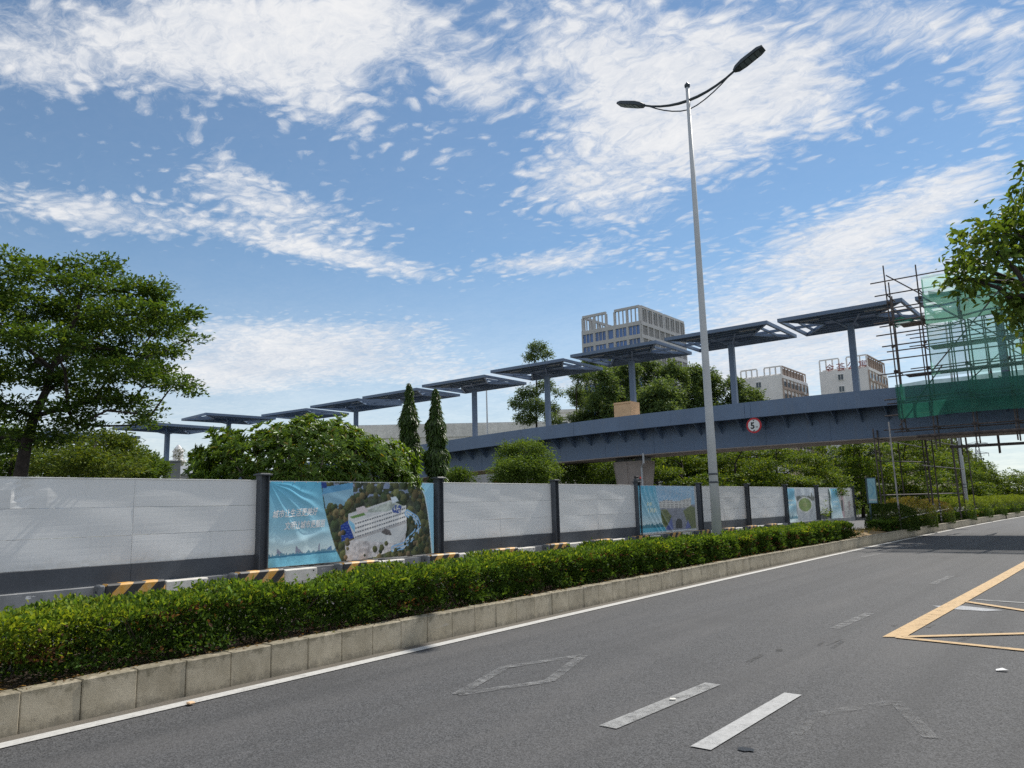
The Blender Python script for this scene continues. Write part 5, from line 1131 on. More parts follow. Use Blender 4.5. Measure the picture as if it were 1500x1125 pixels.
tree('feathery_tree', 'light green feathery tree standing before the bridge girder', 'trees behind the hoarding', (-18.86, 24.6), [(-19.23, 25.21, 3.9, 0.75, 0.4),(-19.68, 24.95, 3.59, 0.69, 0.46),(-18.3, 24.98, 3.51, 0.62, 0.45),(-18.43, 24.21, 3.14, 1.1, 0.44),(-18.71, 23.19, 3.0, 0.49, 0.38),(-18.23, 25.55, 3.02, 0.51, 0.4),(-18.85, 24.52, 2.71, 1.26, 0.39),(-19.68, 24.75, 4.0, 0.34, 0.23),(-18.24, 24.69, 3.95, 0.33, 0.22)], 22000, .10, [(.07, .13, .025), (.10, .17, .03), (.055, .11, .03)], .09, 6, .3, 9, .10, .7, wid=.42)
tree('small_shrub_tree', 'small dark shrub beside the right columnar tree above the hoarding', 'trees behind the hoarding', (-22.2, 24.42), [(-21.96, 24.19, 3.06, 0.35, 0.24),(-22.77, 24.65, 2.94, 0.43, 0.24),(-21.67, 24.29, 2.88, 0.35, 0.24)], 3500, .09, TG, .06, 7)
tree('broadleaf_tree', 'dense green tree under the bridge left of the concrete pier', 'trees under and beyond the bridge', (-26.53, 41.19), [(-26.82, 40.17, 4.09, 1.09, 0.61),(-26.43, 39.59, 4.05, 1.08, 0.6),(-26.63, 41.85, 4.29, 0.9, 0.63),(-25.39, 39.9, 4.17, 0.86, 0.6),(-25.67, 41.9, 3.73, 0.89, 0.62),(-25.32, 41.32, 3.7, 0.88, 0.61),(-25.73, 39.61, 3.35, 1.5, 0.6),(-26.71, 41.12, 3.42, 1.55, 0.62),(-26.72, 38.85, 3.39, 0.85, 0.6),(-27.61, 40.16, 3.45, 0.88, 0.62),(-23.99, 40.74, 3.83, 0.86, 0.68),(-24.03, 40.81, 3.83, 0.86, 0.69)], 13000, .14, TG, .14, 8)
LAY = [(.05, .10, .018), (.075, .135, .02), (.035, .075, .018)]
lt = [('layered tree just right of the concrete pier, low under the girder', (-24.98, 45.61), [(-26.08, 46.86, 4.94, 0.52, 0.24),(-23.59, 43.6, 4.6, 0.48, 0.22),(-23.52, 44.8, 4.28, 0.6, 0.23),(-24.53, 46.06, 4.42, 0.62, 0.24),(-23.5, 43.36, 3.73, 0.7, 0.22),(-24.96, 47.13, 4.09, 0.76, 0.24),(-22.66, 43.55, 3.52, 0.73, 0.22),(-23.33, 44.38, 3.32, 0.74, 0.23),(-25.92, 46.51, 3.24, 0.79, 0.24),(-26.25, 47.22, 3.17, 0.8, 0.24),(-24.92, 44.87, 2.81, 0.76, 0.23),(-26.94, 47.84, 2.58, 0.81, 0.25)]), ('layered yellow green tree left of the street lamp pole under the girder', (-23.72, 48.51), [(-23.51, 48.03, 5.26, 0.64, 0.24),(-23.82, 47.84, 5.45, 0.64, 0.24),(-24.76, 50.66, 4.92, 0.83, 0.26),(-24.85, 50.62, 5.04, 0.83, 0.26),(-24.02, 47.07, 4.56, 0.92, 0.24),(-23.88, 50.76, 4.52, 0.98, 0.25),(-24.0, 51.42, 4.11, 1.14, 0.26),(-24.44, 50.4, 4.2, 1.12, 0.25),(-23.12, 45.62, 3.62, 1.02, 0.23),(-25.91, 50.64, 3.69, 1.14, 0.26),(-22.68, 47.41, 2.93, 1.05, 0.24),(-23.91, 50.41, 2.98, 1.12, 0.25),(-22.02, 47.13, 2.72, 1.04, 0.24),(-22.59, 49.55, 2.58, 1.09, 0.25)]), ('layered yellow green tree right of the street lamp pole under the clearance sign', (-21.45, 51.73), [(-21.26, 51.77, 5.65, 0.74, 0.25),(-20.37, 52.05, 5.41, 0.74, 0.25),(-22.25, 53.14, 5.16, 0.93, 0.26),(-20.71, 54.02, 5.1, 0.93, 0.26),(-22.24, 50.34, 4.56, 1.05, 0.25),(-22.02, 51.78, 4.66, 1.07, 0.25),(-22.7, 51.99, 4.34, 1.25, 0.26),(-22.05, 52.84, 4.29, 1.26, 0.26),(-21.21, 54.74, 4.23, 1.29, 0.27),(-20.46, 53.7, 3.71, 1.35, 0.26),(-21.59, 54.09, 3.9, 1.37, 0.26),(-20.48, 53.17, 3.79, 1.34, 0.26),(-19.59, 50.95, 3.36, 1.28, 0.25),(-19.03, 51.3, 3.16, 1.28, 0.25),(-21.28, 48.58, 3.25, 1.24, 0.24),(-21.11, 51.89, 2.93, 1.31, 0.25),(-19.37, 50.35, 2.82, 1.26, 0.24),(-20.16, 50.87, 2.78, 1.28, 0.25),(-21.83, 49.28, 2.7, 1.26, 0.24),(-20.98, 48.72, 2.57, 1.24, 0.24),(-23.41, 52.64, 2.79, 1.35, 0.26)]),
      ('bright layered tree behind the third banner', (-19.41, 54.65), [(-19.02, 54.69, 5.5, 0.7, 0.26),(-18.03, 53.22, 5.24, 0.68, 0.25),(-20.4, 57.39, 5.23, 0.89, 0.28),(-19.62, 57.2, 5.11, 0.89, 0.27),(-18.35, 56.57, 4.54, 1.02, 0.27),(-18.73, 57.02, 4.61, 1.03, 0.27),(-18.93, 51.81, 4.16, 1.09, 0.25),(-21.31, 55.64, 4.32, 1.18, 0.27),(-19.55, 52.12, 3.78, 1.17, 0.25),(-20.16, 53.67, 3.95, 1.21, 0.26),(-18.2, 55.01, 3.76, 1.22, 0.26),(-18.19, 53.49, 3.08, 1.19, 0.26),(-20.04, 54.72, 3.31, 1.23, 0.26),(-20.41, 54.01, 3.49, 1.21, 0.26),(-17.61, 52.3, 2.93, 1.16, 0.25),(-17.14, 54.07, 2.86, 1.19, 0.26),(-17.95, 55.25, 2.64, 1.22, 0.26),(-21.4, 55.78, 2.54, 1.26, 0.27),(-19.72, 55.98, 2.55, 1.25, 0.27),(-19.67, 53.13, 2.48, 1.19, 0.26)]), ('layered tree above the last banner', (-18.26, 59.25), [(-18.15, 60.35, 5.67, 0.7, 0.29),(-17.34, 60.31, 5.32, 0.7, 0.28),(-17.54, 59.99, 4.89, 0.84, 0.28),(-18.81, 59.0, 4.96, 0.83, 0.28),(-19.47, 60.89, 4.75, 1.0, 0.29),(-17.27, 57.17, 4.56, 0.93, 0.27),(-17.44, 58.14, 4.07, 1.08, 0.27),(-19.53, 59.43, 4.29, 1.12, 0.28),(-17.34, 57.35, 3.47, 1.14, 0.27),(-17.48, 60.34, 3.74, 1.19, 0.28),(-16.5, 58.9, 3.03, 1.16, 0.28),(-17.97, 61.46, 3.33, 1.21, 0.29),(-16.5, 58.34, 2.52, 1.15, 0.27),(-19.05, 61.13, 2.71, 1.21, 0.29),(-17.46, 62.19, 2.1, 1.23, 0.29),(-17.2, 58.2, 2.2, 1.15, 0.27)]), ('tall dark layered tree behind the blue panel sign', (-17.6, 69.82), [(-16.7, 70.5, 7.42, 0.91, 0.33),(-16.81, 70.18, 7.47, 0.91, 0.33),(-16.06, 69.77, 7.01, 1.05, 0.32),(-17.93, 71.37, 7.03, 1.08, 0.33),(-18.0, 69.24, 6.35, 1.19, 0.32),(-16.95, 67.75, 6.1, 1.16, 0.32),(-18.12, 70.53, 5.77, 1.36, 0.33),(-14.94, 67.65, 5.68, 1.3, 0.31),(-18.86, 72.56, 5.72, 1.56, 0.34),(-18.32, 70.9, 5.52, 1.52, 0.33),(-16.45, 67.33, 4.41, 1.58, 0.31),(-17.67, 67.91, 4.62, 1.6, 0.32),(-18.53, 72.47, 4.98, 1.71, 0.34),(-18.98, 71.23, 4.17, 1.73, 0.33),(-15.15, 71.12, 4.26, 1.7, 0.33),(-16.07, 69.61, 4.04, 1.67, 0.32),(-16.77, 71.98, 3.74, 1.73, 0.33),(-19.56, 71.04, 3.69, 1.73, 0.33),(-16.77, 67.38, 3.63, 1.63, 0.31),(-16.25, 71.76, 3.27, 1.72, 0.33),(-18.18, 68.17, 3.24, 1.65, 0.32),(-15.33, 71.97, 3.08, 1.72, 0.33),(-16.58, 67.17, 2.42, 1.62, 0.31),(-18.6, 71.35, 2.85, 1.73, 0.33),(-17.87, 67.76, 2.79, 1.64, 0.32),(-16.83, 72.39, 1.89, 1.74, 0.34),(-18.53, 72.4, 2.31, 1.75, 0.34),(-19.4, 69.41, 2.3, 1.69, 0.33)]), ('tall layered tree behind the left scaffold legs', (-15.94, 78.39), [(-14.62, 76.04, 6.91, 0.87, 0.35),(-15.27, 77.98, 6.95, 0.89, 0.36),(-16.03, 81.38, 6.9, 1.09, 0.38),(-14.65, 77.0, 6.63, 1.03, 0.35),(-13.81, 77.88, 5.71, 1.18, 0.36),(-17.02, 80.14, 6.27, 1.23, 0.37),(-14.29, 81.15, 5.23, 1.39, 0.37),(-15.02, 78.67, 5.38, 1.35, 0.36),(-14.76, 81.44, 4.67, 1.55, 0.37),(-17.57, 80.13, 4.8, 1.53, 0.37),(-16.58, 78.42, 4.11, 1.6, 0.36),(-17.04, 75.93, 4.06, 1.56, 0.35),(-16.85, 77.76, 3.46, 1.59, 0.36),(-13.7, 78.93, 3.52, 1.6, 0.36),(-16.23, 75.28, 3.14, 1.54, 0.35),(-13.58, 75.95, 2.84, 1.54, 0.35),(-15.19, 81.44, 2.28, 1.66, 0.37),(-16.24, 76.14, 2.39, 1.56, 0.35),(-18.1, 80.36, 1.92, 1.65, 0.37),(-15.16, 76.58, 2.09, 1.56, 0.35)]),
      ('further layered tree behind the street lamp pole', (-29.17, 63.63), [(-28.9, 61.73, 7.27, 0.87, 0.31),(-27.57, 64.01, 7.38, 0.89, 0.32),(-29.75, 64.68, 6.68, 1.13, 0.32),(-26.91, 62.72, 6.54, 1.08, 0.31),(-27.93, 66.55, 6.02, 1.37, 0.33),(-28.1, 62.46, 6.2, 1.3, 0.31),(-28.31, 61.69, 5.42, 1.47, 0.31),(-30.95, 62.41, 5.84, 1.51, 0.32),(-26.35, 63.82, 5.55, 1.5, 0.31),(-27.61, 65.74, 5.07, 1.55, 0.32),(-28.63, 66.78, 4.82, 1.58, 0.33),(-27.89, 67.21, 4.82, 1.58, 0.33),(-30.24, 64.45, 4.65, 1.55, 0.32),(-29.34, 63.48, 4.56, 1.52, 0.32),(-30.6, 65.65, 4.45, 1.57, 0.33),(-30.44, 63.32, 3.75, 1.53, 0.32),(-26.12, 62.58, 3.58, 1.47, 0.31),(-28.07, 62.32, 3.59, 1.48, 0.31)]), ('further layered tree behind the clearance sign', (-26.41, 69.13), [(-25.59, 66.24, 7.25, 0.96, 0.32),(-25.81, 70.6, 7.63, 1.02, 0.34),(-24.78, 69.97, 6.87, 1.26, 0.34),(-28.02, 71.02, 7.05, 1.29, 0.35),(-27.65, 71.48, 6.26, 1.56, 0.35),(-24.39, 70.86, 5.9, 1.53, 0.34),(-25.51, 71.05, 5.58, 1.77, 0.34),(-24.03, 70.29, 5.44, 1.74, 0.34),(-27.99, 68.67, 5.79, 1.74, 0.34),(-24.85, 72.17, 5.19, 1.79, 0.35),(-25.88, 70.98, 5.03, 1.77, 0.34),(-27.12, 67.88, 5.12, 1.71, 0.33),(-28.31, 71.09, 4.5, 1.79, 0.35),(-27.25, 66.53, 4.07, 1.69, 0.33),(-27.34, 70.87, 4.39, 1.78, 0.34),(-25.77, 71.61, 3.7, 1.78, 0.34),(-25.22, 68.11, 3.48, 1.7, 0.33),(-24.51, 68.09, 3.42, 1.7, 0.33)]),
      ('flat topped layered tree right of the scaffold legs', (-13.96, 99.02), [(-13.22, 98.01, 4.55, 0.9, 0.45),(-13.29, 100.75, 4.3, 0.92, 0.46),(-12.8, 96.68, 3.81, 1.15, 0.44),(-13.91, 97.74, 3.69, 1.17, 0.45),(-12.37, 98.57, 2.61, 1.2, 0.45),(-13.84, 101.43, 2.67, 1.24, 0.46),(-14.5, 98.02, 1.82, 1.2, 0.45),(-13.36, 99.67, 2.06, 1.22, 0.46)]), ('flat topped layered tree below the pylon', (-14.46, 119.13), [(-14.05, 118.65, 5.26, 1.16, 0.54),(-14.45, 118.57, 5.62, 1.16, 0.54),(-14.45, 121.53, 4.34, 1.51, 0.55),(-14.56, 121.52, 4.57, 1.51, 0.55),(-15.2, 117.87, 3.94, 1.68, 0.54),(-13.43, 121.35, 3.63, 1.73, 0.55),(-13.51, 122.0, 2.81, 1.74, 0.56),(-14.26, 121.18, 3.01, 1.73, 0.55),(-14.71, 116.22, 2.22, 1.66, 0.53),(-15.67, 121.88, 1.97, 1.74, 0.56)]), ('far layered tree by the last street lamp', (-12.82, 129.37), [(-12.31, 129.38, 4.56, 1.26, 0.59),(-11.35, 129.4, 4.14, 1.26, 0.59),(-13.07, 130.96, 3.37, 1.69, 0.6),(-10.93, 131.4, 3.3, 1.69, 0.6),(-13.9, 128.28, 2.39, 1.69, 0.58),(-13.21, 129.6, 2.51, 1.71, 0.59),(-13.64, 130.01, 1.8, 1.72, 0.59),(-12.91, 130.62, 1.69, 1.72, 0.59)]), ('dark layered tree between the scaffold legs', (-15.43, 93.74), [(-14.76, 93.75, 5.87, 0.86, 0.43),(-14.13, 92.12, 5.58, 0.85, 0.42),(-15.62, 96.65, 5.28, 1.06, 0.44),(-14.99, 96.31, 5.14, 1.06, 0.44),(-14.01, 95.45, 4.36, 1.21, 0.44),(-14.28, 95.96, 4.43, 1.22, 0.44),(-15.2, 90.9, 3.92, 1.3, 0.42),(-16.73, 95.12, 3.93, 1.37, 0.44),(-15.66, 91.33, 3.28, 1.31, 0.42),(-15.95, 92.97, 3.47, 1.34, 0.43),(-14.29, 93.86, 2.56, 1.34, 0.43),(-14.44, 92.37, 2.22, 1.32, 0.42),(-15.85, 93.95, 1.79, 1.35, 0.43),(-16.22, 93.33, 2.07, 1.34, 0.43)]), ('layered tree at the right edge beyond the last lamp', (-9.67, 124.63), [(-9.05, 125.69, 4.85, 1.22, 0.57),(-8.13, 125.49, 4.28, 1.22, 0.57),(-8.38, 125.22, 3.38, 1.61, 0.57),(-10.56, 124.48, 3.52, 1.6, 0.57),(-10.59, 126.48, 2.83, 1.67, 0.57),(-9.03, 122.39, 2.84, 1.61, 0.56),(-9.05, 123.37, 1.75, 1.62, 0.56),(-10.83, 125.09, 1.93, 1.65, 0.57)])]
for k, (lb, bs, cl) in enumerate(lt):
    d = math.hypot(*bs); extra = []
    rr = random.Random(k)          # skirts of foliage down to the ground behind the fence line
    zmin = min(c[2] for c in cl)
    for q in range(10): c = rr.choice(cl); extra.append((c[0]+rr.uniform(-1, 1), c[1]+rr.uniform(0, 2), rr.uniform(.7, max(1.2, zmin)), 1.1, .5))
    tree('layered_tree', lb, 'trees under and beyond the bridge', bs, cl+extra, 15000 if d < 90 else 9000, .17 if d < 65 else .24, LAY if k not in (5, 12) else TG, .17, 100+k, .05, 8, .16, .28, top_cols=[(.13, .19, .022), (.10, .16, .02)])
EU = [(.055, .10, .045), (.07, .125, .05), (.09, .15, .055)]
eu = [('tall thin eucalyptus with gaps in its crown, standing alone left of the tower', (-36.78, 49.91), [(-36.39, 49.96, 14.55, 0.72, 0.43),(-37.12, 49.96, 13.86, 0.63, 0.34),(-36.96, 51.87, 14.22, 0.55, 0.39),(-37.1, 49.5, 10.79, 0.9, 0.48),(-37.88, 49.12, 10.0, 0.81, 0.48),(-36.25, 50.73, 11.39, 0.72, 0.48),(-36.02, 48.91, 9.51, 0.97, 0.56),(-37.48, 49.45, 8.76, 0.99, 0.48),(-36.18, 50.99, 9.43, 0.81, 0.67),(-35.91, 51.97, 10.91, 0.46, 0.39),(-34.65, 49.44, 8.34, 0.7, 0.46)]), ('thin eucalyptus at the left foot of the tower', (-36.43, 55.04), [(-35.96, 55.25, 12.74, 0.72, 0.42),(-36.61, 55.48, 11.34, 0.72, 0.48),(-36.16, 55.81, 10.43, 0.6, 0.48),(-35.64, 54.27, 8.95, 0.82, 0.47),(-34.83, 54.32, 9.29, 0.58, 0.47)])]
for k, (lb, bs, cl) in enumerate(eu):
    tree('eucalyptus_tree', lb, 'eucalyptus behind the bridge', bs, cl, 14000 if k == 0 else 6000, .17, EU, .13, 140+k, .5, 8, .14, .9, bark='bark', wid=.45)
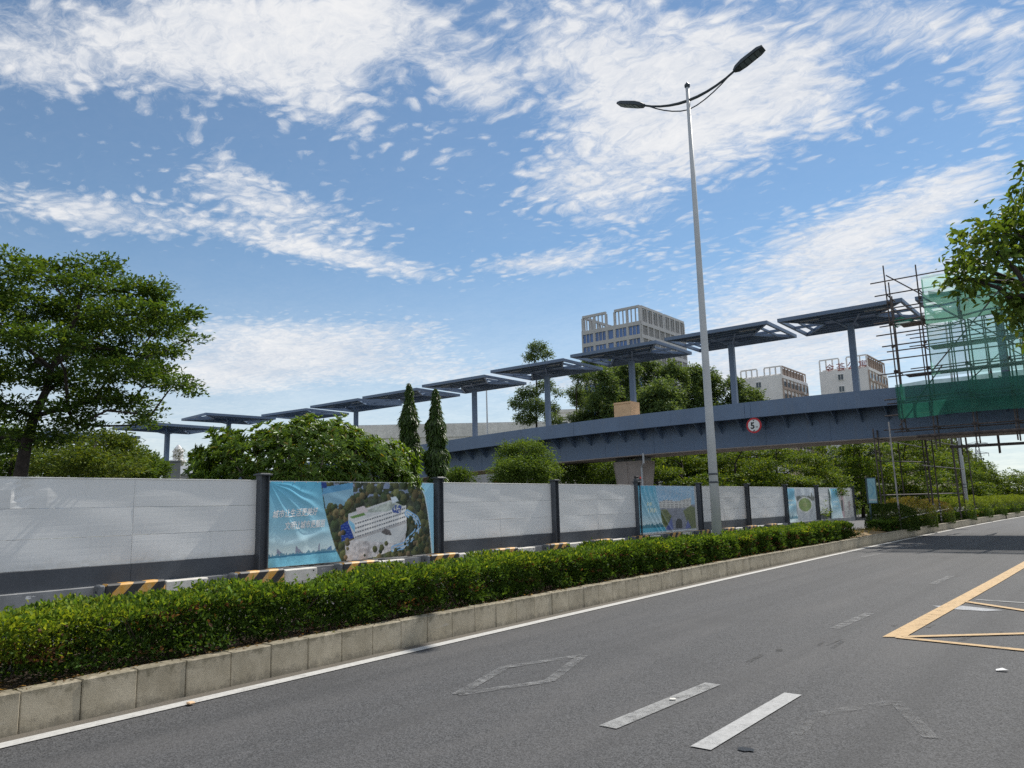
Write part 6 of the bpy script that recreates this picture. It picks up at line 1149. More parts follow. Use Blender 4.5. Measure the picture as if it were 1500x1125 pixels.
em = [((-33.84, 54.32), [(-33.7, 54.71, 10.02, 0.4, 0.34),(-33.98, 55.23, 9.76, 0.37, 0.32),(-32.82, 54.15, 11.78, 0.29, 0.25),(-33.92, 55.63, 12.4, 0.42, 0.36),(-34.3, 55.41, 11.15, 0.45, 0.38),(-34.2, 55.71, 10.9, 0.46, 0.39),(-33.36, 55.08, 10.28, 0.26, 0.22),(-32.86, 54.32, 11.14, 0.3, 0.25),(-34.12, 55.28, 10.92, 0.32, 0.27),(-32.32, 53.89, 11.26, 0.35, 0.3),(-33.26, 54.85, 12.54, 0.46, 0.39),(-32.61, 53.8, 9.53, 0.29, 0.25),(-33.96, 55.26, 12.75, 0.4, 0.34),(-33.63, 54.69, 8.41, 0.28, 0.24),(-34.02, 55.21, 10.1, 0.49, 0.42),(-32.21, 54.05, 10.55, 0.37, 0.32),(-33.44, 55.38, 9.41, 0.35, 0.3),(-33.94, 55.3, 10.49, 0.43, 0.37),(-32.04, 54.13, 11.67, 0.3, 0.25),(-32.42, 53.8, 12.26, 0.39, 0.33),(-32.73, 53.51, 10.62, 0.44, 0.37),(-33.54, 53.67, 8.21, 0.45, 0.39),(-33.47, 55.36, 9.33, 0.34, 0.29),(-32.38, 53.78, 8.6, 0.41, 0.35),(-33.21, 56.23, 10.82, 0.36, 0.3),(-32.45, 54.89, 9.28, 0.39, 0.33),(-33.61, 53.55, 9.8, 0.45, 0.38),(-31.84, 54.39, 10.82, 0.37, 0.31),(-32.76, 53.57, 7.97, 0.38, 0.32),(-33.03, 54.76, 9.2, 0.38, 0.33),(-31.91, 53.92, 10.44, 0.38, 0.33),(-33.66, 54.85, 8.88, 0.31, 0.26),(-33.56, 53.89, 9.94, 0.43, 0.36),(-32.25, 54.05, 9.61, 0.48, 0.41),(-33.83, 54.26, 12.25, 0.27, 0.23),(-33.28, 55.09, 12.52, 0.29, 0.24),(-33.91, 55.51, 12.81, 0.35, 0.35),(-32.56, 53.7, 12.01, 0.45, 0.34)], 'left of the tan box'), ((-35.21, 60.5), [(-34.53, 60.96, 13.93, 0.44, 0.38),(-33.42, 60.73, 13.46, 0.29, 0.25),(-34.54, 61.71, 11.95, 0.36, 0.31),(-34.64, 61.85, 8.98, 0.37, 0.31),(-34.3, 61.53, 12.44, 0.53, 0.45),(-34.73, 59.12, 13.28, 0.51, 0.43),(-33.32, 60.67, 13.48, 0.43, 0.37),(-34.01, 60.63, 13.95, 0.52, 0.44),(-35.8, 61.81, 10.36, 0.39, 0.33),(-35.58, 60.83, 12.69, 0.42, 0.35),(-35.53, 60.41, 13.7, 0.38, 0.32),(-35.58, 60.88, 10.22, 0.34, 0.29),(-33.11, 60.33, 11.52, 0.46, 0.39),(-34.43, 61.58, 9.55, 0.35, 0.3),(-34.42, 61.48, 8.99, 0.43, 0.37),(-35.07, 59.57, 10.46, 0.34, 0.29),(-33.61, 60.92, 9.58, 0.33, 0.28),(-35.09, 60.27, 8.69, 0.47, 0.4),(-35.83, 61.72, 13.99, 0.51, 0.43),(-33.98, 60.76, 12.45, 0.43, 0.36),(-33.77, 59.69, 11.57, 0.39, 0.33),(-35.57, 61.38, 11.18, 0.45, 0.38),(-35.52, 61.58, 14.37, 0.32, 0.27),(-35.4, 59.84, 11.04, 0.35, 0.3),(-34.51, 61.68, 9.32, 0.33, 0.28),(-33.98, 62.84, 10.91, 0.45, 0.38),(-33.89, 60.88, 13.31, 0.46, 0.39),(-35.31, 61.01, 8.87, 0.38, 0.33),(-34.58, 61.03, 12.58, 0.38, 0.32),(-36.13, 60.13, 11.67, 0.33, 0.28),(-35.91, 60.22, 12.9, 0.35, 0.3),(-34.58, 62.05, 14.32, 0.37, 0.32),(-35.87, 61.58, 11.4, 0.46, 0.39),(-36.07, 61.49, 8.98, 0.47, 0.4),(-35.42, 59.08, 10.93, 0.33, 0.28),(-35.26, 61.7, 9.02, 0.52, 0.44),(-34.03, 59.85, 13.98, 0.37, 0.37),(-33.89, 60.06, 13.55, 0.5, 0.37)], 'behind the tan box'), ((-34.34, 63.28), [(-33.62, 63.04, 9.14, 0.35, 0.3),(-34.81, 63.95, 14.13, 0.3, 0.26),(-32.77, 62.72, 10.78, 0.35, 0.3),(-34.62, 62.4, 10.5, 0.43, 0.37),(-33.77, 63.21, 14.03, 0.37, 0.31),(-34.54, 64.53, 9.5, 0.49, 0.41),(-32.51, 63.73, 13.62, 0.39, 0.34),(-34.35, 63.6, 9.83, 0.38, 0.32),(-32.19, 63.06, 12.43, 0.46, 0.39),(-34.43, 62.11, 13.48, 0.43, 0.37),(-33.85, 64.22, 11.48, 0.31, 0.27),(-34.12, 63.58, 13.21, 0.49, 0.42),(-34.54, 63.93, 10.49, 0.45, 0.38),(-34.54, 62.98, 10.03, 0.4, 0.34),(-33.95, 63.46, 14.71, 0.41, 0.35),(-32.55, 63.21, 12.67, 0.5, 0.42),(-33.08, 63.02, 9.11, 0.4, 0.34),(-33.14, 62.4, 12.04, 0.46, 0.39),(-33.92, 62.38, 10.08, 0.52, 0.45),(-33.62, 63.5, 10.84, 0.53, 0.45),(-33.56, 64.01, 13.66, 0.5, 0.43),(-35.22, 63.61, 11.04, 0.34, 0.29),(-33.14, 64.4, 14.36, 0.44, 0.37),(-34.65, 64.19, 10.42, 0.37, 0.32),(-33.29, 64.64, 14.43, 0.3, 0.26),(-34.02, 61.78, 11.06, 0.34, 0.29),(-33.95, 64.81, 11.02, 0.53, 0.45),(-32.53, 64.22, 11.5, 0.45, 0.38),(-34.88, 62.77, 10.55, 0.36, 0.31),(-33.25, 62.46, 8.97, 0.31, 0.27),(-32.49, 63.08, 11.01, 0.51, 0.44),(-34.34, 61.8, 12.29, 0.51, 0.43),(-32.32, 62.97, 10.37, 0.54, 0.46),(-33.72, 64.59, 10.59, 0.42, 0.36),(-32.69, 63.72, 10.5, 0.5, 0.42),(-34.12, 64.35, 10.79, 0.34, 0.29),(-34.31, 64.95, 15.01, 0.4, 0.4),(-33.61, 64.09, 14.34, 0.52, 0.39)], 'right of the tan box under the tower corner'), ((-31.56, 62.48), [(-31.49, 62.22, 10.84, 0.48, 0.41),(-30.23, 62.83, 9.21, 0.51, 0.43),(-30.67, 64.25, 10.7, 0.37, 0.32),(-32.09, 63.55, 13.59, 0.43, 0.37),(-30.21, 62.51, 9.68, 0.43, 0.36),(-30.71, 64.06, 13.33, 0.48, 0.41),(-32.34, 63.63, 13.51, 0.32, 0.27),(-32.38, 63.2, 12.77, 0.48, 0.41),(-30.77, 61.28, 8.88, 0.38, 0.33),(-31.54, 64.1, 13.24, 0.32, 0.27),(-30.79, 62.06, 13.55, 0.44, 0.37),(-31.01, 63.76, 13.28, 0.41, 0.35),(-30.61, 61.85, 9.36, 0.31, 0.26),(-31.68, 62.68, 13.24, 0.52, 0.44),(-30.12, 62.86, 11.49, 0.44, 0.38),(-31.54, 63.13, 12.23, 0.52, 0.44),(-31.64, 63.34, 9.22, 0.37, 0.32),(-31.76, 63.54, 10.56, 0.42, 0.36),(-32.69, 63.02, 10.57, 0.48, 0.41),(-30.46, 64.27, 13.23, 0.36, 0.3),(-30.78, 63.27, 11.1, 0.31, 0.26),(-29.98, 63.36, 13.04, 0.34, 0.28),(-32.28, 63.06, 12.2, 0.33, 0.28),(-31.48, 62.93, 11.31, 0.43, 0.37),(-30.37, 64.05, 12.63, 0.39, 0.33),(-31.53, 62.1, 12.28, 0.34, 0.29),(-31.31, 64.13, 14.05, 0.39, 0.33),(-31.66, 63.74, 10.45, 0.34, 0.29),(-31.06, 61.71, 9.0, 0.4, 0.34),(-30.94, 63.78, 13.44, 0.5, 0.43),(-31.67, 62.59, 13.39, 0.45, 0.38),(-31.24, 62.99, 11.65, 0.43, 0.37),(-32.45, 63.04, 11.15, 0.31, 0.26),(-31.32, 63.18, 12.72, 0.47, 0.4),(-30.7, 63.47, 10.31, 0.45, 0.38),(-31.79, 63.65, 9.3, 0.43, 0.37),(-30.36, 61.91, 13.75, 0.37, 0.37),(-30.06, 61.78, 13.26, 0.5, 0.37)], 'under the right side of the tower'), ((-32.13, 67.77), [(-30.83, 68.35, 11.73, 0.38, 0.32),(-32.36, 67.6, 10.45, 0.48, 0.41),(-30.65, 69.33, 13.21, 0.4, 0.34),(-31.48, 69.09, 11.18, 0.45, 0.39),(-30.87, 67.82, 13.73, 0.49, 0.41),(-31.6, 68.17, 13.34, 0.4, 0.34),(-32.21, 68.13, 9.69, 0.41, 0.35),(-32.07, 68.49, 10.41, 0.54, 0.46),(-32.3, 69.18, 10.93, 0.58, 0.49),(-31.68, 68.79, 11.15, 0.46, 0.39),(-30.86, 69.59, 11.76, 0.54, 0.46),(-31.35, 68.67, 9.78, 0.34, 0.29),(-31.64, 67.22, 13.7, 0.34, 0.29),(-31.68, 67.27, 13.86, 0.42, 0.36),(-31.02, 66.65, 11.99, 0.54, 0.46),(-31.29, 68.17, 13.95, 0.51, 0.43),(-31.41, 66.98, 13.31, 0.39, 0.33),(-31.96, 67.14, 11.53, 0.55, 0.47),(-30.66, 67.3, 12.01, 0.37, 0.32),(-31.42, 66.47, 9.83, 0.36, 0.3),(-31.86, 68.78, 12.78, 0.46, 0.39),(-31.19, 67.62, 11.24, 0.37, 0.31),(-31.9, 68.38, 13.73, 0.47, 0.4),(-32.83, 68.78, 10.53, 0.45, 0.38),(-31.3, 67.47, 11.2, 0.39, 0.33),(-31.8, 68.18, 13.97, 0.49, 0.41),(-31.32, 66.92, 13.94, 0.42, 0.36),(-31.66, 66.72, 11.89, 0.35, 0.3),(-30.93, 68.99, 13.73, 0.36, 0.3),(-30.68, 67.07, 13.35, 0.4, 0.34),(-32.41, 69.25, 13.77, 0.36, 0.31),(-31.03, 67.47, 9.89, 0.54, 0.46),(-31.45, 69.33, 14.17, 0.37, 0.31),(-32.39, 69.19, 13.18, 0.34, 0.29),(-30.62, 67.05, 9.67, 0.35, 0.3),(-30.84, 68.04, 14.06, 0.48, 0.41),(-31.3, 68.14, 14.35, 0.41, 0.41),(-30.76, 67.52, 13.74, 0.54, 0.4)], 'just left of the street lamp pole'), ((-31.96, 71.15), [(-32.16, 71.01, 13.02, 0.53, 0.45),(-29.85, 71.09, 12.88, 0.42, 0.36),(-32.78, 72.38, 13.09, 0.49, 0.42),(-31.5, 72.7, 13.79, 0.52, 0.44),(-31.58, 72.13, 11.2, 0.45, 0.38),(-32.5, 72.01, 13.7, 0.39, 0.33),(-30.37, 70.3, 13.4, 0.44, 0.37),(-30.91, 72.47, 11.08, 0.5, 0.43),(-29.99, 70.74, 10.84, 0.32, 0.27),(-32.15, 70.7, 12.15, 0.44, 0.37),(-31.9, 71.15, 13.75, 0.34, 0.29),(-30.45, 70.99, 10.68, 0.42, 0.36),(-31.66, 71.44, 9.94, 0.49, 0.42),(-31.07, 71.4, 13.65, 0.59, 0.5),(-31.41, 69.85, 12.71, 0.58, 0.49),(-31.14, 70.82, 10.33, 0.32, 0.27),(-31.29, 71.5, 12.87, 0.59, 0.5),(-31.24, 72.42, 11.9, 0.55, 0.47),(-32.32, 71.73, 10.73, 0.55, 0.47),(-31.04, 70.82, 13.68, 0.43, 0.36),(-30.9, 72.94, 10.75, 0.36, 0.31),(-32.02, 71.93, 10.81, 0.51, 0.43),(-30.8, 72.28, 10.85, 0.52, 0.44),(-31.59, 70.54, 12.96, 0.54, 0.46),(-32.28, 72.24, 12.52, 0.36, 0.31),(-32.22, 72.42, 10.24, 0.61, 0.52),(-31.44, 71.0, 11.41, 0.32, 0.27),(-32.65, 71.54, 12.56, 0.39, 0.33),(-32.46, 72.3, 11.54, 0.58, 0.49),(-31.11, 72.9, 12.84, 0.54, 0.46),(-30.45, 72.35, 11.19, 0.41, 0.35),(-31.24, 72.01, 10.82, 0.55, 0.47),(-30.5, 70.62, 13.43, 0.58, 0.49),(-30.88, 72.72, 12.21, 0.52, 0.44),(-31.68, 72.02, 13.8, 0.37, 0.32),(-31.79, 71.3, 13.84, 0.52, 0.44),(-31.49, 72.52, 14.58, 0.43, 0.43),(-31.24, 72.52, 14.05, 0.57, 0.43)], 'just right of the street lamp pole'), ((-30.68, 73.88), [(-28.98, 75.11, 12.28, 0.45, 0.38),(-29.62, 74.72, 10.45, 0.42, 0.35),(-30.59, 74.19, 10.28, 0.57, 0.48),(-29.7, 74.25, 10.11, 0.4, 0.34),(-30.36, 75.05, 13.36, 0.5, 0.42),(-28.71, 73.45, 11.04, 0.54, 0.46),(-29.5, 73.66, 10.61, 0.57, 0.49),(-29.66, 74.6, 11.85, 0.55, 0.47),(-28.69, 73.56, 10.66, 0.43, 0.37),(-29.69, 74.73, 10.49, 0.38, 0.33),(-28.94, 74.13, 11.66, 0.5, 0.42),(-29.38, 75.5, 11.36, 0.53, 0.45),(-29.96, 73.44, 13.21, 0.34, 0.29),(-31.43, 74.67, 12.72, 0.37, 0.31),(-29.6, 75.72, 12.14, 0.58, 0.5),(-29.38, 73.7, 12.02, 0.57, 0.49),(-30.09, 73.34, 11.59, 0.34, 0.29),(-29.67, 72.78, 12.24, 0.34, 0.29),(-30.24, 73.36, 11.54, 0.35, 0.29),(-29.36, 73.62, 10.8, 0.44, 0.37),(-29.24, 74.54, 13.23, 0.39, 0.33),(-30.22, 75.62, 11.11, 0.36, 0.31),(-29.22, 73.81, 10.82, 0.54, 0.46),(-29.98, 74.88, 10.89, 0.44, 0.37),(-29.06, 74.07, 12.75, 0.48, 0.41),(-29.48, 73.86, 10.54, 0.54, 0.46),(-29.68, 73.42, 13.33, 0.58, 0.5),(-30.2, 75.19, 10.67, 0.35, 0.3),(-29.68, 75.8, 12.11, 0.62, 0.52),(-29.67, 73.4, 11.82, 0.53, 0.45),(-29.74, 74.97, 10.29, 0.38, 0.32),(-29.92, 74.9, 10.43, 0.41, 0.35),(-29.42, 75.02, 10.73, 0.53, 0.45),(-28.53, 74.38, 11.68, 0.46, 0.39),(-28.6, 73.49, 11.73, 0.5, 0.42),(-29.75, 74.97, 13.57, 0.4, 0.34),(-29.72, 74.19, 13.85, 0.43, 0.43),(-29.46, 74.14, 13.32, 0.58, 0.43)], 'behind the canopy post right of the lamp pole'), ((-29.92, 76.34), [(-28.6, 77.09, 11.4, 0.48, 0.41),(-29.12, 76.75, 10.65, 0.43, 0.37),(-28.14, 76.81, 11.01, 0.54, 0.46),(-29.14, 77.49, 10.87, 0.6, 0.51),(-29.95, 76.09, 12.02, 0.42, 0.35),(-29.19, 75.47, 11.29, 0.38, 0.32),(-28.76, 77.23, 12.28, 0.34, 0.29),(-27.77, 75.71, 11.6, 0.52, 0.44),(-30.36, 77.77, 12.16, 0.51, 0.44),(-29.89, 77.02, 12.47, 0.55, 0.46),(-28.43, 75.48, 10.04, 0.4, 0.34),(-28.94, 75.74, 10.17, 0.35, 0.3),(-30.16, 77.76, 11.62, 0.41, 0.35),(-29.9, 77.28, 11.8, 0.48, 0.41),(-29.15, 77.03, 11.17, 0.5, 0.42),(-29.05, 76.38, 12.51, 0.6, 0.51),(-29.91, 77.37, 11.79, 0.39, 0.33),(-28.52, 77.78, 11.2, 0.46, 0.4),(-27.91, 75.74, 11.27, 0.44, 0.37),(-28.91, 77.58, 10.68, 0.63, 0.53),(-29.61, 75.69, 11.18, 0.58, 0.49),(-29.08, 77.52, 12.47, 0.34, 0.29),(-28.26, 75.47, 10.49, 0.39, 0.33),(-30.02, 77.24, 12.19, 0.59, 0.5),(-28.8, 75.75, 11.82, 0.42, 0.36),(-29.03, 77.93, 10.81, 0.49, 0.42),(-30.09, 77.75, 12.68, 0.53, 0.45),(-28.55, 76.9, 12.4, 0.46, 0.39),(-29.43, 75.58, 10.91, 0.54, 0.46),(-28.85, 75.97, 10.25, 0.6, 0.51),(-29.07, 77.88, 10.73, 0.5, 0.42),(-29.79, 76.94, 11.72, 0.51, 0.43),(-28.84, 77.55, 11.05, 0.5, 0.42),(-29.38, 77.55, 10.36, 0.6, 0.51),(-29.79, 75.63, 10.88, 0.37, 0.31),(-29.47, 76.97, 12.27, 0.51, 0.43),(-28.56, 75.47, 12.45, 0.44, 0.44),(-28.84, 76.87, 12.13, 0.59, 0.45)], 'beside the nearer white building'), ((-50.92, 80.2), [(-47.96, 80.52, 16.31, 0.45, 0.38),(-49.67, 80.66, 13.8, 0.64, 0.55),(-51.66, 81.47, 19.88, 0.66, 0.56),(-50.69, 79.39, 17.13, 0.55, 0.47),(-51.65, 79.19, 16.21, 0.54, 0.46),(-49.82, 82.01, 17.99, 0.57, 0.48),(-49.82, 82.3, 15.16, 0.49, 0.41),(-51.02, 80.19, 14.96, 0.62, 0.53),(-51.36, 81.56, 14.3, 0.71, 0.61),(-49.65, 82.18, 15.22, 0.71, 0.6),(-51.48, 79.93, 15.51, 0.62, 0.52),(-49.75, 79.65, 14.2, 0.63, 0.53),(-49.31, 80.94, 14.14, 0.67, 0.57),(-50.17, 80.74, 15.02, 0.56, 0.48),(-49.88, 79.09, 19.17, 0.51, 0.44),(-48.73, 79.89, 18.54, 0.41, 0.35),(-50.67, 82.04, 19.35, 0.52, 0.44),(-50.48, 79.21, 17.52, 0.6, 0.51),(-50.05, 82.14, 15.37, 0.63, 0.53),(-50.19, 79.51, 17.05, 0.44, 0.38),(-49.77, 81.95, 14.69, 0.42, 0.36),(-51.8, 80.92, 14.92, 0.68, 0.58),(-51.9, 81.22, 15.4, 0.43, 0.37),(-49.91, 81.89, 18.52, 0.71, 0.61),(-49.6, 80.39, 16.24, 0.56, 0.48),(-49.89, 79.12, 14.69, 0.5, 0.43),(-50.98, 79.8, 13.69, 0.46, 0.39),(-49.83, 79.35, 14.03, 0.7, 0.6),(-51.47, 79.34, 15.28, 0.42, 0.35),(-50.34, 80.61, 19.71, 0.41, 0.34),(-49.76, 79.86, 19.56, 0.61, 0.52),(-50.4, 80.87, 18.26, 0.65, 0.55),(-50.92, 81.78, 15.12, 0.4, 0.34),(-49.92, 80.98, 14.36, 0.58, 0.49),(-49.77, 81.1, 19.42, 0.47, 0.4),(-51.41, 80.62, 16.61, 0.51, 0.43),(-49.45, 79.49, 19.47, 0.51, 0.51),(-50.36, 81.56, 19.27, 0.69, 0.52)], 'before the left windows of the tower'), ((-49.5, 83.42), [(-50.75, 84.31, 15.65, 0.56, 0.47),(-49.63, 83.34, 17.96, 0.47, 0.4),(-48.69, 84.18, 14.89, 0.52, 0.44),(-48.41, 84.78, 17.89, 0.6, 0.51),(-48.67, 84.97, 16.09, 0.61, 0.52),(-47.24, 83.15, 15.92, 0.4, 0.34),(-50.25, 84.12, 19.54, 0.59, 0.5),(-50.16, 84.21, 17.65, 0.49, 0.42),(-48.56, 84.3, 16.13, 0.42, 0.36),(-49.96, 84.25, 15.49, 0.41, 0.35),(-50.06, 84.19, 19.19, 0.56, 0.47),(-47.62, 85.33, 17.15, 0.41, 0.35),(-46.85, 84.16, 17.11, 0.54, 0.45),(-47.28, 83.29, 18.35, 0.6, 0.51),(-46.64, 83.75, 18.1, 0.62, 0.53),(-48.95, 84.84, 18.0, 0.72, 0.61),(-48.76, 84.53, 14.37, 0.69, 0.59),(-47.76, 83.94, 14.88, 0.74, 0.62),(-48.22, 83.85, 19.33, 0.74, 0.63),(-47.86, 83.92, 15.77, 0.73, 0.62),(-48.51, 85.68, 15.88, 0.56, 0.47),(-48.9, 83.63, 17.78, 0.55, 0.46),(-49.75, 84.37, 18.94, 0.56, 0.48),(-48.52, 83.66, 14.24, 0.63, 0.53),(-48.61, 84.71, 19.39, 0.65, 0.55),(-48.59, 82.48, 19.55, 0.49, 0.42),(-49.18, 84.85, 15.75, 0.72, 0.61),(-49.7, 83.53, 15.39, 0.54, 0.46),(-47.25, 83.78, 18.71, 0.66, 0.56),(-48.9, 84.54, 17.63, 0.4, 0.34),(-49.23, 82.39, 19.1, 0.56, 0.48),(-49.27, 83.31, 17.68, 0.73, 0.62),(-49.14, 82.16, 15.16, 0.54, 0.46),(-50.12, 83.67, 19.17, 0.7, 0.6),(-50.0, 84.57, 20.07, 0.72, 0.61),(-48.05, 83.78, 16.45, 0.73, 0.62),(-49.07, 84.64, 20.12, 0.53, 0.53),(-48.15, 83.68, 19.25, 0.7, 0.52)], 'before the middle windows of the tower'), ((-27.95, 53.09), [(-27.9, 54.63, 9.69, 0.26, 0.22),(-27.23, 55.0, 8.53, 0.36, 0.31),(-28.01, 54.39, 9.2, 0.27, 0.23),(-28.28, 53.41, 9.49, 0.42, 0.35),(-27.13, 54.37, 8.65, 0.29, 0.24),(-27.3, 52.88, 9.15, 0.31, 0.26),(-27.14, 54.28, 9.22, 0.34, 0.29),(-27.92, 54.75, 9.2, 0.35, 0.3),(-28.06, 51.96, 9.37, 0.44, 0.37),(-28.51, 54.31, 9.33, 0.26, 0.22),(-27.57, 54.46, 10.92, 0.29, 0.25),(-26.74, 52.84, 8.35, 0.32, 0.28),(-26.29, 53.01, 9.75, 0.34, 0.29),(-28.27, 54.53, 8.2, 0.42, 0.36),(-26.32, 53.85, 9.95, 0.28, 0.23),(-27.71, 54.64, 10.4, 0.36, 0.31),(-27.89, 52.0, 8.32, 0.32, 0.28),(-27.56, 53.32, 10.51, 0.38, 0.32),(-26.65, 53.36, 9.85, 0.32, 0.27),(-27.96, 51.77, 8.61, 0.35, 0.3),(-28.86, 53.14, 9.6, 0.36, 0.31),(-28.39, 53.69, 10.52, 0.3, 0.26),(-27.17, 52.21, 8.89, 0.38, 0.33),(-26.34, 53.15, 9.94, 0.39, 0.33),(-27.57, 53.79, 8.77, 0.3, 0.25),(-26.41, 52.25, 10.07, 0.37, 0.31),(-27.32, 54.05, 10.83, 0.3, 0.26),(-28.2, 53.14, 8.61, 0.41, 0.34),(-27.67, 53.3, 9.97, 0.32, 0.27),(-26.89, 52.81, 10.27, 0.42, 0.36),(-26.91, 53.92, 9.06, 0.25, 0.21),(-27.43, 54.88, 10.96, 0.44, 0.38),(-28.3, 52.44, 8.87, 0.36, 0.3),(-26.56, 52.49, 8.15, 0.45, 0.38),(-28.97, 53.82, 9.41, 0.44, 0.38),(-27.87, 52.18, 9.95, 0.36, 0.31),(-26.87, 52.31, 10.71, 0.32, 0.32),(-27.63, 54.2, 10.63, 0.44, 0.33)], 'in front of the others right of the tan box')]
for k, (bs, cl, w) in enumerate(em):
    rr = random.Random(k); zmin = min(c[2] for c in cl)
    cl = cl+[(bs[0]+rr.uniform(-1.6, 1.6), bs[1]+rr.uniform(-1.2, 1.2), rr.uniform(3.5, zmin+1), .9, .8) for q in range(10)]
    tree('eucalyptus_tree', 'dense grey green eucalyptus %s' % w, 'eucalyptus behind the bridge', bs, cl, 15000, .26, EU, .16, 160+k, .5, 8, .2, .9, bark='bark', wid=.5)
tree('roadside_tree', 'broadleaf tree reaching in from the right edge over the scaffold', None, (2.3, 7.4), [(-0.3, 6.66, 3.81, 0.08, 0.06),(-0.3, 7.18, 3.84, 0.12, 0.09),(-0.5, 7.12, 3.78, 0.11, 0.08),(-0.39, 6.97, 3.6, 0.13, 0.07),(-0.61, 6.69, 3.56, 0.1, 0.06),(-0.79, 7.25, 3.69, 0.08, 0.05),(-0.86, 7.26, 3.5, 0.08, 0.07),(-0.71, 6.98, 3.46, 0.12, 0.08),(-0.86, 6.95, 3.33, 0.06, 0.04),(-0.72, 6.7, 3.23, 0.1, 0.06),(-0.54, 6.48, 3.38, 0.1, 0.06),(-0.45, 6.86, 3.42, 0.1, 0.06),(-0.33, 7.08, 3.48, 0.13, 0.08),(-0.53, 6.55, 3.02, 0.09, 0.07),(-0.46, 7.28, 3.27, 0.11, 0.08),(-0.46, 6.72, 2.97, 0.11, 0.08),(-0.37, 6.72, 2.87, 0.1, 0.08),(-0.36, 6.53, 2.99, 0.11, 0.08),(-0.41, 7.49, 2.85, 0.08, 0.06),(-0.14, 7.24, 3.7, 0.19, 0.15),(-0.1, 7.37, 3.33, 0.22, 0.18),(-0.06, 7.12, 3.97, 0.19, 0.15),(0.1, 6.53, 3.39, 0.23, 0.2),(-0.13, 6.83, 2.85, 0.18, 0.12),(0.29, 6.99, 3.78, 0.25, 0.21),(-0.11, 6.61, 3.98, 0.14, 0.1),(0.14, 7.45, 3.19, 0.27, 0.2),(0.38, 6.86, 3.3, 0.25, 0.21)], 5600, .062, [(.055, .105, .024), (.07, .13, .026), (.09, .15, .028)], .12, 90, .8, 7, .05, .8, wid=.46, top_cols=[(.09, .14, .03), (.06, .125, .02)], hexa=True)

# hill with woods at the right
HL = [(-83.2, 246.3, 21.6),(-67.6, 251.1, 24.5),(-54.6, 254.2, 23.6),(-45.9, 255.9, 20.1),(-37.5, 257.3, 16.7),(-30.9, 258.2, 6.5)]
b = MB(); rows = 7
for i in range(rows):
    for j, (x_, y_, z_) in enumerate([(HL[0][0]-120, HL[0][1]-50, 14)]+HL+[(HL[-1][0]+60, HL[-1][1]+4, -1)]):
        f = math.sin(math.pi*i/(rows-1)); b.v.append((x_*(1+.12*(i-3)), y_*(1+.12*(i-3)), max(-1, (z_-4.5)*f)))
for i in range(rows-1):
    for j in range(len(HL)+1): k = i*(len(HL)+2)+j; b.f.append((k, k+1, k+len(HL)+3, k+len(HL)+2))
tag(b.build('hill', 'ground', None, 0, True), kind='structure')
rng = np.random.default_rng(77); cl = []
hx = np.array(HL)
for q in range(330):
    t = rng.random()*(len(HL)-1); j = int(t); f = t-j; p = hx[j]*(1-f)+hx[min(j+1, len(HL)-1)]*f; s = .72+.34*rng.random(); zz = max(1.5, (p[2]-4.2)*math.sin(math.pi*min(1, max(0, (s-.64)/.72)))) if s < 1.0 else p[2]-4.0
    cl.append((p[0]*s, p[1]*s, zz*(1 if s > .85 else .9)+rng.random()*2.2, 2.6+rng.random()*1.5, 2.2+rng.random()))
C, D, N = tuft_cloud(rng, cl, 60000, .6, .5, .2, 8, .8); n = len(C); L = .7*(.6+.7*rng.random(n))
o = leaves('hillside_wood', C, D, N, L, L*.6, palette(rng, n, [(.035, .065, .02), (.05, .085, .024), (.065, .10, .028)]), 'leaf', None)
tag(o, 'dark wood covering the low hill behind the scaffold', 'wood', kind='stuff')
# low undergrowth beyond the hoarding so that no bare ground shows between trunks
rng = np.random.default_rng(78); n = 60000; Y_ = 46+50*rng.random(n); X_ = -20-14*rng.random(n)-(Y_-46)*.02; Z_ = 1.7*rng.random(n)**1.4*(.7+.3*np.sin(X_*1.1+Y_*.7))
L = .16*(.6+.8*rng.random(n)); o = leaves('undergrowth', np.stack([X_, Y_, Z_], 1), rdir(rng, n)+np.array([0, 0, .5]), rdir(rng, n)+np.array([0, 0, 1]), L, L*.5, palette(rng, n, TG), 'leaf', None)
tag(o, 'low green undergrowth between the trunks beyond the hoarding', 'undergrowth', kind='stuff')

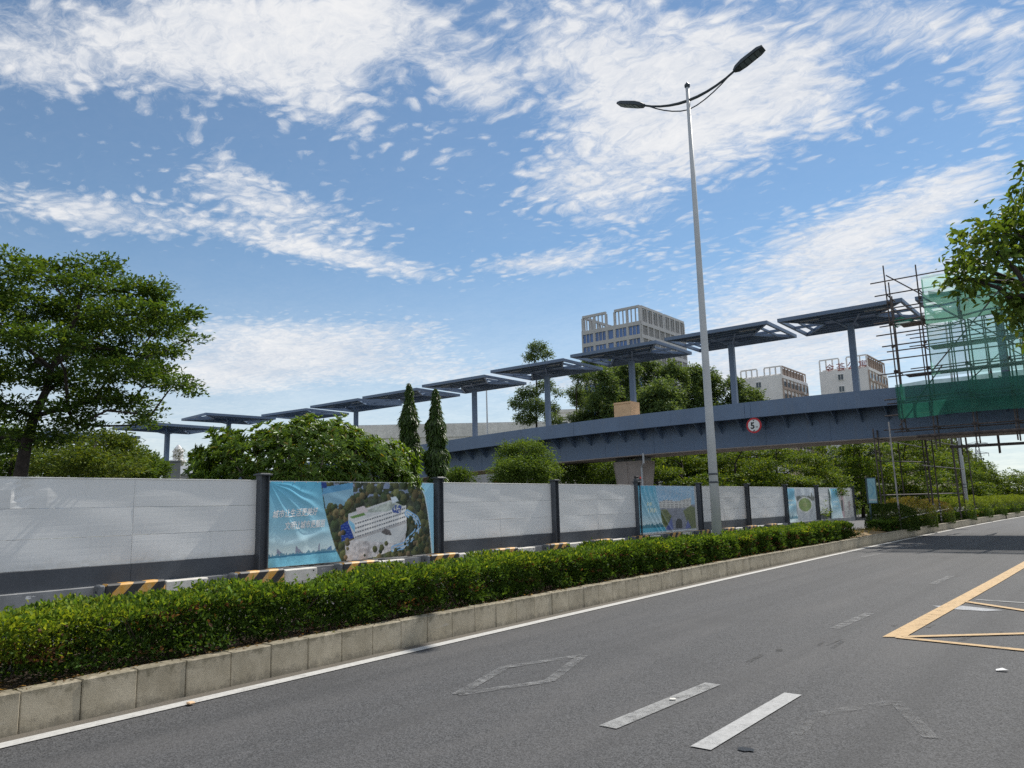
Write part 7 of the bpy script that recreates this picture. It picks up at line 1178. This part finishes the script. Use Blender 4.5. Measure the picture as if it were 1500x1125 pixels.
# ------------------------------------------------------------------ buildings
def wp(root, off, b, name, mat, parent=None, bevel=0.0):
    o = b.build(name, mat, parent or root, bevel); o.matrix_parent_inverse = off; return o
def tower():
    x0, x1, y0, y1, H = -101.0, -84.6, 157.3, 180.8, 48.0
    root = thing('office_tower', 'tall grey office tower with blue windows and open frame crown', 'building', (x0, y0, 0)); off = Matrix.Translation((-x0, -y0, 0))
    crown, fl = 44.2, 3.12
    wp(root, off, MB().box(((x0+x1)/2, (y0+y1)/2, crown/2), (x1-x0-.8, y1-y0-.8, crown)), 'wall', 'tower_louvre')
    wp(root, off, MB().box(((x0+x1)/2, (y0+y1)/2, crown-.25), (x1-x0-.3, y1-y0-.3, .5)), 'roof', 'tower_wall')
    bays = [(x0+.2, x0+3.3), (x0+3.8, x0+6.9), (x0+7.4, x0+9.0), (x0+9.5, x0+12.6), (x0+13.1, x0+16.2)]
    rb = [y0+.4+i*2.88 for i in range(9)]
    zs = [crown-.55-fl*i for i in range(14)]
    b = MB()
    for z in zs: b.box(((x0+x1)/2, y0+.1, z), (x1-x0, .55, .95))
    for xx in [x0+.12]+[(bays[i][1]+bays[i+1][0])/2 for i in range(4)]+[x1-.12]: b.box((xx, y0+.08, crown/2), (.5 if xx not in (x0+.12, x1-.12) else .3, .5, crown))
    wp(root, off, b, 'front_frame', 'tower_wall')
    b = MB()
    for z in zs: b.box((x1-.1, (y0+y1)/2, z), (.55, y1-y0, .85))
    for yy in rb: b.box((x1-.08, yy, crown/2), (.5, .42, crown))
    wp(root, off, b, 'side_frame', 'tower_wall')
    def win(w, h, n, mat, nm):
        q = MB().box((0, 0, 0), (w, .12, h)).mesh(nm, mat); f = MB()
        for i in range(n+1): f.box((-w/2+w*i/n, -.14, 0), (.16, .2, h))
        return q, f.mesh('mullion', 'tower_wall')
    q3, f3 = win(3.0, 2.15, 3, 'glass_blue', 'window'); q1, f1 = win(1.5, 2.15, 1, 'glass_blue', 'window'); qs, fs = win(2.44, 2.25, 4, 'tower_louvre', 'louvre_window')
    for z in zs[:12]:
        for i, (a, c) in enumerate(bays):
            o = link('window', q3 if i != 2 else q1, root); o.matrix_parent_inverse = off; o.location = ((a+c)/2, y0+.2, z-fl/2); m = link('mullion', f3 if i != 2 else f1, o)
        for i in range(8):
            o = link('louvre_window', qs, root); o.matrix_parent_inverse = off; o.location = (x1-.2, (rb[i]+rb[i+1])/2, z-fl/2); o.rotation_euler = (0, 0, R_(90)); m = link('mullion', fs, o)
    def crownf(p0, p1, n3, name, blind=False):
        p0, p1 = Vector((*p0, 0)), Vector((*p1, 0)); b = MB()
        b.beam((*p0[:2], H-.3), (*p1[:2], H-.3), .5, .6); n = n3*3
        for i in range(n+1):
            p = p0.lerp(p1, i/n); w = .5 if i % 3 == 0 else .24; b.beam((p.x, p.y, crown), (p.x, p.y, H-.6), w, w)
        wp(root, off, b, name, 'tower_wall')
        if blind:
            d = (p1-p0).normalized(); s = Vector((d.y, -d.x, 0))*-.35
            wp(root, off, MB().beam(tuple(p0+s+Vector((0, 0, (crown+H-.6)/2))), tuple(p1+s+Vector((0, 0, (crown+H-.6)/2))), .15, H-.8-crown), 'crown_louvre', 'tower_louvre')
    crownf((x0+.25, y0+.2), (x0+7.0, y0+.2), 2, 'crown_frame'); crownf((x0+9.4, y0+.2), (x1-.25, y0+.2), 2, 'crown_frame')
    crownf((x1-.25, y0+.75), (x1-.25, y0+11.6), 4, 'crown_frame', True); crownf((x1-.25, y0+12.4), (x1-.25, y1-.2), 4, 'crown_frame', True)
    crownf((x0+.25, y0+.75), (x0+.25, y1-.2), 6, 'crown_frame')
tower()
def white_block(label, x0, x1, y0, y1, H, cr, wx, nwin, sign=None):
    root = thing('apartment_block', label, 'building', (x0, y0, 0), 0, 'white apartment blocks behind the bridge'); off = Matrix.Translation((-x0, -y0, 0)); cz = H-cr
    wp(root, off, MB().box(((x0+x1)/2, (y0+y1)/2, cz/2), (x1-x0, y1-y0, cz)), 'wall', 'white_wall')
    wp(root, off, MB().box(((x0+x1)/2, (y0+y1)/2, cz+.2), (x1-x0-1.2, y1-y0-1.2, .4)), 'roof', 'beige_wall')
    mid = (x0+x1)/2
    for a, c in ((x0+.2, mid-.9), (mid+.9, x1-.2)):
        b = MB(); b.beam((a, y0+.2, H-.15), (c, y0+.2, H-.15), .35, .3)
        for i in range(4): xx = a+(c-a)*i/3; b.beam((xx, y0+.2, cz), (xx, y0+.2, H-.3), .3, .3)
        wp(root, off, b, 'roof_frame', 'white_wall')
    b = MB(); b.beam((x1-.2, y0+.6, H-.15), (x1-.2, y1-.2, H-.15), .35, .3)
    for i in range(9): yy = y0+.6+(y1-y0-.8)*i/8; b.beam((x1-.2, yy, cz), (x1-.2, yy, H-.3), .25, .25)
    wp(root, off, b, 'roof_frame', 'brown_wall'); wp(root, off, MB().box((x1-.45, (y0+y1)/2, (cz+H-.4)/2), (.1, y1-y0-1.2, cr-.5)), 'roof_screen', 'brown_wall')
    wp(root, off, MB().box((x1+.06, (y0+y1)/2, cz-.5), (.3, y1-y0+.1, .7)), 'cornice', 'white_wall')
    q = MB().box((0, 0, 0), (1.15, .14, 1.35)).mesh('window', 'glass_dark'); fr = MB()
    fr.box((0, -.08, .72), (1.45, .2, .12)).box((0, -.08, -.72), (1.45, .2, .12)).box((-.66, -.08, 0), (.12, .2, 1.32)).box((.66, -.08, 0), (.12, .2, 1.32)).box((0, -.06, 0), (.08, .14, 1.3)); fr = fr.mesh('frame', 'sign_white')
    for i in range(nwin):
        o = link('window', q, root); o.matrix_parent_inverse = off; o.location = (wx, y0-.0, cz-1.9-2.95*i); link('frame', fr, o)
    qq = MB().box((0, 0, 0), (2.0, .14, 1.3)).mesh('window', 'glass_dark'); pn = MB().box((0, -.12, -.98), (2.05, .3, .62)).mesh('spandrel', 'brown_wall'); ac = MB().box((.5, -.3, -.95), (.9, .5, .6)).mesh('air_conditioner', 'sign_white')
    n = int((y1-y0)/2.6); rr = random.Random(int(H))
    for j in range(8):
        for i in range(n):
            o = link('window', qq, root); o.matrix_parent_inverse = off; o.location = (x1+.0, y0+(y1-y0)*(i+.5)/n, cz-2.2-2.95*j); o.rotation_euler = (0, 0, R_(90)); link('spandrel', pn, o)
            if rr.random() < .5: link('air_conditioner', ac, o)
    b = MB()
    for i in range(n+1): b.box((x1+.1, y0+(y1-y0)*i/n, (cz-.9)/2), (.3, .35, cz-.9))
    wp(root, off, b, 'pilasters', 'brown_wall')
    if sign:
        for i, chx in enumerate(sign):
            me = text_mesh(chx, 2.1, 0, 'roof_letter', 'red_letter'); o = link('roof_letter', me, root); o.matrix_parent_inverse = off; o.rotation_euler = (R_(90), 0, 0); o.location = (x0+1.6+2.55*i, y0-.12, cz-.15)
    return root, off
ra, offa = white_block('smaller white apartment block left of the second canopy post, beside the trees', -72.5, -62.0, 185.0, 203.5, 34.0, 2.3, -67.9, 7)
rb_, offb = white_block('white apartment block with dull red roof letters behind a canopy post', -56.6, -45.2, 196.5, 214.5, 36.0, 3.0, -51.6, 7, '金荟公寓')
def simple_building(name, label, cat, p0, p1, depth, mat, roof='roof', group=None, parapet=.4):
    """box wall between two roof-level points seen from the road, with parapet, roof and a row of windows"""
    p0, p1 = Vector(p0), Vector(p1); H = (p0.z+p1.z)/2; d = Vector((p1.x-p0.x, p1.y-p0.y, 0)); ln = d.length; rz = math.atan2(d.y, d.x)
    root = thing(name, label, cat, (p0.x, p0.y, 0), rz, group)
    MB().box((ln/2, depth/2, H/2-.01), (ln, depth, H)).build('wall', mat, root)
    MB().box((ln/2, -.02, H-parapet/2+.02), (ln+.2, .2, parapet)).build('parapet', mat, root, .02); MB().box((ln/2, depth/2, H+.05), (ln-.1, depth-.1, .12)).build('roof', roof, root)
    n = max(2, int(ln/3.5)); q = MB().box((0, 0, 0), (1.6, .1, 1.2)).mesh('window', 'glass_dark')
    for k in range(int(H/3.4)):
        for i in range(n): o = link('window', q, root); o.location = (ln*(i+.5)/n, -.01, H-parapet-1.9-3.3*k)
    return root
LB = [(-65.75, 68.57, 11.95),(-58.06, 75.19, 12.5)]
a, c = Vector(LB[0]), Vector(LB[1]); e = (c-a)*1.4
simple_building('long_low_building', 'long beige low building with stained parapet behind the bridge deck', 'building', a-e, a+e*1.05, 10, 'beige_wall', parapet=1.6)
G_ = [(-63.1, 90.1, 14.86),(-59.59, 92.46, 15.6)]; simple_building('grey_building', 'grey building corner showing between thin eucalyptus trunks', 'building', Vector(G_[0]), Vector(G_[1]), 8, 'beige_wall')
CB = [(-41.39, 40.63, 4.37),(-39.35, 42.61, 4.77),(-37.12, 44.56, 4.7)]
simple_building('site_cabin', 'long white site cabin under the bridge behind the columnar trees', 'cabin', (*CB[1][:2], CB[1][2]), (*CB[2][:2], CB[1][2]), 4, 'cabin', 'cabin', parapet=.15)
simple_building('site_cabin', 'lower white site cabin seen between the frangipani and columnar trees', 'cabin', (*CB[0][:2], CB[0][2]), (CB[1][0]-.1, CB[1][1]-.1, CB[0][2]), 4, 'cabin', 'cabin', parapet=.15)
LF = [(-46.12, 13.3, 4.76),(-44.99, 16.72, 4.81)]; simple_building('pale_building', 'pale beige building glimpsed through the left tree', 'building', LF[0], LF[1], 8, 'beige_wall')
LR = [(-58.06, 31.39, 5.43),(-55.96, 35.0, 5.84),(-55.95, 35.02, 5.08)]
def roof_shed():
    p0, p1, p2 = [Vector(p) for p in LR]; root = thing('shed', 'low shed with sloping grey metal roof left of the frangipani', 'shed', (p0.x, p0.y, 0), math.atan2(p1.y-p0.y, p1.x-p0.x)); ln = (p1-p0).to_2d().length
    MB().box((ln/2, 3.2, 2.4), (ln-.3, 6, 4.8)).build('wall', 'cabin', root)
    b = MB(); b.v = [(-.3, -.3, 4.75), (ln+.3, -.3, 4.95), (ln+.3, 6.5, 6.2), (-.3, 6.5, 5.75), (-.3, -.3, 4.85), (ln+.3, -.3, 5.05), (ln+.3, 6.5, 6.3), (-.3, 6.5, 5.85)]; b.f = [(3, 2, 1, 0), (4, 5, 6, 7), (0, 1, 5, 4), (1, 2, 6, 5), (2, 3, 7, 6), (3, 0, 4, 7)]; b.build('roof', 'roof', root)
roof_shed()
LBD = [(-40.81, 21.23, 4.6),(-40.42, 21.95, 4.64),(-40.6, 21.62, 3.75)]
def board():
    p0, p1 = Vector(LBD[0]), Vector(LBD[1]); root = thing('sign_board', 'grey back of a sign board beside the bare canopy post', 'board', (p0.x, p0.y, 0), math.atan2(p1.y-p0.y, p1.x-p0.x)); w = (p1-p0).to_2d().length
    MB().box((w/2, 0, 3.6), (w, .08, 2.0)).build('panel', 'grey_wall', root, .01)
    for s in (.12, .88): MB().box((w*s, .1, 1.6), (.09, .09, 3.2)).build('post', 'steel_dark', root)
    MB().box((w*.6, -.07, 3.15), (.18, .06, .32)).build('control_box', 'steel_dark', root); MB().box((w/2, -.055, 4.55), (w, .03, .06)).build('frame_rail', 'steel_dark', root)
board()
# conifer with a small white turret behind it, far left
CN = (-65.96, 35.7); CZ = 7.41
rng = np.random.default_rng(12); cl = []
for i in range(11):
    f = i/10; z_ = 1.5+(CZ-1.5)*f
    for q in range(5): a_ = rng.random()*6.28; rr_ = (1-f)*1.6; cl.append((CN[0]+math.cos(a_)*rr_*.7, CN[1]+math.sin(a_)*rr_*.7, z_, .35+.5*(1-f), .25))
tree('conifer_tree', 'small grey green conifer behind the bare canopy post', None, CN, cl, 7000, .16, [(.06, .085, .045), (.08, .10, .05)], .12, 33, .2, 6, .1, .5, wid=.25)
tp_ = thing('roof_turret', 'small white turret top showing above the conifer', 'turret', (CN[0]-4.2, CN[1]-.9+3, 0))
MB().lathe([(.55, 0), (.55, 6.6), (.75, 6.7), (.75, 6.85), (.45, 6.9), (.45, 7.6), (.55, 7.65), (.1, 8.3)], (0, 0, 0), 12).build('shaft', 'white_wall', tp_)
lp_ = (-38.58, 45.95, 10.87)
t_ = thing('slender_pole', 'slender bare pole standing between two canopies behind the bridge', 'pole', (lp_[0], lp_[1], 0)); MB().tube([(0, 0, 0), (-.05, 0, lp_[2])], [.09, .05], 8).build('shaft', 'lamp', t_); MB().lathe([(.16, 0), (.16, .05), (.1, .2)], (0, 0, 0), 10).build('base', 'lamp', t_)
wpz = [(-27.99, 10.8), 4.0]
t_ = thing('white_post', 'short white post showing under the big left tree', 'post', (wpz[0][0], wpz[0][1], 0)); MB().tube([(0, 0, 0), (0, 0, wpz[1]+.4)], .09, 8).build('shaft', 'sign_white', t_); MB().box((0, 0, wpz[1]+.45), (.3, .3, .12)).build('cap', 'sign_white', t_, .02)
YL = [(-21.73, 26.15, 2.82),(-21.19, 26.59, 2.8)]
def machine():
    p0, p1 = Vector(YL[0]), Vector(YL[1]); w = (p1-p0).to_2d().length+.1; root = thing('site_machine', 'orange roof of a small site machine just above the hoarding', 'machine', (p0.x, p0.y, 0), math.atan2(p1.y-p0.y, p1.x-p0.x))
    MB().box((w/2, .5, 2.78), (w, 1.1, .10)).build('cab_roof', 'orange', root, .02); MB().box((w*.75, .5, 2.66), (w*.45, .8, .14)).build('lamp_bar', 'orange', root, .02)
    for sx in (.06, .94):
        for sy in (.05, .95): MB().box((w*sx, sy, 1.95), (.06, .06, 1.58)).build('cab_post', 'black', root)
    MB().box((w/2, .5, .85), (w+.3, 1.5, .7)).build('body', 'orange', root, .05)
    for sx in (-.1, 1.1): MB().tube([(w*sx, -.35, .36), (w*sx, 1.35, .36)], .37, 14).build('track', 'black', root)
machine()
# panel sign on the median, small blue sign, far pylon
ps = thing('panel_sign', 'upright pale blue panel sign on a dark post by the hedge end', 'sign', (-8.30, 34.6, .27), R_(6))
MB().box((-.12, .02, .55), (.07, .07, 1.1)).build('post', 'teal_post', ps); MB().box((0, 0, 1.64), (.40, .10, 1.08)).build('case', 'teal_post', ps, .01)
pm = bpy.data.meshes.new('printed_face'); U, V = np.meshgrid(np.linspace(0, 1, 16), np.linspace(0, 1, 36)); cc = np.empty(U.shape+(3,)); cc[:] = (.20, .36, .40); nn = vnoise(U*3, V*3, 8, 4)
m_ = (np.abs(U-.5+.25*np.sin(V*9)) < .10) & (V > .25) & (V < .85); cc[m_] = (.13, .29, .38); cc[(V > .08) & (V < .15)] = (.38, .44, .44); cc *= (.75+.4*nn)[..., None]
pm.from_pydata(np.stack([-.13+U*.30, U*0-.054, 1.14+V*1.0], -1).reshape(-1, 3).tolist(), [], [(i*16+j, i*16+j+1, i*16+17+j, i*16+16+j) for i in range(35) for j in range(15)])
at = pm.color_attributes.new('print', 'FLOAT_COLOR', 'POINT'); ca = np.ones((16*36, 4), np.float32); ca[:, :3] = cc.reshape(-1, 3); at.data.foreach_set('color', ca.reshape(-1)); pm.materials.append(MAT['print'])
link('printed_face', pm, ps)
BS = (-18.72, 72.63, 1.5)
t_ = thing('crossing_sign', 'small blue square sign with white triangle beyond the last banner', 'sign', (BS[0], BS[1], 0)); MB().tube([(0, 0, 0), (0, 0, 2.0)], .04, 8).build('post', 'lamp', t_)
MB().box((0, -.06, 1.6), (.62, .03, .62)).build('plate', 'sign_blue', t_, .005); b = MB(); b.v = [(-.2, -.085, 1.45), (.2, -.085, 1.45), (0, -.085, 1.8)]; b.f = [(0, 1, 2)]; b.build('triangle_mark', 'sign_white', t_)
PY = (-74.44, 595.36, 36.39)
def pylon():
    root = thing('power_pylon', 'grey lattice power pylon far away on the horizon', 'pylon', (PY[0], PY[1], 0)); H = PY[2]; b = MB(); w = lambda z: 3.2*(1-z/H)**1.1+.7
    zs = [H*i/9 for i in range(10)]
    for sx in (-1, 1):
        for sy in (-1, 1):
            for z0, z1 in zip(zs[:-1], zs[1:]): b.beam((sx*w(z0), sy*w(z0), z0), (sx*w(z1), sy*w(z1), z1), .32, .32)
    for z0, z1 in zip(zs[:-1], zs[1:]):
        for sy in (-1, 1): b.beam((-w(z0), sy*w(z0), z0), (w(z1), sy*w(z1), z1), .2, .2); b.beam((w(z0), sy*w(z0), z0), (-w(z1), sy*w(z1), z1), .2, .2)
    b.build('lattice_tower', 'pylon', root)
    for z in (H*.98, H*.80, H*.62): 
        MB().beam((-6.2, 0, z), (6.2, 0, z), .35, .45).beam((-6.2, 0, z), (0, 0, z+1.6), .2, .2).beam((6.2, 0, z), (0, 0, z+1.6), .2, .2).build('crossarm', 'pylon', root)
        for s in (-1, 1): MB().tube([(s*6, 0, z), (s*6, 0, z-2.2)], .18, 6).build('insulator', 'pylon', root)
pylon()
# litter on the road
lt_ = MB(); lt_.v = [(0, 0, .012), (.08, .02, .022), (.09, .07, .012), (.04, .08, .025), (-.01, .05, .014)]; lt_.f = [(0, 1, 2), (0, 2, 3), (0, 3, 4)]
o = lt_.build('paper_scrap', 'litter'); o.location = (-1.13, 8.52, 0); tag(o, 'white scrap of paper lying on the asphalt at right', 'litter')
o = MB().box((0, 0, .012), (.06, .06, .018)).build('road_stud', 'wood_wrap', None, .008); o.location = (-6.50, 3.71, .008); tag(o, 'small tan stud on the white line near the kerb', 'stud')
o = MB().prism(blob(0, 0, .035, 9, 9), .012, .02).build('dry_leaf', 'block_white'); o.location = (-3.12, 6.0, .0); tag(o, 'small pale dry leaf lying on the left lane dash', 'leaf')
scene.cycles.use_denoising = DENOISE; scene.cycles.max_bounces = 8; scene.cycles.transparent_max_bounces = 12
